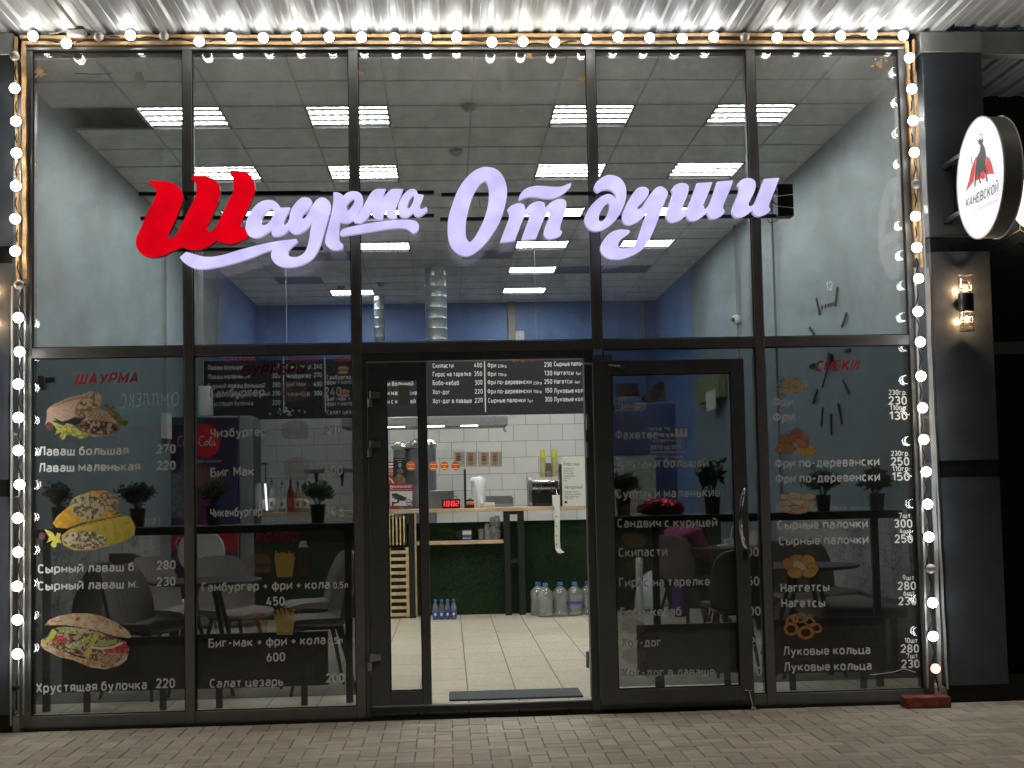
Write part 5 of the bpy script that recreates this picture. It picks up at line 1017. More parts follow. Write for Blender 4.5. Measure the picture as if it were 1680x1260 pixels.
for (u, v) in ((563, 607), (565, 645)):
    q = Pic(u-11, v-8, u+11, v+8, res=1.3); q.ell(u, v-2, 9.5, 5, 0, (.42,.20,.09)); q.poly([(u-9,v-1),(u+9,v-1),(u+9,v+2),(u-9,v+2)], (.14,.06,.03)); q.ell(u, v+4, 9, 3, 0, (.42,.23,.11)); q.build('food_picture', YBd-.002, mbd)
b = MB()
for k in range(26): 
    p = PY(464+random.gauss(6,12)*1.0, 675+random.gauss(0,3), YBd-.004); b.add([p+Vector((random.uniform(-.02,.02),-random.uniform(0,.01),random.uniform(-.02,.02))) for _ in range(4)], [(0,1,2),(1,2,3)])
b.build('torn_paper_scrap', 'plastic', mbd)
# extraction hood, ducts
YH = 7.85; x0 = PY(560, 690, YH).x; x1 = PY(833, 690, YH).x; zh0, zh1 = PY(760, 698, YH).z, PY(760, 683, YH).z
hood = thing('extraction_hood', 'long brushed steel extraction hood above the kitchen grills', 'hood', ((x0+x1)/2, YH, zh0))
b = MB(); b.add([(x0,YH,zh0),(x1,YH,zh0),(x1,YH,zh1),(x0,YH,zh1),(x0,YH+.9,zh0),(x1,YH+.9,zh0),(x1,YH+.6,zh1+.36),(x0,YH+.6,zh1+.36),(x0,YH+.25,zh1+.36),(x1,YH+.25,zh1+.36)], [(0,1,2,3),(3,2,9,8),(8,9,6,7),(1,5,6,9,2),(0,3,8,7,4),(4,7,6,5)]); b.build('hood_shell', 'steel', hood)
b = MB(); b.box(x0+.01, x1-.01, YH+.02, YH+.88, zh0+.01, zh0+.03); b.build('filter_bank', 'dsteel', hood)
for u in (650, 715, 770): p = PY(u, 697, YH+.1); b = MB(); b.box(p.x-.10, p.x+.10, YH+.03, YH+.12, zh0-.004, zh0+.009); b.build('hood_light', 'hoodlamp', hood)
b = MB(); b.tube([(x1-.04, YH+.1, zh0), (x1-.04, YH+.1, zh0-.06), (x1-.02, YH+.08, zh0-.08)], .012, 6); b.build('drain_valve', 'steel', hood)
def duct(u, yy, r, z0, label):
    x = PY(u, 500, yy).x; t = thing('ventilation_duct', label, 'duct', (x, yy, z0)); b = MB(); prof = []; z = z0
    while z < HC+.02: prof += [(r, z), (r, z+.112), (r+.004, z+.116), (r+.004, z+.122), (r, z+.126)]; z += .13
    b.lathe([(p, min(h, HC+.03)) for p, h in prof], (x, yy, 0), 28); b.build('duct_tube', 'duct', t, smooth=50)
    b = MB(); b.lathe([(r+.01, HC-.03), (r+.05, HC-.006), (r+.01, HC-.005)], (x, yy, 0), 28); b.build('ceiling_collar', 'duct', t, smooth=40)
duct(715, 8.2, .134, zh1+.33, 'wide spiral ventilation duct rising from the hood to the ceiling')
duct(622, 10.6, .075, 2.2, 'thin flexible ventilation duct on the blue back wall')
x = PY(853, 550, YB).x; b = MB(); x0, x1, z0, z1 = rect(846, 543, 860, 566, YB-.05); b.box(x0, x1, YB-.06, YB-.001, z0, z1); b.lathe([(.03,0),(.032,-.01),(.02,-.012)], ((x0+x1)/2, YB-.06, z0+.13), 16, 'y'); tag(b.build('wall_thermostat', 'plastic', None, bevel=.004), 'small white wall box beside the pipe on the blue back wall', 'wall box')
x0, x1, z0, z1 = rect(740, 557, 812, 584, 9.6); t = thing('extractor_fan', 'olive grey boxed extractor standing behind the menu board', 'extractor', (x0, 9.6, z0)); MB().box(x0, x1, 9.6, 9.9, z0-.4, z1).build('casing', 'greyp', t, bevel=.01); MB().box(x0+.05, x1-.05, 9.59, 9.5995, z1-.06, z1-.03).build('grille', 'blackp', t)
# back worktable
wt = thing('steel_worktable', 'steel worktable behind the counter carrying boilers and grills', 'table', (0, 7.2, 0)); MB().box(PY(600,800,7.2).x, PY(1000,800,7.2).x, 7.15, 7.9, .86, .90).build('table_top', 'steel', wt)
for u in (612, 800, 985): p = PY(u, 850, 7.3).x; MB().box(p-.02, p+.02, 7.2, 7.24, 0, .86).build('leg', 'steel', wt)
# foil-topped boilers
def boiler(u0, u1, v0, y, label):
    x0, x1 = PY(u0, 780, y).x, PY(u1, 780, y).x; r = (x1-x0)/2; cx = (x0+x1)/2; zt = PY((u0+u1)/2, v0, y).z; t = thing('shawarma_grill', label, 'grill', (cx, y, .9), 'foil-capped cylinders behind the counter')
    b = MB(); b.lathe([(r,0),(r,zt-.9-.01),(r-.01,zt-.9)], (cx, y, .9), 28); b.build('body', 'potsteel', t, smooth=40)
    b = MB(); pr = [(r+.008,-.05),(r+.02,-.01),(r*.8,.03),(r*.45,.05),(.01,.045)]; b.lathe(pr, (cx,y,zt), 26); b.v = [tuple(Vector(p)+mnoise.noise_vector(Vector(p)*22)*.02) for p in b.v]; b.build('foil_cap', 'foil', t)
boiler(646, 668, 732, 7.45, 'narrow grey cylinder with crumpled foil cap, left of the pair behind the counter')
boiler(668, 716, 728, 7.5, 'broad grey cylinder with crumpled foil cap behind the counter')
# things on the counter
def onct(u, y=None): y = y or YC+.25; return PY(u, 830, y).x, y, zct
def simple(name, label, cat, group=None, loc=(0,0,0)): return thing(name, label, cat, loc, group)
t = simple('digital_clock', 'black digital clock with red glowing digits on the counter', 'clock', None, (onct(740)[0], YC+.1, zct)); x0, x1 = PY(725,820,YC+.1).x, PY(755,820,YC+.1).x; zt = zpx(818, YC+.1)
MB().box(x0, x1, YC+.10, YC+.18, zct, zt).build('clock_case', 'blackp', t, bevel=.006)
def seg(b, s, x, z, w_, h_, y):
    S = {'0':'abcdef','1':'bc','2':'abged','3':'abgcd'}
    P = {'a':((0,h_),(w_,h_)),'b':((w_,h_),(w_,h_/2)),'c':((w_,h_/2),(w_,0)),'d':((0,0),(w_,0)),'e':((0,0),(0,h_/2)),'f':((0,h_/2),(0,h_)),'g':((0,h_/2),(w_,h_/2))}
    for k in S[s]:
        (a, c), (d, e) = P[k]; r = .0030; sh = .12; b.box(min(x+a+c*sh, x+d+e*sh)-r, max(x+a+c*sh, x+d+e*sh)+r, y-.001-.0003*ord(k)%.0007, y, z+min(c,e)-r*.8, z+max(c,e)+r*.8)
b = MB(); hh = (zt-zct)*.5; z0 = zct+(zt-zct)*.26; W_ = x1-x0; ws = W_*.13
for k, ch in enumerate('10:02'):
    xx = x0+W_*(-.02,.24,.41,.52,.76)[k]
    if ch == ':': b.box(xx+.010, xx+.018, YC+.097, YC+.099, z0+hh*.22, z0+hh*.34); b.box(xx+.012, xx+.020, YC+.097, YC+.099, z0+hh*.66, z0+hh*.78)
    else: seg(b, ch, xx, z0, ws, hh, YC+.099)
b.build('clock_digits', 'clockred', t)
# bag-wrapped bottle
x, y, z = onct(785); t = simple('bagged_dispenser', 'tall dispenser wrapped in a crumpled white plastic bag on the counter', 'dispenser', None, (x,y,z)); b = MB(); H = zpx(783, y)-z
b.lathe([(.062,0),(.066,.02),(.070,H*.35),(.076,H*.7),(.080,H*.88),(.064,H*.97),(.02,H)], (x,y,z), 26); b.v = [tuple(Vector(p)+mnoise.noise_vector(Vector(p)*Vector((30,30,12)))*.020) for p in b.v]; b.build('plastic_bag', 'bag', t, smooth=70)
x, y, z = onct(771); t = simple('card_terminal', 'orange and black card terminal with a green light on the counter', 'card terminal', None, (x,YC+.08,z)); b = MB(); b.box(x-.045, x+.045, YC+.08, YC+.15, z, z+.035); b.build('base', 'blackp', t, bevel=.004)
MB().box(x-.048, x+.048, YC+.081, YC+.149, z+.0355, z+.07).build('orange_body', 'orange', t, bevel=.006); MB().box(x-.04, x+.04, YC+.085, YC+.145, z+.0705, z+.09).build('screen', 'blackp', t); MB().box(x-.018, x+.018, YC+.09, YC+.14, z+.0905, z+.102).build('green_light', 'green', t)
x0, x1 = PY(792,825,YC+.1).x, PY(812,825,YC+.1).x; tag(MB().box(x0, x1, YC+.1, YC+.2, zct, zct+.055).build('cream_box', 'creamp', None, bevel=.012, seg=2), 'small cream plastic box in front of the steel tray on the counter', 'box')
x0, x1 = PY(796,815,YC+.35).x, PY(842,815,YC+.35).x; b = MB(); zt = zpx(815, YC+.35); b.box(x0, x1, YC+.56, YC+.57, zct, zt); b.box(x0, x1, YC+.3, YC+.56, zct+.001, zct+.03); b.box(x1-.008, x1, YC+.3, YC+.56, zct+.031, zt-.02); tag(b.build('steel_tray', 'steel', None), 'upright-sided stainless tray at the back of the counter', 'tray')
x = PY(763, 800, YC+.05).x; b = MB(); b.box(x-.012, x+.012, YC+.03, YC+.06, zct, zpx(770, YC+.05)); tag(b.build('screen_post', 'blackp', None), 'black screen post left of the bagged dispenser on the counter', 'post')
x = PY(921, 800, YC+.05).x; b = MB(); b.box(x-.012, x+.014, YC+.03, YC+.07, zct, zpx(766, YC+.05)); tag(b.build('screen_post', 'blackp', None), 'black screen post beside the coffee machine on the counter', 'post')
x0, x1 = PY(715,815,YC+.3).x, PY(745,815,YC+.3).x; b = MB(); b.box(x0-.1, x1, YC+.3, YC+.5, zct, zpx(804, YC+.3)); tt = b.build('food_warmer', 'steel', None, bevel=.004); tag(tt, 'steel food warmer with a side crank behind the digital clock', 'food warmer')
b = MB(); b.tube([(x1,YC+.35,zct+.12),(x1+.03,YC+.33,zct+.13),(x1+.035,YC+.33,zct+.07)], .008, 6); b.build('crank', 'steel', tt)
# coffee machine
cm = simple('coffee_machine', 'chrome fronted espresso machine with dark sides on the counter', 'coffee machine', None, (PY(900,830,YC+.2).x, YC+.2, zct)); yq = YC+.18; x0, x1 = PY(868,810,yq).x, PY(922,810,yq).x; zt = zpx(787, yq, 895)
b = MB(); 
pr = [(yq-.02,zct),(yq-.02,zct+.02),(yq+.05,zct+.05),(yq+.05,zt-.16),(yq,zt-.10),(yq-.01,zt),(yq+.06,zt+.03),(yq+.22,zt+.03),(yq+.32,zt-.05),(yq+.36,zct)]
for xx in (x0, x1-.02): n_ = len(pr); b.add([(xx, a, c) for a, c in pr]+[(xx+.03, a, c) for a, c in pr], [tuple(range(n_-1,-1,-1)), tuple(range(n_, 2*n_))]+[(i, (i+1)%n_, (i+1)%n_+n_, i+n_) for i in range(n_)])
b.build('side_panel', 'greyp', cm)
MB().box(x0+.031, x1-.021, yq+.0, yq+.30, zt-.105, zt-.005).build('group_head_housing', 'chrome', cm, bevel=.015, seg=3); MB().box(x0+.031, x1-.021, yq+.06, yq+.3, zct+.02, zt-.106).build('back_panel', 'blackp', cm); MB().box(x0+.031, x1-.021, yq-.02, yq+.059, zct, zct+.03).build('drip_tray', 'dsteel', cm)
for k in (.3, .7):
    xx = x0+(x1-x0)*k; b = MB(); b.lathe([(.028,-.03),(.032,0)], (xx, yq+.03, zt-.11), 16); b.tube([(xx,yq+.0,zt-.125),(xx+.01,yq-.09,zt-.13)], .011, 8); b.build('portafilter', 'blackp', cm, smooth=40)
b = MB(); b.lathe([(.03,0),(.028,-.025),(.01,-.03)], (x0+.10, yq-.001, zt-.055), 18, 'y'); b.build('knob', 'blackp', cm, smooth=40)
b = MB(); b.tube([(x1-.06,yq-.01,zt-.1),(x1-.055,yq-.03,zct+.12)], .005, 6); b.build('steam_wand', 'chrome', cm)
def cups(u, v0, m1, m2, ncap, y, label, r=.034):
    x = PY(u, 780, y).x; z0 = zt+.03; z1 = PY(u, v0, y).z; t = thing('cup_stack', label, 'cups', (x,y,z0), 'cup stacks on the espresso machine'); b = MB(); z = z0; step = .013; n = int((z1-z0-.085)/step); pr = []
    for k in range(n): pr += [(r+.002, z0+k*step), (r+.002, z0+k*step+.004), (r-.002, z0+k*step+.0045), (r-.002, z0+(k+1)*step-.0005)]
    b.lathe([(p, h-z0) for p, h in pr], (x,y,z0), 20); b.build('nested_cups', m2, t)
    b = MB(); b.lathe([(r+.003,0),(r+.003,.006),(r-.001,.0065),(r*.72,.085),(.001,.0852)], (x,y,z0+n*step), 20); b.build('top_cup', m1, t, smooth=40)
cups(891, 737, 'yellow', 'ycup', 1, yq+.12, 'left tall stack of pale yellow cups topped bright yellow'); cups(910, 737, 'yellow', 'ycup', 1, yq+.12, 'right tall stack of pale yellow cups topped bright yellow'); cups(900, 758, 'bcup', 'gcup', 1, yq+.10, 'short brown and grey cup stack between the yellow ones', .036); cups(921, 760, 'bcup', 'gcup', 1, yq+.16, 'short brown cup stack right of the yellow ones')
# menu sheet standing on counter
x0, x1, z0, z1 = rect(922, 750, 962, 830, YC+.02); z0 = zct; ms = simple('drinks_menu_sheet', 'tall white drinks menu sheet leaning on the counter beside the doorway', 'menu sheet', None, (x0,YC+.02,z0)); b = MB(); b.box(x0, x1, YC+.012, YC+.018, z0, z1); b.build('sheet', 'paper', ms)
def inklines(par, rows, y, m='ink', t=.13):
    for it in rows: b = MB(); tpx(b, it[0], it[1], it[2], it[3], it[2], it[4], y, t=t, gap=.1); b.build('print_line', m, par)
inklines(ms, [('Классика',925,764,950,6),('Эспрессо',925,770,942,3),('Капучино',925,774,940,3),('Латте кофе',925,778,941,3),('Американо',925,782,943,3),('Латте',925,786,935,3),('Раф',925,790,931,3),('Авторский',926,802,956,6),('Сырный латте',926,808,949,3),('Капучино карамель',926,812,954,3),('Раф кубанский',926,816,950,3),('классика',926,819,940,3)], YC+.0115)
x0, x1, z0, z1 = rect(926, 822, 931, 826, YC+.011); MB().box(x0, x1, YC+.0105, YC+.0118, z0, z1).build('print_line', 'ink', ms)
# receipt strip
rp = simple('receipt_printer', 'small white printer letting a long paper strip hang down the counter front', 'printer', None, (PY(912,835,YC-.01).x, YC, zct)); x0, x1, z0, z1 = rect(907, 812, 919, 833, YC-.01); MB().box(x0, x1, YC+.0, YC+.08, zct, z1).build('printer_body', 'plastic', rp, bevel=.004)
b = MB(); pts = [(909.5,813),(910,835),(910,860),(910,885),(911,900),(914,906),(918,908)]; wv = 8.5; A = []; 
for i, (u, v) in enumerate(pts): yy = YC-.012-.02*(i > 4)*(i-4); p, q = PY(u, v, yy), PY(u+wv, v+(0 if i < 5 else -2), yy-.004); A += [p, q]
b.add(A, [(2*i, 2*i+1, 2*i+3, 2*i+2) for i in range(len(pts)-1)]); b.build('paper_strip', 'paper', rp)
for v in (846, 862, 878, 892): x0, x1, z0, z1 = rect(912, v, 914.5, v+2.5, YC-.0135); MB().box(x0, x1, YC-.0138, YC-.0128, z0, z1).build('print_mark', 'ink', rp)
# shelf goods
zsh = zs1; ysh = YC+.12
x = PY(766, 880, ysh).x; t = simple('coffee_carton', 'small blue and white carton on the shelf under the counter', 'carton', None, (x,ysh,zsh)); MB().box(x-.045, x+.045, ysh-.03, ysh+.03, zsh, zsh+.11).build('carton', 'wat_l', t); MB().box(x-.046, x+.046, ysh-.031, ysh-.0302, zsh+.06, zsh+.10).build('white_label', 'paper', t); MB().box(x-.046, x+.046, ysh-.031, ysh-.0302, zsh+.02, zsh+.028).build('white_band', 'paper', t)
x = PY(789, 880, ysh).x; b = MB(); b.lathe([(.03,0),(.03,.115),(.027,.116)], (x,ysh,zsh), 18); tag(b.build('steel_tin', 'steel', None, smooth=40), 'steel tin standing on the shelf under the counter', 'tin')
for k, (u, h, lb) in enumerate(((800,.15,'leftmost bundle of clear cups on the under-counter shelf'),(809,.22,'middle tall stack of clear cups on the under-counter shelf'),(816,.235,'rightmost tall stack of clear cups on the under-counter shelf'))):
    x = PY(u, 880, ysh).x; b = MB(); pr = []; z = 0
    while z < h-.05: pr += [(.036,z),(.036,z+.003),(.033,z+.0035),(.033,z+.0115)]; z += .012
    pr += [(.036,z),(.025,z+.06),(.001,z+.061)]; b.lathe(pr, (x,ysh,zsh), 18); tag(b.build('cup_stack', 'cupc', None), lb, 'cups', 'clear cup stacks under the counter')
x = PY(755, 880, ysh).x; b = MB(); b.lathe([(.03,0),(.03,.012)], (x,ysh,zsh), 16); b.lathe([(.045,0),(.045,.008)], (x,ysh+.03,zsh+.06), 20, 'y'); tag(b.build('speaker_puck', 'blackp', None, smooth=40), 'small dark round disc on the shelf left of the carton', 'speaker')
# bottles of water by the grass
def lathe_obj(nm, m, par, prof, c, n=20, sm=50): b = MB(); b.lathe(prof, c, n); return b.build(nm, m, par, smooth=sm)
def bigbottle(u, y, label):
    p = PZ(u, 1006, 0); x = PY(u, 980, y).x; t = thing('water_bottle', label, 'water bottle', (x,y,0), 'five litre water bottles on the floor by the counter'); r = .083
    prof = [(.03,.002),(r,.008),(r,.05)]
    for k in range(5): prof += [(r-.006,.055+k*.028),(r,.065+k*.028)]
    prof += [(r,.22),(r*.85,.26),(.035,.295),(.022,.305),(.022,.325)]; lathe_obj('bottle', 'pet', t, prof, (x,y,0)); lathe_obj('cap', 'capb', t, [(.026,.318),(.026,.345),(.001,.346)], (x,y,0), 16)
    lathe_obj('water', 'pet', t, [(r-.008,.01),(r-.008,.20),(.001,.201)], (x,y,0), 16); b = MB(); b.tube([(x-.03,y,.32),(x,y-.03,.335),(x+.03,y,.32)], .004, 5); b.build('carry_handle', 'capb', t)
    if u == 943: lathe_obj('label', 'wat_l', t, [(r+.001,.12),(r+.001,.15)], (x,y,0), 20)
for u, y, lb in ((883,5.75,'leftmost five litre water bottle, partly behind the others'),(895,5.55,'second five litre water bottle from the left'),(919,5.6,'third five litre water bottle from the left'),(943,5.62,'five litre water bottle with a blue label'),(965,5.7,'rightmost five litre water bottle at the door edge')): bigbottle(u, y, lb)
t = thing('bottle_pack', 'shrink-wrapped pack of small blue water bottles at the grass front', 'bottle pack', tuple(PZ(728,1010,0)))
for i in range(4):
    for j in range(2):
        x, y = PY(714+i*10.0, 980, 5.62).x, 5.56+j*.07; lathe_obj('small_bottle', 'petb', t, [(.028,.002),(.030,.01),(.030,.11),(.026,.135),(.013,.17),(.013,.185)], (x,y,0), 14); lathe_obj('cap', 'capb', t, [(.015,.182),(.015,.2),(.001,.2005)], (x,y,0), 10)
        if j == 0: lathe_obj('label', 'wat_l', t, [(.0307,.03),(.0307,.085)], (x,y,0), 16); MB().box(x-.012, x+.010, y-.0318, y-.0312, .045, .07).build('label_mark', 'paper', t)
# liqueur bottles on the left end of the counter
BC = [(406,'bl',.28,(.06,.05,.08)),(429,'cl',.30,(.3,.3,.3)),(446,'cl',.33,(.05,.02,.02)),(463,'lab',.31,(.3,.3,.3)),(477,'dk',.34,(.10,.02,.02)),(489,'gr',.31,(.28,.17,.04)),(501,'cl',.30,(.3,.28,.2))]
for k, (u, kd, h, c3) in enumerate(BC):
    y = YC+.16; x = PY(u, 820, y).x; r = .036; nm = ['first','second','third','fourth','fifth','sixth','seventh'][k]
    t = thing('liqueur_bottle', 'tall %s bottle, %s from the left in the row on the counter' % ({'bl':'dark','cl':'clear','lab':'labelled','dk':'dark red','gr':'amber'}[kd], nm), 'bottle', (x,y,zct), 'liqueur bottles on the counter')
    mm = mat('bottle_liquid', c3, .15) if kd in ('dk','gr','bl') else M['pet']
    lathe_obj('bottle', mm, t, [(.02,.0),(r,.004),(r,h*.6),(r*.8,h*.68),(.014,h*.8),(.013,h*.97)], (x,y,zct)); lathe_obj('cap', 'blackp', t, [(.015,h*.95),(.015,h),(.004,h+.002),(.003,h+.04)], (x,y,zct), 12)
    lathe_obj('label', 'paper' if kd != 'dk' else 'redvinyl', t, [(r+.001,h*.14),(r+.001,h*.46)], (x,y,zct), 18); MB().box(x-.014, x+.012, y-r-.003, y-r-.0015, zct+h*.2, zct+h*.34).build('label_mark', 'wat_l' if k % 2 else 'redvinyl', t)
t = thing('display_case', 'small glass display case with a lit led strip at the left counter end', 'display case', tuple(PY(425,830,YC+.06)))
x0, x1, z0, z1 = rect(405, 762, 437, 838, YC+.3); b = MB()
for xx in (x0, x1-.012): b.box(xx, xx+.012, YC+.3, YC+.312, zct, z1); 
b.box(x0, x1, YC+.3, YC+.5, z1, z1+.015); b.build('case_frame', 'dsteel', t)
for k in range(12): p = PY(435.2+k*.25, 795+k*3.7, YC+.06); MB().box(p.x-.009, p.x+.009, YC+.055, YC+.06, p.z-.009, p.z+.009).build('led', 'ledstrip', t)
xq0, xq1 = PY(500,770,9.5).x, PY(590,770,9.5).x; t = thing('wall_shelf', 'pale wall shelf on dark brackets against the white tiles', 'shelf', (xq0,9.5,1.5)); zz = PY(540,776,9.5).z; MB().box(xq0, xq1, 9.4, 9.8, zz, zz+.05).build('shelf_board', 'steel', t)
for u in (519, 561): p = PY(u, 780, 9.45).x; b = MB(); b.prism([(p-.03,zz-.0005),(p+.03,zz-.0005),(p+.008,zz-.18),(p-.008,zz-.18)], 9.45, 9.49); b.build('bracket', 'blackp', t)
# posters on the tiles, stickers and signs on the left counter screen
ymt = YB-.024
t = thing('burger_posters', 'strip of four burger recipe posters on the white tiled wall', 'posters', tuple(PY(785,756,ymt)))
for k, (u0, u1, bgc) in enumerate(((744,763,(.55,.54,.50)),(764,783,(.50,.45,.36)),(784,803,(.52,.49,.42)),(804,824,(.50,.41,.30)))):
    q = Pic(u0, 741, u1, 766, res=3); q.poly([(u0,741),(u1,741),(u1,766),(u0,766)], bgc, var=.04); um = u0+8 if k != 2 else u0+10
    for j, (dv, rr, cc) in enumerate(((4,2.4,(.42,.19,.08)),(8,1.5,(.30,.09,.04)),(11,1.5,(.20,.18,.05) if k != 3 else (.40,.17,.06)),(14,1.6,(.28,.11,.06)),(17,1.4,(.40,.28,.12)),(20,1.8,(.42,.21,.09)))):
        if k == 0 and j > 3: continue
        q.ell(um, 741+dv, 5, rr, 0, cc, var=.15)
    for j in range(6): q.line([(u1-5, 745+j*3), (u1-1.5, 745+j*3)], .7, (.2,.17,.15))
    q.build('poster', ymt, t)
ysn = YC-.01
scr = thing('counter_screen', 'clear counter screen with posters and red round stickers', 'screen', (PY(640,830,ysn).x, ysn, zct)); x0, x1, z0, z1 = rect(636, 738, 762, 836, ysn); b = MB(); b.box(x0, x1, ysn, ysn+.006, zct, z1); b.build('clear_panel', 'glassd', scr)
def pic(par, u0, v0, u1, v1, y, fn, res=3, nm='sticker'): q = Pic(u0, v0, u1, v1, res=res); fn(q); return q.build(nm, y, par)
for u in (674, 711, 729, 747.5):
    def fn(q): 
        q.ell(u, 764.5, 7.6, 7.6, 0, (.60,.42,.10), var=.03); q.ell(u, 764.5, 6.9, 6.9, 0, (.52,.055,.035), var=.05)
        for vv, w_, th in ((762, 4.6, 1.3), (765, .8, .8), (768.5, 3.6, 1.8)): q.line([(u-w_, vv), (u+w_, vv)], th, (.80,.55,.15), var=.25, cell=1.5)
    pic(scr, u-8, 756.5, u+8, 772.5, ysn-.003, fn)
def fn(q): q.poly([(645,751),(667,751),(667,790),(645,790)], (.012,.012,.014)); q.line([(647,753.5),(665,753.5)], .9, (.35,.35,.35), var=.5, cell=1); q.line([(653,757),(659,757)], 1, (.35,.35,.35), var=.4); q.poly([(653.5,760),(658.5,760),(658.5,765),(656,768),(653.5,765)], (.22,.24,.24)); q.poly([(646,785),(655,776),(666,785),(666,789),(646,789)], (.10,.06,.03), alt=[(.25,.16,.08)], cell=1.5); q.ell(656,773,6,4,0,(.05,.045,.04), alt=[(.2,.17,.12)], cell=1.5)
pic(scr, 645, 751, 667, 790, ysn-.0035, fn, nm='black_poster')
def fn(q):
    q.poly([(636,757),(654,757),(654,836),(636,836)], (.28,.05,.045), var=.05); q.line([(636.5,761),(650,761)], 3, (.72,.62,.55), var=.3, cell=1.2); q.line([(638,766),(650,766)], 3, (.72,.62,.55), var=.3, cell=1.2)
    for k in range(4): q.line([(637,771+k*2.4),(648,771+k*2.4)], .8, (.6,.45,.4))
    q.line([(636,784),(642,787),(646,794)], 2, (.66,.5,.4))
    for k in range(9): q.line([(637,796+k*4.4),(640,796+k*4.4)], 1.6, (.6,.42,.3))
pic(scr, 636, 757, 654, 836, ysn-.0025, fn, nm='red_poster')
def fn(q):
    q.poly([(638,793),(678,793),(678,832),(638,832)], (.22,.02,.025), var=.05); q.poly([(640,806),(676.5,806),(676.5,830),(640,830)], (.46,.45,.42), var=.04)
    q.poly([(643,810),(650,809),(668,817),(664,822),(658,822),(643,814)], (.03,.035,.03)); q.poly([(643.5,815),(656,820),(655,821.5),(643.5,816.5)], (.03,.035,.03)); q.poly([(652,821),(656,821),(654,825),(646,827),(646,830),(643,830),(643,823),(650,824)], (.03,.035,.03)); q.ring(671,824.5,5.3,5.3,0,.22,(.04,.04,.04)); q.line([(668.5,824.5),(673.5,824.5)], 2, (.05,.05,.05), var=.6, cell=1)
    q.line([(640,803.5),(675,803.5)], .9, (.6,.35,.33), var=.3)
wn_ = pic(scr, 638, 793, 678, 832, ysn-.0045, fn, nm='camera_warning_sign'); b = MB(); tpx(b, 'ВНИМАНИЕ!', 640.5, 801.5, 676, 800.5, 5.2, ysn-.0055, t=.14); b.build('lettering', 'offwhite', wn_)
# drinks fridge with printed side
YF = 5.3; x0, x1, z0, z1 = rect(276, 683, 391, 990, YF); fr = thing('drinks_fridge', 'tall drinks fridge with a dark red and violet printed side panel and grey door edge', 'fridge', ((x0+x1)/2, YF, 0)); MB().box(x0, x1, YF, YF+.6, .02, z1).build('cabinet', 'fridge', fr, bevel=.01)
x2 = PY(416, 800, YF+.02).x; MB().box(x1+.006, x2, YF+.01, YF+.58, .05, z1+.0).build('door', 'fridge', fr, bevel=.02, seg=3)
MB().box(x2-.03, x2+.006, YF+.03, YF+.55, .15, z1-.12).build('door_gasket', 'blackp', fr)
q = Pic(277, 685, 391, 990, res=1.0)
q.poly([(277,685),(391,685),(391,990),(277,990)], (.035,.016,.05), var=.15, cell=30); q.ell(350,850,60,70,20,(.13,.02,.08), wob=.3, var=.2, cell=20); q.ell(385,830,30,50,0,(.025,.03,.10), wob=.4, var=.3, cell=14); q.ell(330,790,40,24,20,(.16,.07,.07), wob=.4, cell=12); q.poly([(300,895),(330,880),(350,870),(352,890),(320,905)], (.30,.13,.10)); q.poly([(277,866),(392,866),(392,905),(277,905)], (.40,.015,.03)) ; q.ell(336, 724, 26, 28, 0, (.50,.012,.02), var=.05)
q.poly([(277,780),(310,770),(318,850),(277,850)], (.11,.12,.12), alt=[(.2,.2,.2)], cell=5)
pan = q.build('printed_panel', YF-.0022, fr)
def script(par, curves, y, m='offwhite', wd=2.0):
    for cv in curves:
        b = MB(); sm = []; 
        for i in range(len(cv)-1):
            p0, p1, p2, p3 = [Vector(cv[max(0, min(len(cv)-1, k))]) for k in (i-1, i, i+1, i+2)]
            for k in range(6): t = k/6; sm.append(.5*((2*p1)+(p2-p0)*t+(2*p0-5*p1+4*p2-p3)*t*t+(3*p1-p0-3*p2+p3)*t**3))
        sm.append(Vector(cv[-1])); strip(b, [(p.x, -p.y) for p in sm], wd, False, lambda p: PY(p.x, -p.y, y-.0001*curves.index(cv))); b.build('script_lettering', m, par)
CC = lambda ox, oy, s: [[(ox+x*s, oy+y*s) for x, y in cv] for cv in (
 [(7,-9),(2,-10),(-1,-2),(1,5),(6,4)], [(12,-2),(8,-1),(8,4),(12,4),(13,-1),(11,-2)], [(20,-2),(16,-1),(16,4),(20,4)], [(26,-2),(22,0),(23,4),(27,3),(27,-2),(28,4)], [(29,1),(32,1)],
 [(41,-9),(36,-10),(33,-2),(35,5),(40,4),(42,2)], [(46,-2),(43,-1),(43,4),(46,4),(48,-1),(45,-2)], [(48,2),(52,-6),(52,-10),(50,-6),(50,3),(52,4)], [(57,-2),(53,0),(54,4),(58,3),(58,-2),(58,4),(60,4)])]
script(pan, CC(293, 726, 1.02), YF-.0045, wd=1.3); script(pan, CC(290, 893, 1.05), YF-.0045, wd=1.5)
b = MB(); tpx(b, 'СДЕЛАЙ ГЛОТОК. почувствуй', 300, 760, 364, 758, 4, YF-.0045, t=.14); b.build('lettering', 'offwhite', pan)
t = thing('wall_heater', 'white boxed unit with a grey riser beside the menu board', 'heater', tuple(PY(335,680,5.6))); x0, x1, z0, z1 = rect(325, 633, 346, 683, 5.6); MB().box(x0, x1, 5.6, 5.75, z0, z1).build('casing', 'plastic', t, bevel=.02, seg=3); x0, x1, z0, z1 = rect(325, 585, 333, 632, 5.65); MB().box(x0, x1, 5.65, 5.7, z0, HC).build('riser', 'fridge', t)
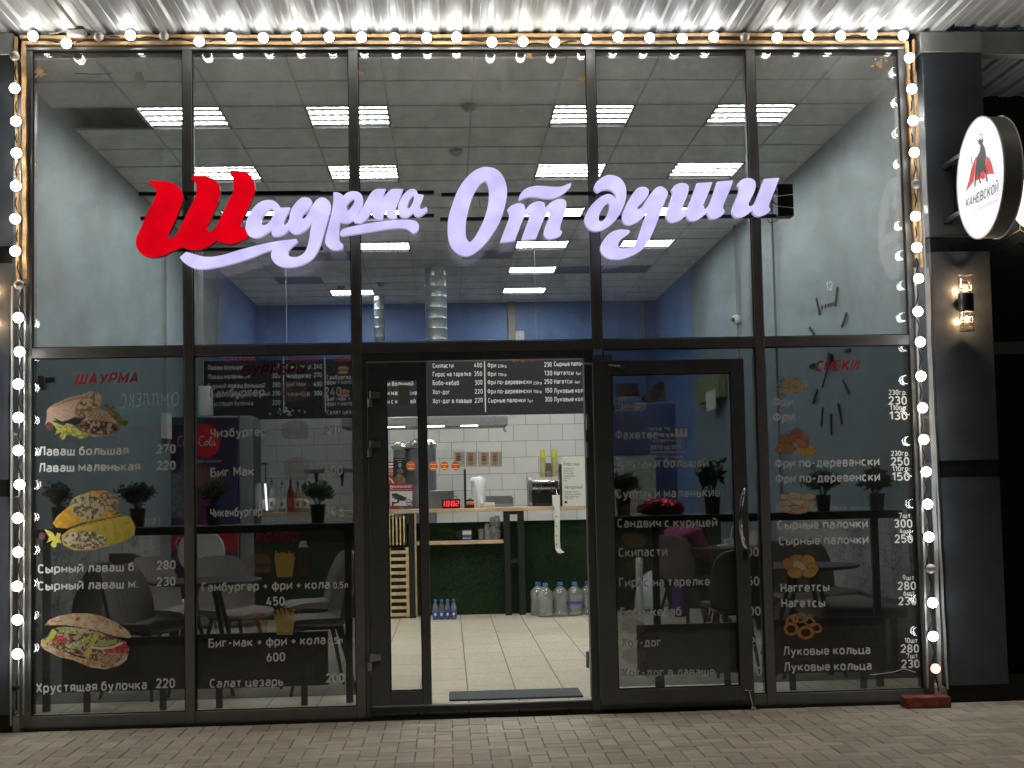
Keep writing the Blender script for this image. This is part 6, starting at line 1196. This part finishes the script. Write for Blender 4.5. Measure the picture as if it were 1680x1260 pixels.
# blue cooler and menu sheets right of the counter
YP = 6.1; x0, x1, z0, z1 = rect(1003, 660, 1110, 760, YP); ck = thing('blue_cooler', 'tall deep blue cabinet behind the white menu boards', 'cabinet', ((x0+x1)/2, YP, 0)); MB().box(x0, x1, YP, YP+.5, 0, z1).build('cabinet', 'bluepanel', ck, bevel=.03, seg=3)
x0, x1, z0, z1 = rect(992, 748, 1076, 850, YP-.1); wm = thing('white_menu_board', 'large white menu board with small print and upright lettering on its edge', 'menu board', (x0, YP-.1, z0)); MB().box(x0, x1, YP-.12, YP-.10, z0, z1).build('board_panel', 'paperd', wm, bevel=.002)
for ch, v in (('M',766),('E',779),('N',793),('U',806)): b = MB(); tpx(b, {'M':'М','E':'Е'}.get(ch, ch), 1066, v+8, 1072, v+8, 8, YP-.121, t=.12); b.build('lettering', 'ink', wm)
for r_ in range(16):
    v = 756+r_*5.0; b = MB()
    for uu in (996, 1022, 1046):
        a, e = PY(uu, v, YP-.121), PY(uu+random.uniform(8,17), v, YP-.121); b.quad(a, e, e+Vector((0,0,.008)), a+Vector((0,0,.008)))
    b.build('print_line', 'greyp', wm)
t = thing('photo_prints', 'dark food photo prints leaning on top of the blue cabinet', 'prints', tuple(PY(1050,655,YP)))
for (pts, c1, c2) in (((((1010,630),(1046,628),(1050,650),(1010,652))),(.03,.018,.016),(.10,.05,.04)),(((1050,655),(1082,624),(1090,628),(1092,658),(1056,660)),(.02,.015,.02),(.12,.08,.06)),(((1010,655),(1046,644),(1048,650),(1020,660),(1008,660)),(.35,.34,.36),(.2,.18,.16))):
    q = Pic(1008, 622, 1094, 662, res=1.5); q.poly(list(pts), c1, alt=[c2], cell=6); q.build('photo_print', YP+.05-.01*pts[0][0]/1010, t)
# cabinet and notice on right wall
a, e = PX(1150, 618, XR-.03), PX(1190, 658, XR-.03); t = thing('electric_cabinet', 'olive electric cabinet with a paper notice on the right wall', 'cabinet', tuple(a)); MB().box(XR-.10, XR-.002, e.y, a.y, PX(1170,658,XR-.03).z, PX(1170,619,XR-.03).z).build('casing', 'greenbox', t, bevel=.006); a2, e2 = PX(1157, 640, XR-.11), PX(1174, 673, XR-.11); MB().box(XR-.106, XR-.104, e2.y, a2.y, PX(1165,673,XR-.11).z, PX(1165,641,XR-.11).z).build('paper_notice', 'paper', t)
# cameras
p = PX(1208, 524, XR-.05); t = thing('dome_camera', 'white dome camera on the right wall conduit', 'camera', tuple(p)); b = MB(); b.sphere(tuple(p), .052, 16, 10); b.build('dome', 'plastic', t, smooth=60); b = MB(); b.lathe([(.03,0),(.034,.09)], (p.x-.0, p.y, p.z), 16, 'x'); b.build('mount', 'plastic', t, smooth=40); b = MB(); b.sphere((p.x-.035,p.y-.02,p.z-.005), .026, 12, 8); b.build('lens', 'blackg', t, smooth=60)
p = PY(83, 624, .28); t = thing('bullet_camera', 'black bullet camera inside the lower left window', 'camera', tuple(p)); b = MB(); b.tube([p+Vector((-.03,0,0)), p+Vector((.028,0,.004))], .018, 14); b.build('camera_body', 'blackp', t, smooth=40); b = MB(); b.box(p.x-.075, p.x-.032, p.y-.03, p.y+.05, p.z-.06, p.z+.03); b.build('mount', 'greyp', t, bevel=.006)

# ================================================================== WALL CLOCK (stuck-on bars and numerals on the right wall)
wc = thing('wall_clock', 'frameless wall clock of stuck-on bars and a twelve on the right wall', 'clock', tuple(PX(1362, 588, XR)))
def wbar(u0, v0, u1, v1, th=.022, m='blackp', nm='hour_bar'):
    a, e = PX(u0, v0, XR-.008), PX(u1, v1, XR-.008); d = (e-a); L_ = d.length; d.normalize(); n = Vector((0, -d.z, d.y))*th/2; o = Vector((-.012,0,0)); b = MB()
    b.rings([[a+n, a-n, a-n+o, a+n+o], [e+n, e-n, e-n+o, e+n+o]]); return b.build(nm, m, wc)
for q in ((1340,490,1346,516),(1375,471,1371,502),(1390,514,1382,536),(1329,538,1338,552),(1386,577,1396,573),(1329,602,1337,598),(1384,626,1394,645),(1342,640,1335,661),(1351,669,1348,700),(1376,663,1382,695),(1364,679,1365,714)): wbar(*q)
for u in (1350,1355,1360,1364,1368): wbar(u, 507-(u-1350)*.3, u+.6, 501-(u-1350)*.3, .014, nm='minute_mark')
A, E_ = PX(1355, 478, XR-.012), PX(1366, 476, XR-.012); W = text_width('12', .13, .14); b = MB(); text(b, '12', A, (E_-A)/W, Vector((0,0,(PX(1360,461,XR-.012)-PX(1360,477,XR-.012)).z)), Vector((-1,0,0)), t=.16); b.build('numeral', 'paper', wc)
c = PX(1362, 590, XR-.02); b = MB(); b.lathe([(.05,0),(.05,-.03),(.01,-.032)], (XR-.005, c.y, c.z), 20, 'x'); b.build('movement', 'blackp', wc, smooth=40); wbar(1361,578,1360,600,.05,'blackp','hour_hand'); wbar(1360,600,1350,636,.010,'blackp','minute_hand')

# ================================================================== HANGING BULB INSIDE THE TOP LEFT PANE
p = PY(228, 132, .35); t = thing('hanging_bulb', 'dusty unlit bulb hanging on a wire behind the upper left pane', 'bulb', tuple(p)); b = MB(); b.lathe([(.02,.075),(.022,.04),(.03,.02),(.042,-.015),(.040,-.045),(.02,-.065),(.001,-.07)], tuple(p), 18); b.build('bulb_globe', 'bulboff', t, smooth=60)
b = MB(); b.tube([PY(74,104,.35),PY(95,112,.35),PY(125,120,.35),PY(155,122,.35),PY(180,121,.35),PY(205,112,.35),PY(224,111,.35)], .003, 5); b.tube([PY(228,121,.35),PY(228,108,.35)], .004, 5); b.tube([PY(240,133,.36),PY(262,134,.36),PY(275,133,.36)], .002, 5); b.build('wire', 'cable', t)

# ================================================================== WINDOW BARS, PLANTS
def winbar(label, u0, u1, posts):
    x0, x1 = PY(u0, 850, .12).x, PY(u1, 850, .12).x; t = thing('window_bar', label, 'bar table', ((x0+x1)/2, .3, 0), 'dark bar tables along the window'); MB().box(x0, x1, .12, .50, 1.075, 1.125).build('bar_top', 'shelfm', t, bevel=.003)
    for u in posts: x = PY(u, 1000, .16).x; MB().box(x-.022, x+.022, .15, .19, 0, 1.074).build('leg', 'leg', t, bevel=.003)
winbar('dark high bar shelf running behind the left window bays', 42, 582, (76, 572)); winbar('dark high bar shelf running behind the right window bays', 985, 1482, (1078, 1440))
def plant(u, v0, v1, w_px, y, label, kind='small', pot='pot', lv='leafd'):
    zt = 1.1255; p = PY(u, 800, y); x = p.x; t = thing('potted_plant', label, 'plant', (x, y, zt), 'potted plants on the window bars'); pr = {'small': .05, 'broad': .058}[kind]; ph = max(.07, PY(u, v1-(0), y).z*0 + (PY(u, v0+(v1-v0)*.58, y).z-zt))
    lathe_obj('pot', pot, t, [(pr*.78,0),(pr,ph),(pr*.9,ph),(pr*.88,ph-.01),(.001,ph-.012)], (x,y,zt), 22)
    H = PY(u, v0, y).z-zt; Wd = w_px/261/2; r = random.Random(int(u)); st_ = MB(); lf = MB()
    for k in range(20 if kind == 'small' else 12):
        a = r.uniform(0, 6.28); l = r.uniform(.5, 1); rr = Wd*r.uniform(.25, 1.0); tip = Vector((x+rr*math.cos(a), y+rr*.8*math.sin(a), zt+ph+(H-ph)*l*(1.05-.35*(rr/Wd)**2))); base = Vector((x+.01*math.cos(a), y+.01*math.sin(a), zt+ph-.01)); mid = (base+tip)/2+Vector((0,0,.03)); st_.tube([base, mid, tip], .0018, 4)
        nl = 42 if kind == 'small' else 10
        for j in range(nl):
            s = r.uniform(.35, 1.05); c0 = base.lerp(mid, s*2) if s < .5 else mid.lerp(tip, (s-.5)*2); d = Vector((r.gauss(0,1), r.gauss(0,1), r.gauss(.3,.8))).normalized(); ll = r.uniform(.018,.032) if kind == 'small' else r.uniform(.05,.085); sd = d.orthogonal().normalized()*ll*(.32 if kind == 'small' else .36); nn = d.cross(sd).normalized()*ll*.16
            if kind == 'small': q0 = c0+Vector((r.gauss(0,.012), r.gauss(0,.012), r.gauss(0,.010)))
            else: q0 = c0
            lf.add([q0, q0+d*ll*.35+sd, q0+d*ll, q0+d*ll*.35-sd, q0+d*ll*.5+nn], [(0,1,4),(1,2,4),(2,3,4),(3,0,4)])
    st_.build('stem', 'stem', t); lf.build('foliage', lv, t)['kind'] = 'stuff'
plant(98, 795, 858, 52, .33, 'small-leaved dark plant nearest the left picture edge'); plant(226, 795, 862, 68, .33, 'small-leaved dark plant in the lower left bay, right of the yellow wrap picture'); plant(350, 789, 858, 50, .33, 'small-leaved bright plant in the second bay beside the fridge', lv='leaf'); plant(521, 789, 855, 52, .33, 'small-leaved plant in front of the counter bottles', lv='leaf')
plant(1022, 776, 845, 60, .33, 'bushy fine-leaved plant behind the open door, left', lv='leaf'); plant(1168, 752, 845, 84, .33, 'broad-leaved tall green plant behind the open door', 'broad', lv='leaf'); plant(1350, 770, 842, 68, .33, 'bushy fine-leaved plant in the right bay'); plant(1437, 768, 840, 62, .33, 'broad dark-leaved plant in a pale pot in the right bay', 'broad', 'potw', 'leafd')
# red foil bag
p0 = PY(1085, 830, .33); b = MB(); b.sphere((p0.x, .34, 1.125+.045), .16, 30, 14, (1, .5, .38)); b.v = [tuple(Vector(q_)+mnoise.noise_vector(Vector(q_)*30)*.016) for q_ in b.v]; b.v = [(x, y, max(z, 1.1256)) for x, y, z in b.v]; tag(b.build('foil_bag', 'redfoil', None), 'crumpled shiny red foil bag lying on the right window bar', 'bag')
# radiators
def radiator(label, u0, u1, v0, v1):
    x0, x1, z0, z1 = rect(u0, v0, u1, v1, .07); t = thing('radiator', label, 'radiator', ((x0+x1)/2, .09, z0), 'low radiators behind the glass'); MB().box(x0, x1, .085, .11, z0, z1).build('radiator_panel', 'rad', t, bevel=.004); b = MB(); x = x0+.03
    while x < x1-.03: b.box(x, x+.018, .078, .0849, z0+.02, z1-.02); x += .040
    b.build('fins', 'rad', t); MB().box(x0, x1, .083, .115, z1+.0005, z1+.012).build('top_grille', 'rad', t)
    for xx in (x0+.15, x1-.15): MB().box(xx-.02, xx+.02, .09, .11, 0, z0).build('foot', 'rad', t)
radiator('dark low radiator behind the lower left window', 100, 306, 1050, 1134); radiator('dark low radiator behind the second window', 318, 538, 1042, 1128); radiator('dark low radiator behind the open entrance door', 1046, 1232, 1027, 1106); radiator('dark low radiator behind the lower right window', 1262, 1455, 1018, 1104)

# ================================================================== CHAIRS AND TABLES
def make_chair(fabric, label):
    t = thing('shell_chair', label, 'chair', (0,0,0), 'upholstered shell chairs round the tables')
    def shell(sect, name, th=.028):       # sect: list of (x forward, z, half width, bow)
        b = MB(); n = 9; F_, B_ = [], []
        for i, (xx, z, hw_, bow) in enumerate(sect):
            nx, nz_ = 0, 0; a = sect[max(0,i-1)]; c = sect[min(len(sect)-1,i+1)]; d = Vector((c[0]-a[0], 0, c[1]-a[1])).normalized(); nrm = Vector((-d.z, 0, d.x))
            for k in range(n): y = -1+2*k/(n-1); base = Vector((xx, hw_*y, z)) + (Vector((1,0,.0)) if name == 'backrest' else Vector((0,0,1)))*bow*abs(y)**2.2; e = th*(1-.35*abs(y)**4); F_.append(base+nrm*e/2); B_.append(base-nrm*e/2)
        m_ = len(sect); N = m_*n; fs = []
        for i in range(m_-1):
            for k in range(n-1): a = i*n+k; fs.append((a,a+1,a+n+1,a+n)); fs.append((N+a+n,N+a+n+1,N+a+1,N+a))
        for k in range(n-1): fs.append((k,k+N,k+1+N,k+1)); a = (m_-1)*n+k; fs.append((a+1,a+1+N,a+N,a))
        for i in range(m_-1): a = i*n; fs.append((a+n,a+n+N,a+N,a)); a = i*n+n-1; fs.append((a,a+N,a+n+N,a+n))
        b.add(F_+B_, fs); return b.build(name, fabric, t, smooth=60)
    shell([(.235,.448,.150,0),(.225,.462,.195,.0),(.16,.468,.222,.010),(.05,.458,.232,.022),(-.08,.448,.232,.03),(-.155,.455,.225,.035)], 'seat', .05)
    shell([(-.150,.470,.215,.03),(-.188,.53,.222,.06),(-.215,.62,.226,.07),(-.240,.72,.218,.06),(-.260,.80,.200,.045),(-.270,.845,.165,.03),(-.272,.866,.105,.015)], 'backrest', .042)
    b = MB()
    for k in range(7): y = -.15+.05*k; b.tube([(-.163,y,.53),(-.194,y,.64),(-.222,y,.76)], .0012, 4)
    b.build('quilted_seam', fabric, t)
    b = MB(); b.box(-.15, .15, -.13, .13, .415, .43); b.build('seat_frame', 'leg', t)
    for sx in (-1, 1):
        for sy in (-1, 1): b = MB(); b.tube([(sx*.12, sy*.11, .42), (sx*.215, sy*.205, .001)], [.017, .010], 10); b.build('leg', 'leg', t)
    return t
ch1 = make_chair('chair', 'x'); ch2 = make_chair('chaird', 'x'); used1 = used2 = False
def chair(u, y, rz, label, kind=1):
    global used1, used2
    src = ch1 if kind == 1 else ch2; first = not (used1 if kind == 1 else used2)
    if kind == 1: used1 = True
    else: used2 = True
    o = src if first else dup(src); x = PY(u, 960, y).x; place(o, (x, y, 0), R(rz), label)
# chairs face +x at rz = 0
chair(240, .70, -28, 'taupe shell chair left of the left round table, nearest the glass'); chair(285, 1.75, -30, 'taupe shell chair behind the left table, seen side on'); chair(384, 1.55, -52, 'taupe shell chair behind the left round table, in front of the fridge')
chair(520, .72, 196, 'taupe shell chair right of the left round table, facing it'); chair(520, 2.1, 200, 'taupe shell chair further back in the second bay, seat toward the table'); chair(216, 3.0, 80, 'brown shell chair far back against the patterned tiles', 2); chair(112, 1.2, 172, 'brown shell chair in the corner by the left wall', 2)
chair(1127, 4.1, 38, 'brown shell chair under the seated person', 2); chair(1208, .95, 93, 'dark brown shell chair with its back to the open door', 2); chair(1300, 1.75, -90, 'dark brown shell chair behind the right table, left one', 2); chair(1345, 1.9, -70, 'dark brown shell chair behind the right table, right one', 2); chair(1205, 4.6, 180, 'taupe shell chair beyond the seated person')
def table(label, u, y, r, z=.75):
    x = PY(u, 940, y).x; t = thing('round_table', label, 'table', (x, y, 0), 'round dark cafe tables'); lathe_obj('table_top', 'tabtop', t, [(.01,z-.022),(r-.015,z-.022),(r,z-.012),(r,z-.004),(r-.004,z),(.001,z)], (x,y,0), 56, 30)
    lathe_obj('hub', 'leg', t, [(.12,z-.035),(.12,z-.0225)], (x,y,0), 24)
    for k in range(4): a = math.pi/4+k*math.pi/2; b = MB(); b.tube([(x+.09*math.cos(a), y+.09*math.sin(a), z-.03), (x+.30*math.cos(a), y+.30*math.sin(a), .001)], [.018,.012], 10); b.build('leg', 'leg', t)
    return t
table('round dark table in the left bays between four taupe chairs', 337, .80, .375); table('round dark table in the right bay before two brown chairs', 1318, .80, .385); table('round dark table beside the seated person', 1196, 3.9, .38)
# white oval chair back by the fridge, bench, things on far table
p = PY(330, 900, 3.2); t = thing('white_stool', 'white round-backed plastic chair in front of the drinks fridge', 'chair', (p.x, 3.2, 0)); b = MB(); b.lathe([(.001,0),(.19,0),(.20,.01),(.19,.02),(.001,.02)], (p.x, 3.2, p.z-.03), 32, 'y'); b.build('backrest', 'plastic', t, smooth=40); lathe_obj('seat', 'plastic', t, [(.17,.42),(.2,.44),(.19,.455),(.001,.455)], (p.x, 3.02, 0), 24)
b = MB(); b.box(p.x-.02, p.x+.02, 3.17, 3.19, .44, p.z-.1); b.build('back_support', 'plastic', t)
for sx in (-1, 1):
    for sy in (-1, 1): b = MB(); b.tube([(p.x+sx*.12, 3.02+sy*.12, .43), (p.x+sx*.18, 3.02+sy*.17, .001)], .012, 8); b.build('leg', 'plastic', t)
t = thing('wall_bench', 'low brown upholstered bench along the right wall', 'bench', (XR-.3, 1.1, 0)); MB().box(XR-.62, XR-.03, .62, 1.9, .38, .46).build('seat', 'chaird', t, bevel=.03, seg=3)
for yy in (.75, 1.75):
    for xx in (XR-.55, XR-.1): MB().box(xx-.02, xx+.02, yy-.02, yy+.02, 0, .38).build('leg', 'leg', t)
p = PY(1208, 893, 3.75); t = thing('gift_bag', 'white paper bag with rope handles on the far table', 'bag', (p.x, 3.75, .75)); MB().box(p.x-.10, p.x+.10, 3.72, 3.84, .7505, .82).build('bag_body', 'paper', t); b = MB(); b.tube([(p.x-.05,3.76,.82),(p.x-.03,3.76,.92),(p.x+.02,3.76,.95),(p.x+.05,3.76,.92),(p.x+.06,3.76,.82)], .006, 6); b.build('rope_handle', 'plastic', t)
p = PY(1186, 893, 3.75); tag(MB().box(p.x-.05, p.x+.04, 3.68, 3.78, .7505, .775).build('napkin_box', 'plastic', None, bevel=.005), 'flat white napkin box left of the rope-handled bag', 'box')
# bags on the floor, pipe
p = PZ(1068, 1000, 0); b = MB(); b.lathe([(.17,0),(.19,.06),(.16,.22),(.08,.36),(.03,.42)], (p.x, p.y, 0), 24); b.v = [tuple(Vector(q_)+mnoise.noise_vector(Vector(q_)*12)*.03) for q_ in b.v]; b.v = [(x, y, max(z, .001)) for x, y, z in b.v]; tag(b.build('plastic_sack', 'bag', None, smooth=60), 'white plastic sack standing on the floor left of the seated person', 'sack')
x = PY(1049, 950, 4.6).x; b = MB(); b.lathe([(.035,0),(.035,.62),(.028,.63)], (x, 4.6, 0), 16); tag(b.build('white_tube', 'plastic', None, smooth=40), 'white upright roll standing near the counter end', 'roll')
p = PY(1114, 950, 4.0); b = MB(); b.lathe([(.06,0),(.075,.03),(.07,.22),(.05,.27),(.01,.28)], (p.x, 4.0, .12), 18); b.v = [tuple(Vector(q_)+mnoise.noise_vector(Vector(q_)*20)*.02) for q_ in b.v]; tag(b.build('hanging_bag', 'purple', None, smooth=60), 'glittery violet bag hanging under the seated person\'s chair', 'bag')
# door mat
mz = .0; A = [PZ(u, v, 0) for u, v in ((737,1155),(963,1147),(952,1130),(737,1137))]; b = MB(); y0, y1 = .05, .42; x0, x1 = PZ(737,1150,0).x, PZ(960,1148,0).x; b.box(x0, x1, y0+.02, y1, .0005, .012); tag(b.build('door_mat', 'mat_', None, bevel=.004), 'grey rubber door mat inside the open doorway', 'door mat')

# ================================================================== SEATED PERSON
def person():
    cx, cy = PY(1127, 960, 4.1).x, 4.1; a = R(38); Rm = Matrix.Rotation(a, 3, 'Z'); O = Vector((cx, cy, 0))
    t = thing('person', 'seated person in a magenta top, long dark hair, head bowed over their hands', 'person', (cx, cy, .47)); W_ = lambda p: O + Rm @ Vector(p)
    def skin(name, verts, edges, rad, m, par, sub=2):
        me = bpy.data.meshes.new('s'); me.from_pydata([tuple(W_(v)) for v in verts], edges, []); ob = bpy.data.objects.new('s', me); COL.objects.link(ob)
        md = ob.modifiers.new('k', 'SKIN'); ob.modifiers.new('u', 'SUBSURF').levels = sub
        for i, r in enumerate(rad): me.skin_vertices[0].data[i].radius = (r, r) if not isinstance(r, tuple) else r
        me.skin_vertices[0].data[0].use_root = True; md.use_smooth_shade = True
        dg = bpy.context.evaluated_depsgraph_get(); dg.update(); m2 = bpy.data.meshes.new_from_object(ob.evaluated_get(dg)); bpy.data.objects.remove(ob); m2.name = name; m2.materials.clear(); m2.materials.append(M[m]); m2.polygons.foreach_set('use_smooth', [True]*len(m2.polygons)); return link(name, m2, par)
    V = [(-.08,0,.55),(-.09,0,.66),(-.06,0,.78),(-.01,0,.87),(.03,0,.90),(.07,0,.89),(.10,0,.87),
         (-.02,.16,.86),(.02,.20,.72),(.14,.14,.62),(.19,.08,.62),(-.02,-.16,.86),(.02,-.20,.72),(.14,-.14,.62),(.19,-.08,.62),
         (-.02,.09,.53),(.36,.11,.50),(.38,.11,.28),(.36,.11,.06),(.45,.12,.03),(-.02,-.09,.53),(.36,-.11,.50),(.40,-.11,.28),(.38,-.11,.06),(.47,-.12,.03)]
    E_ = [(0,1),(1,2),(2,3),(3,4),(4,5),(5,6),(3,7),(7,8),(8,9),(9,10),(3,11),(11,12),(12,13),(13,14),(0,15),(15,16),(16,17),(17,18),(18,19),(0,20),(20,21),(21,22),(22,23),(23,24)]
    rd = [.14,.125,.13,.13,.055,.055,.085,.06,.045,.034,.022,.06,.045,.034,.022,.09,.068,.05,.036,.03,.09,.068,.05,.036,.03]
    body = skin('body', V, E_, rd, 'skin', t)
    skin('top', V[:5]+[V[7],V[8],(.10,.16,.645),V[11],V[12],(.10,-.16,.645)], [(0,1),(1,2),(2,3),(3,4),(3,5),(5,6),(6,7),(3,8),(8,9),(9,10)], [.15,.138,.135,.13,.065,.078,.058,.048,.078,.058,.048], 'pink', t)
    skin('trousers', [(-.04,0,.555)]+V[15:18]+[(.36,.11,.12)]+V[20:23]+[(.38,-.11,.12)], [(0,1),(1,2),(2,3),(3,4),(0,5),(5,6),(6,7),(7,8)], [.15,.10,.082,.062,.052,.10,.082,.062,.052], 'trousers', t)
    # head, tilted forward
    b = MB(); b.sphere((0,0,0), .1, 24, 18); nv = []
    for p in b.v:
        x, y, z = p; x *= 1.02; y *= .80; z *= 1.20
        if z < -.02: y *= 1-.28*min(1, (-z-.02)/.1); x *= 1-.12*min(1, (-z-.02)/.1)
        f_ = math.exp(-((y/.016)**2)-(((z+.015)/.022)**2)); x += .026*f_*(x > 0)
        x -= .010*math.exp(-(((abs(y)-.032)/.016)**2)-(((z-.012)/.014)**2))*(x > 0)
        x += .006*math.exp(-((y/.024)**2)-(((z+.058)/.009)**2))*(x > 0)
        nv.append((x, y, z))
    Hm = Matrix.Rotation(R(58), 3, 'Y'); hc = Vector((.15,0,.845)); b.v = [tuple(W_(hc + Hm @ Vector(p))) for p in nv]; b.build('head', 'skin', body, smooth=70)
    b = MB(); b.sphere((-.018,0,.018), .108, 22, 16, (1.02,.88,1.14)); b.v = [tuple(Vector(p)+mnoise.noise_vector(Vector(p)*30)*.006) for p in b.v if True]; b.v = [(min(x, .062+max(0, z-.05)*.5), y, z) for x, y, z in b.v]; b.v = [tuple(W_(hc + Hm @ Vector(p))) for p in b.v]; hair = b.build('hair', 'hair', t, smooth=70)
    for s in (-1, 1):
        b = MB()
        for k in range(16): o_ = random.uniform(-.05,.06); b.tube([W_(hc+Vector((-.02+o_, s*.085, .03))), W_(hc+Vector((.02+o_, s*random.uniform(.085,.11), -.10))), W_(hc+Vector((.05+o_, s*random.uniform(.06,.11), -.26)))], [.016,.014,.004], 5)
        b.build('hair_strand', 'hair', t, smooth=60)
    for s in (-1, 1):       # hands holding a phone
        w0 = Vector((.19, s*.07, .62)); b0 = skin('hand', [w0, w0+Vector((.045,-s*.012,.012)), w0+Vector((.075,-s*.018,.02)), w0+Vector((.04,s*.012,.03)), w0+Vector((.065,-s*.002,.05))], [(0,1),(1,2),(1,3),(3,4)], [.022,.026,.022,.012,.010], 'skin', body, 1)
        for k in range(4): q0 = w0+Vector((.075, -s*.018+(k-1.5)*.006*s, .005+k*.016)); skin('finger', [q0, q0+Vector((.026,-s*.004,.004)), q0+Vector((.036,-s*.020,.002)), q0+Vector((.030,-s*.032,0))], [(0,1),(1,2),(2,3)], [.0095,.009,.0085,.0075], 'skin', body, 1)
    b = MB(); b.box(.245, .257, -.04, .04, .615, .71); b.v = [tuple(W_(p)) for p in b.v]; tag(b.build('phone', 'blackg', None, bevel=.003), 'black phone held by the seated person', 'phone')
person()

# ================================================================== ACROSS THE STREET (seen only as a faint reflection in the glass)
YO = -34.0
def mir(u, v):        # point across the street whose mirror image in the panes appears at photo pixel (u, v)
    p = PY(u, v, .06-YO); return Vector((p.x, YO, p.z))
op = thing('opposite_building', 'dim block across the street with a lit white name over a green band, seen mirrored', 'building', (0, YO, 0))
MB().box(-38, 38, YO-6, YO-.02, GZ, 14).build('facade', 'pier', op)
a, e = mir(330, 690), mir(150, 672); MB().box(min(a.x,e.x), max(a.x,e.x), YO, YO+.1, min(a.z,e.z)-.1, max(a.z,e.z)+.1).build('green_band', emis('green_band_light', (.05,.5,.10), .10), op)
a, e = mir(312, 668), mir(196, 672); W = text_width('КОМПЛЕКС', .35, .10); h_ = (e-a).length/W; b = MB(); text(b, 'КОМПЛЕКС', Vector((max(a.x,e.x), YO+.15, a.z)), Vector((-abs(a.x-e.x)/W,0,0)), Vector((0,0,.42)), Vector((0,1,0)), t=.10, gap=.35); b.build('name_lettering', emis('name_light', (.9,.95,1), .45), op)
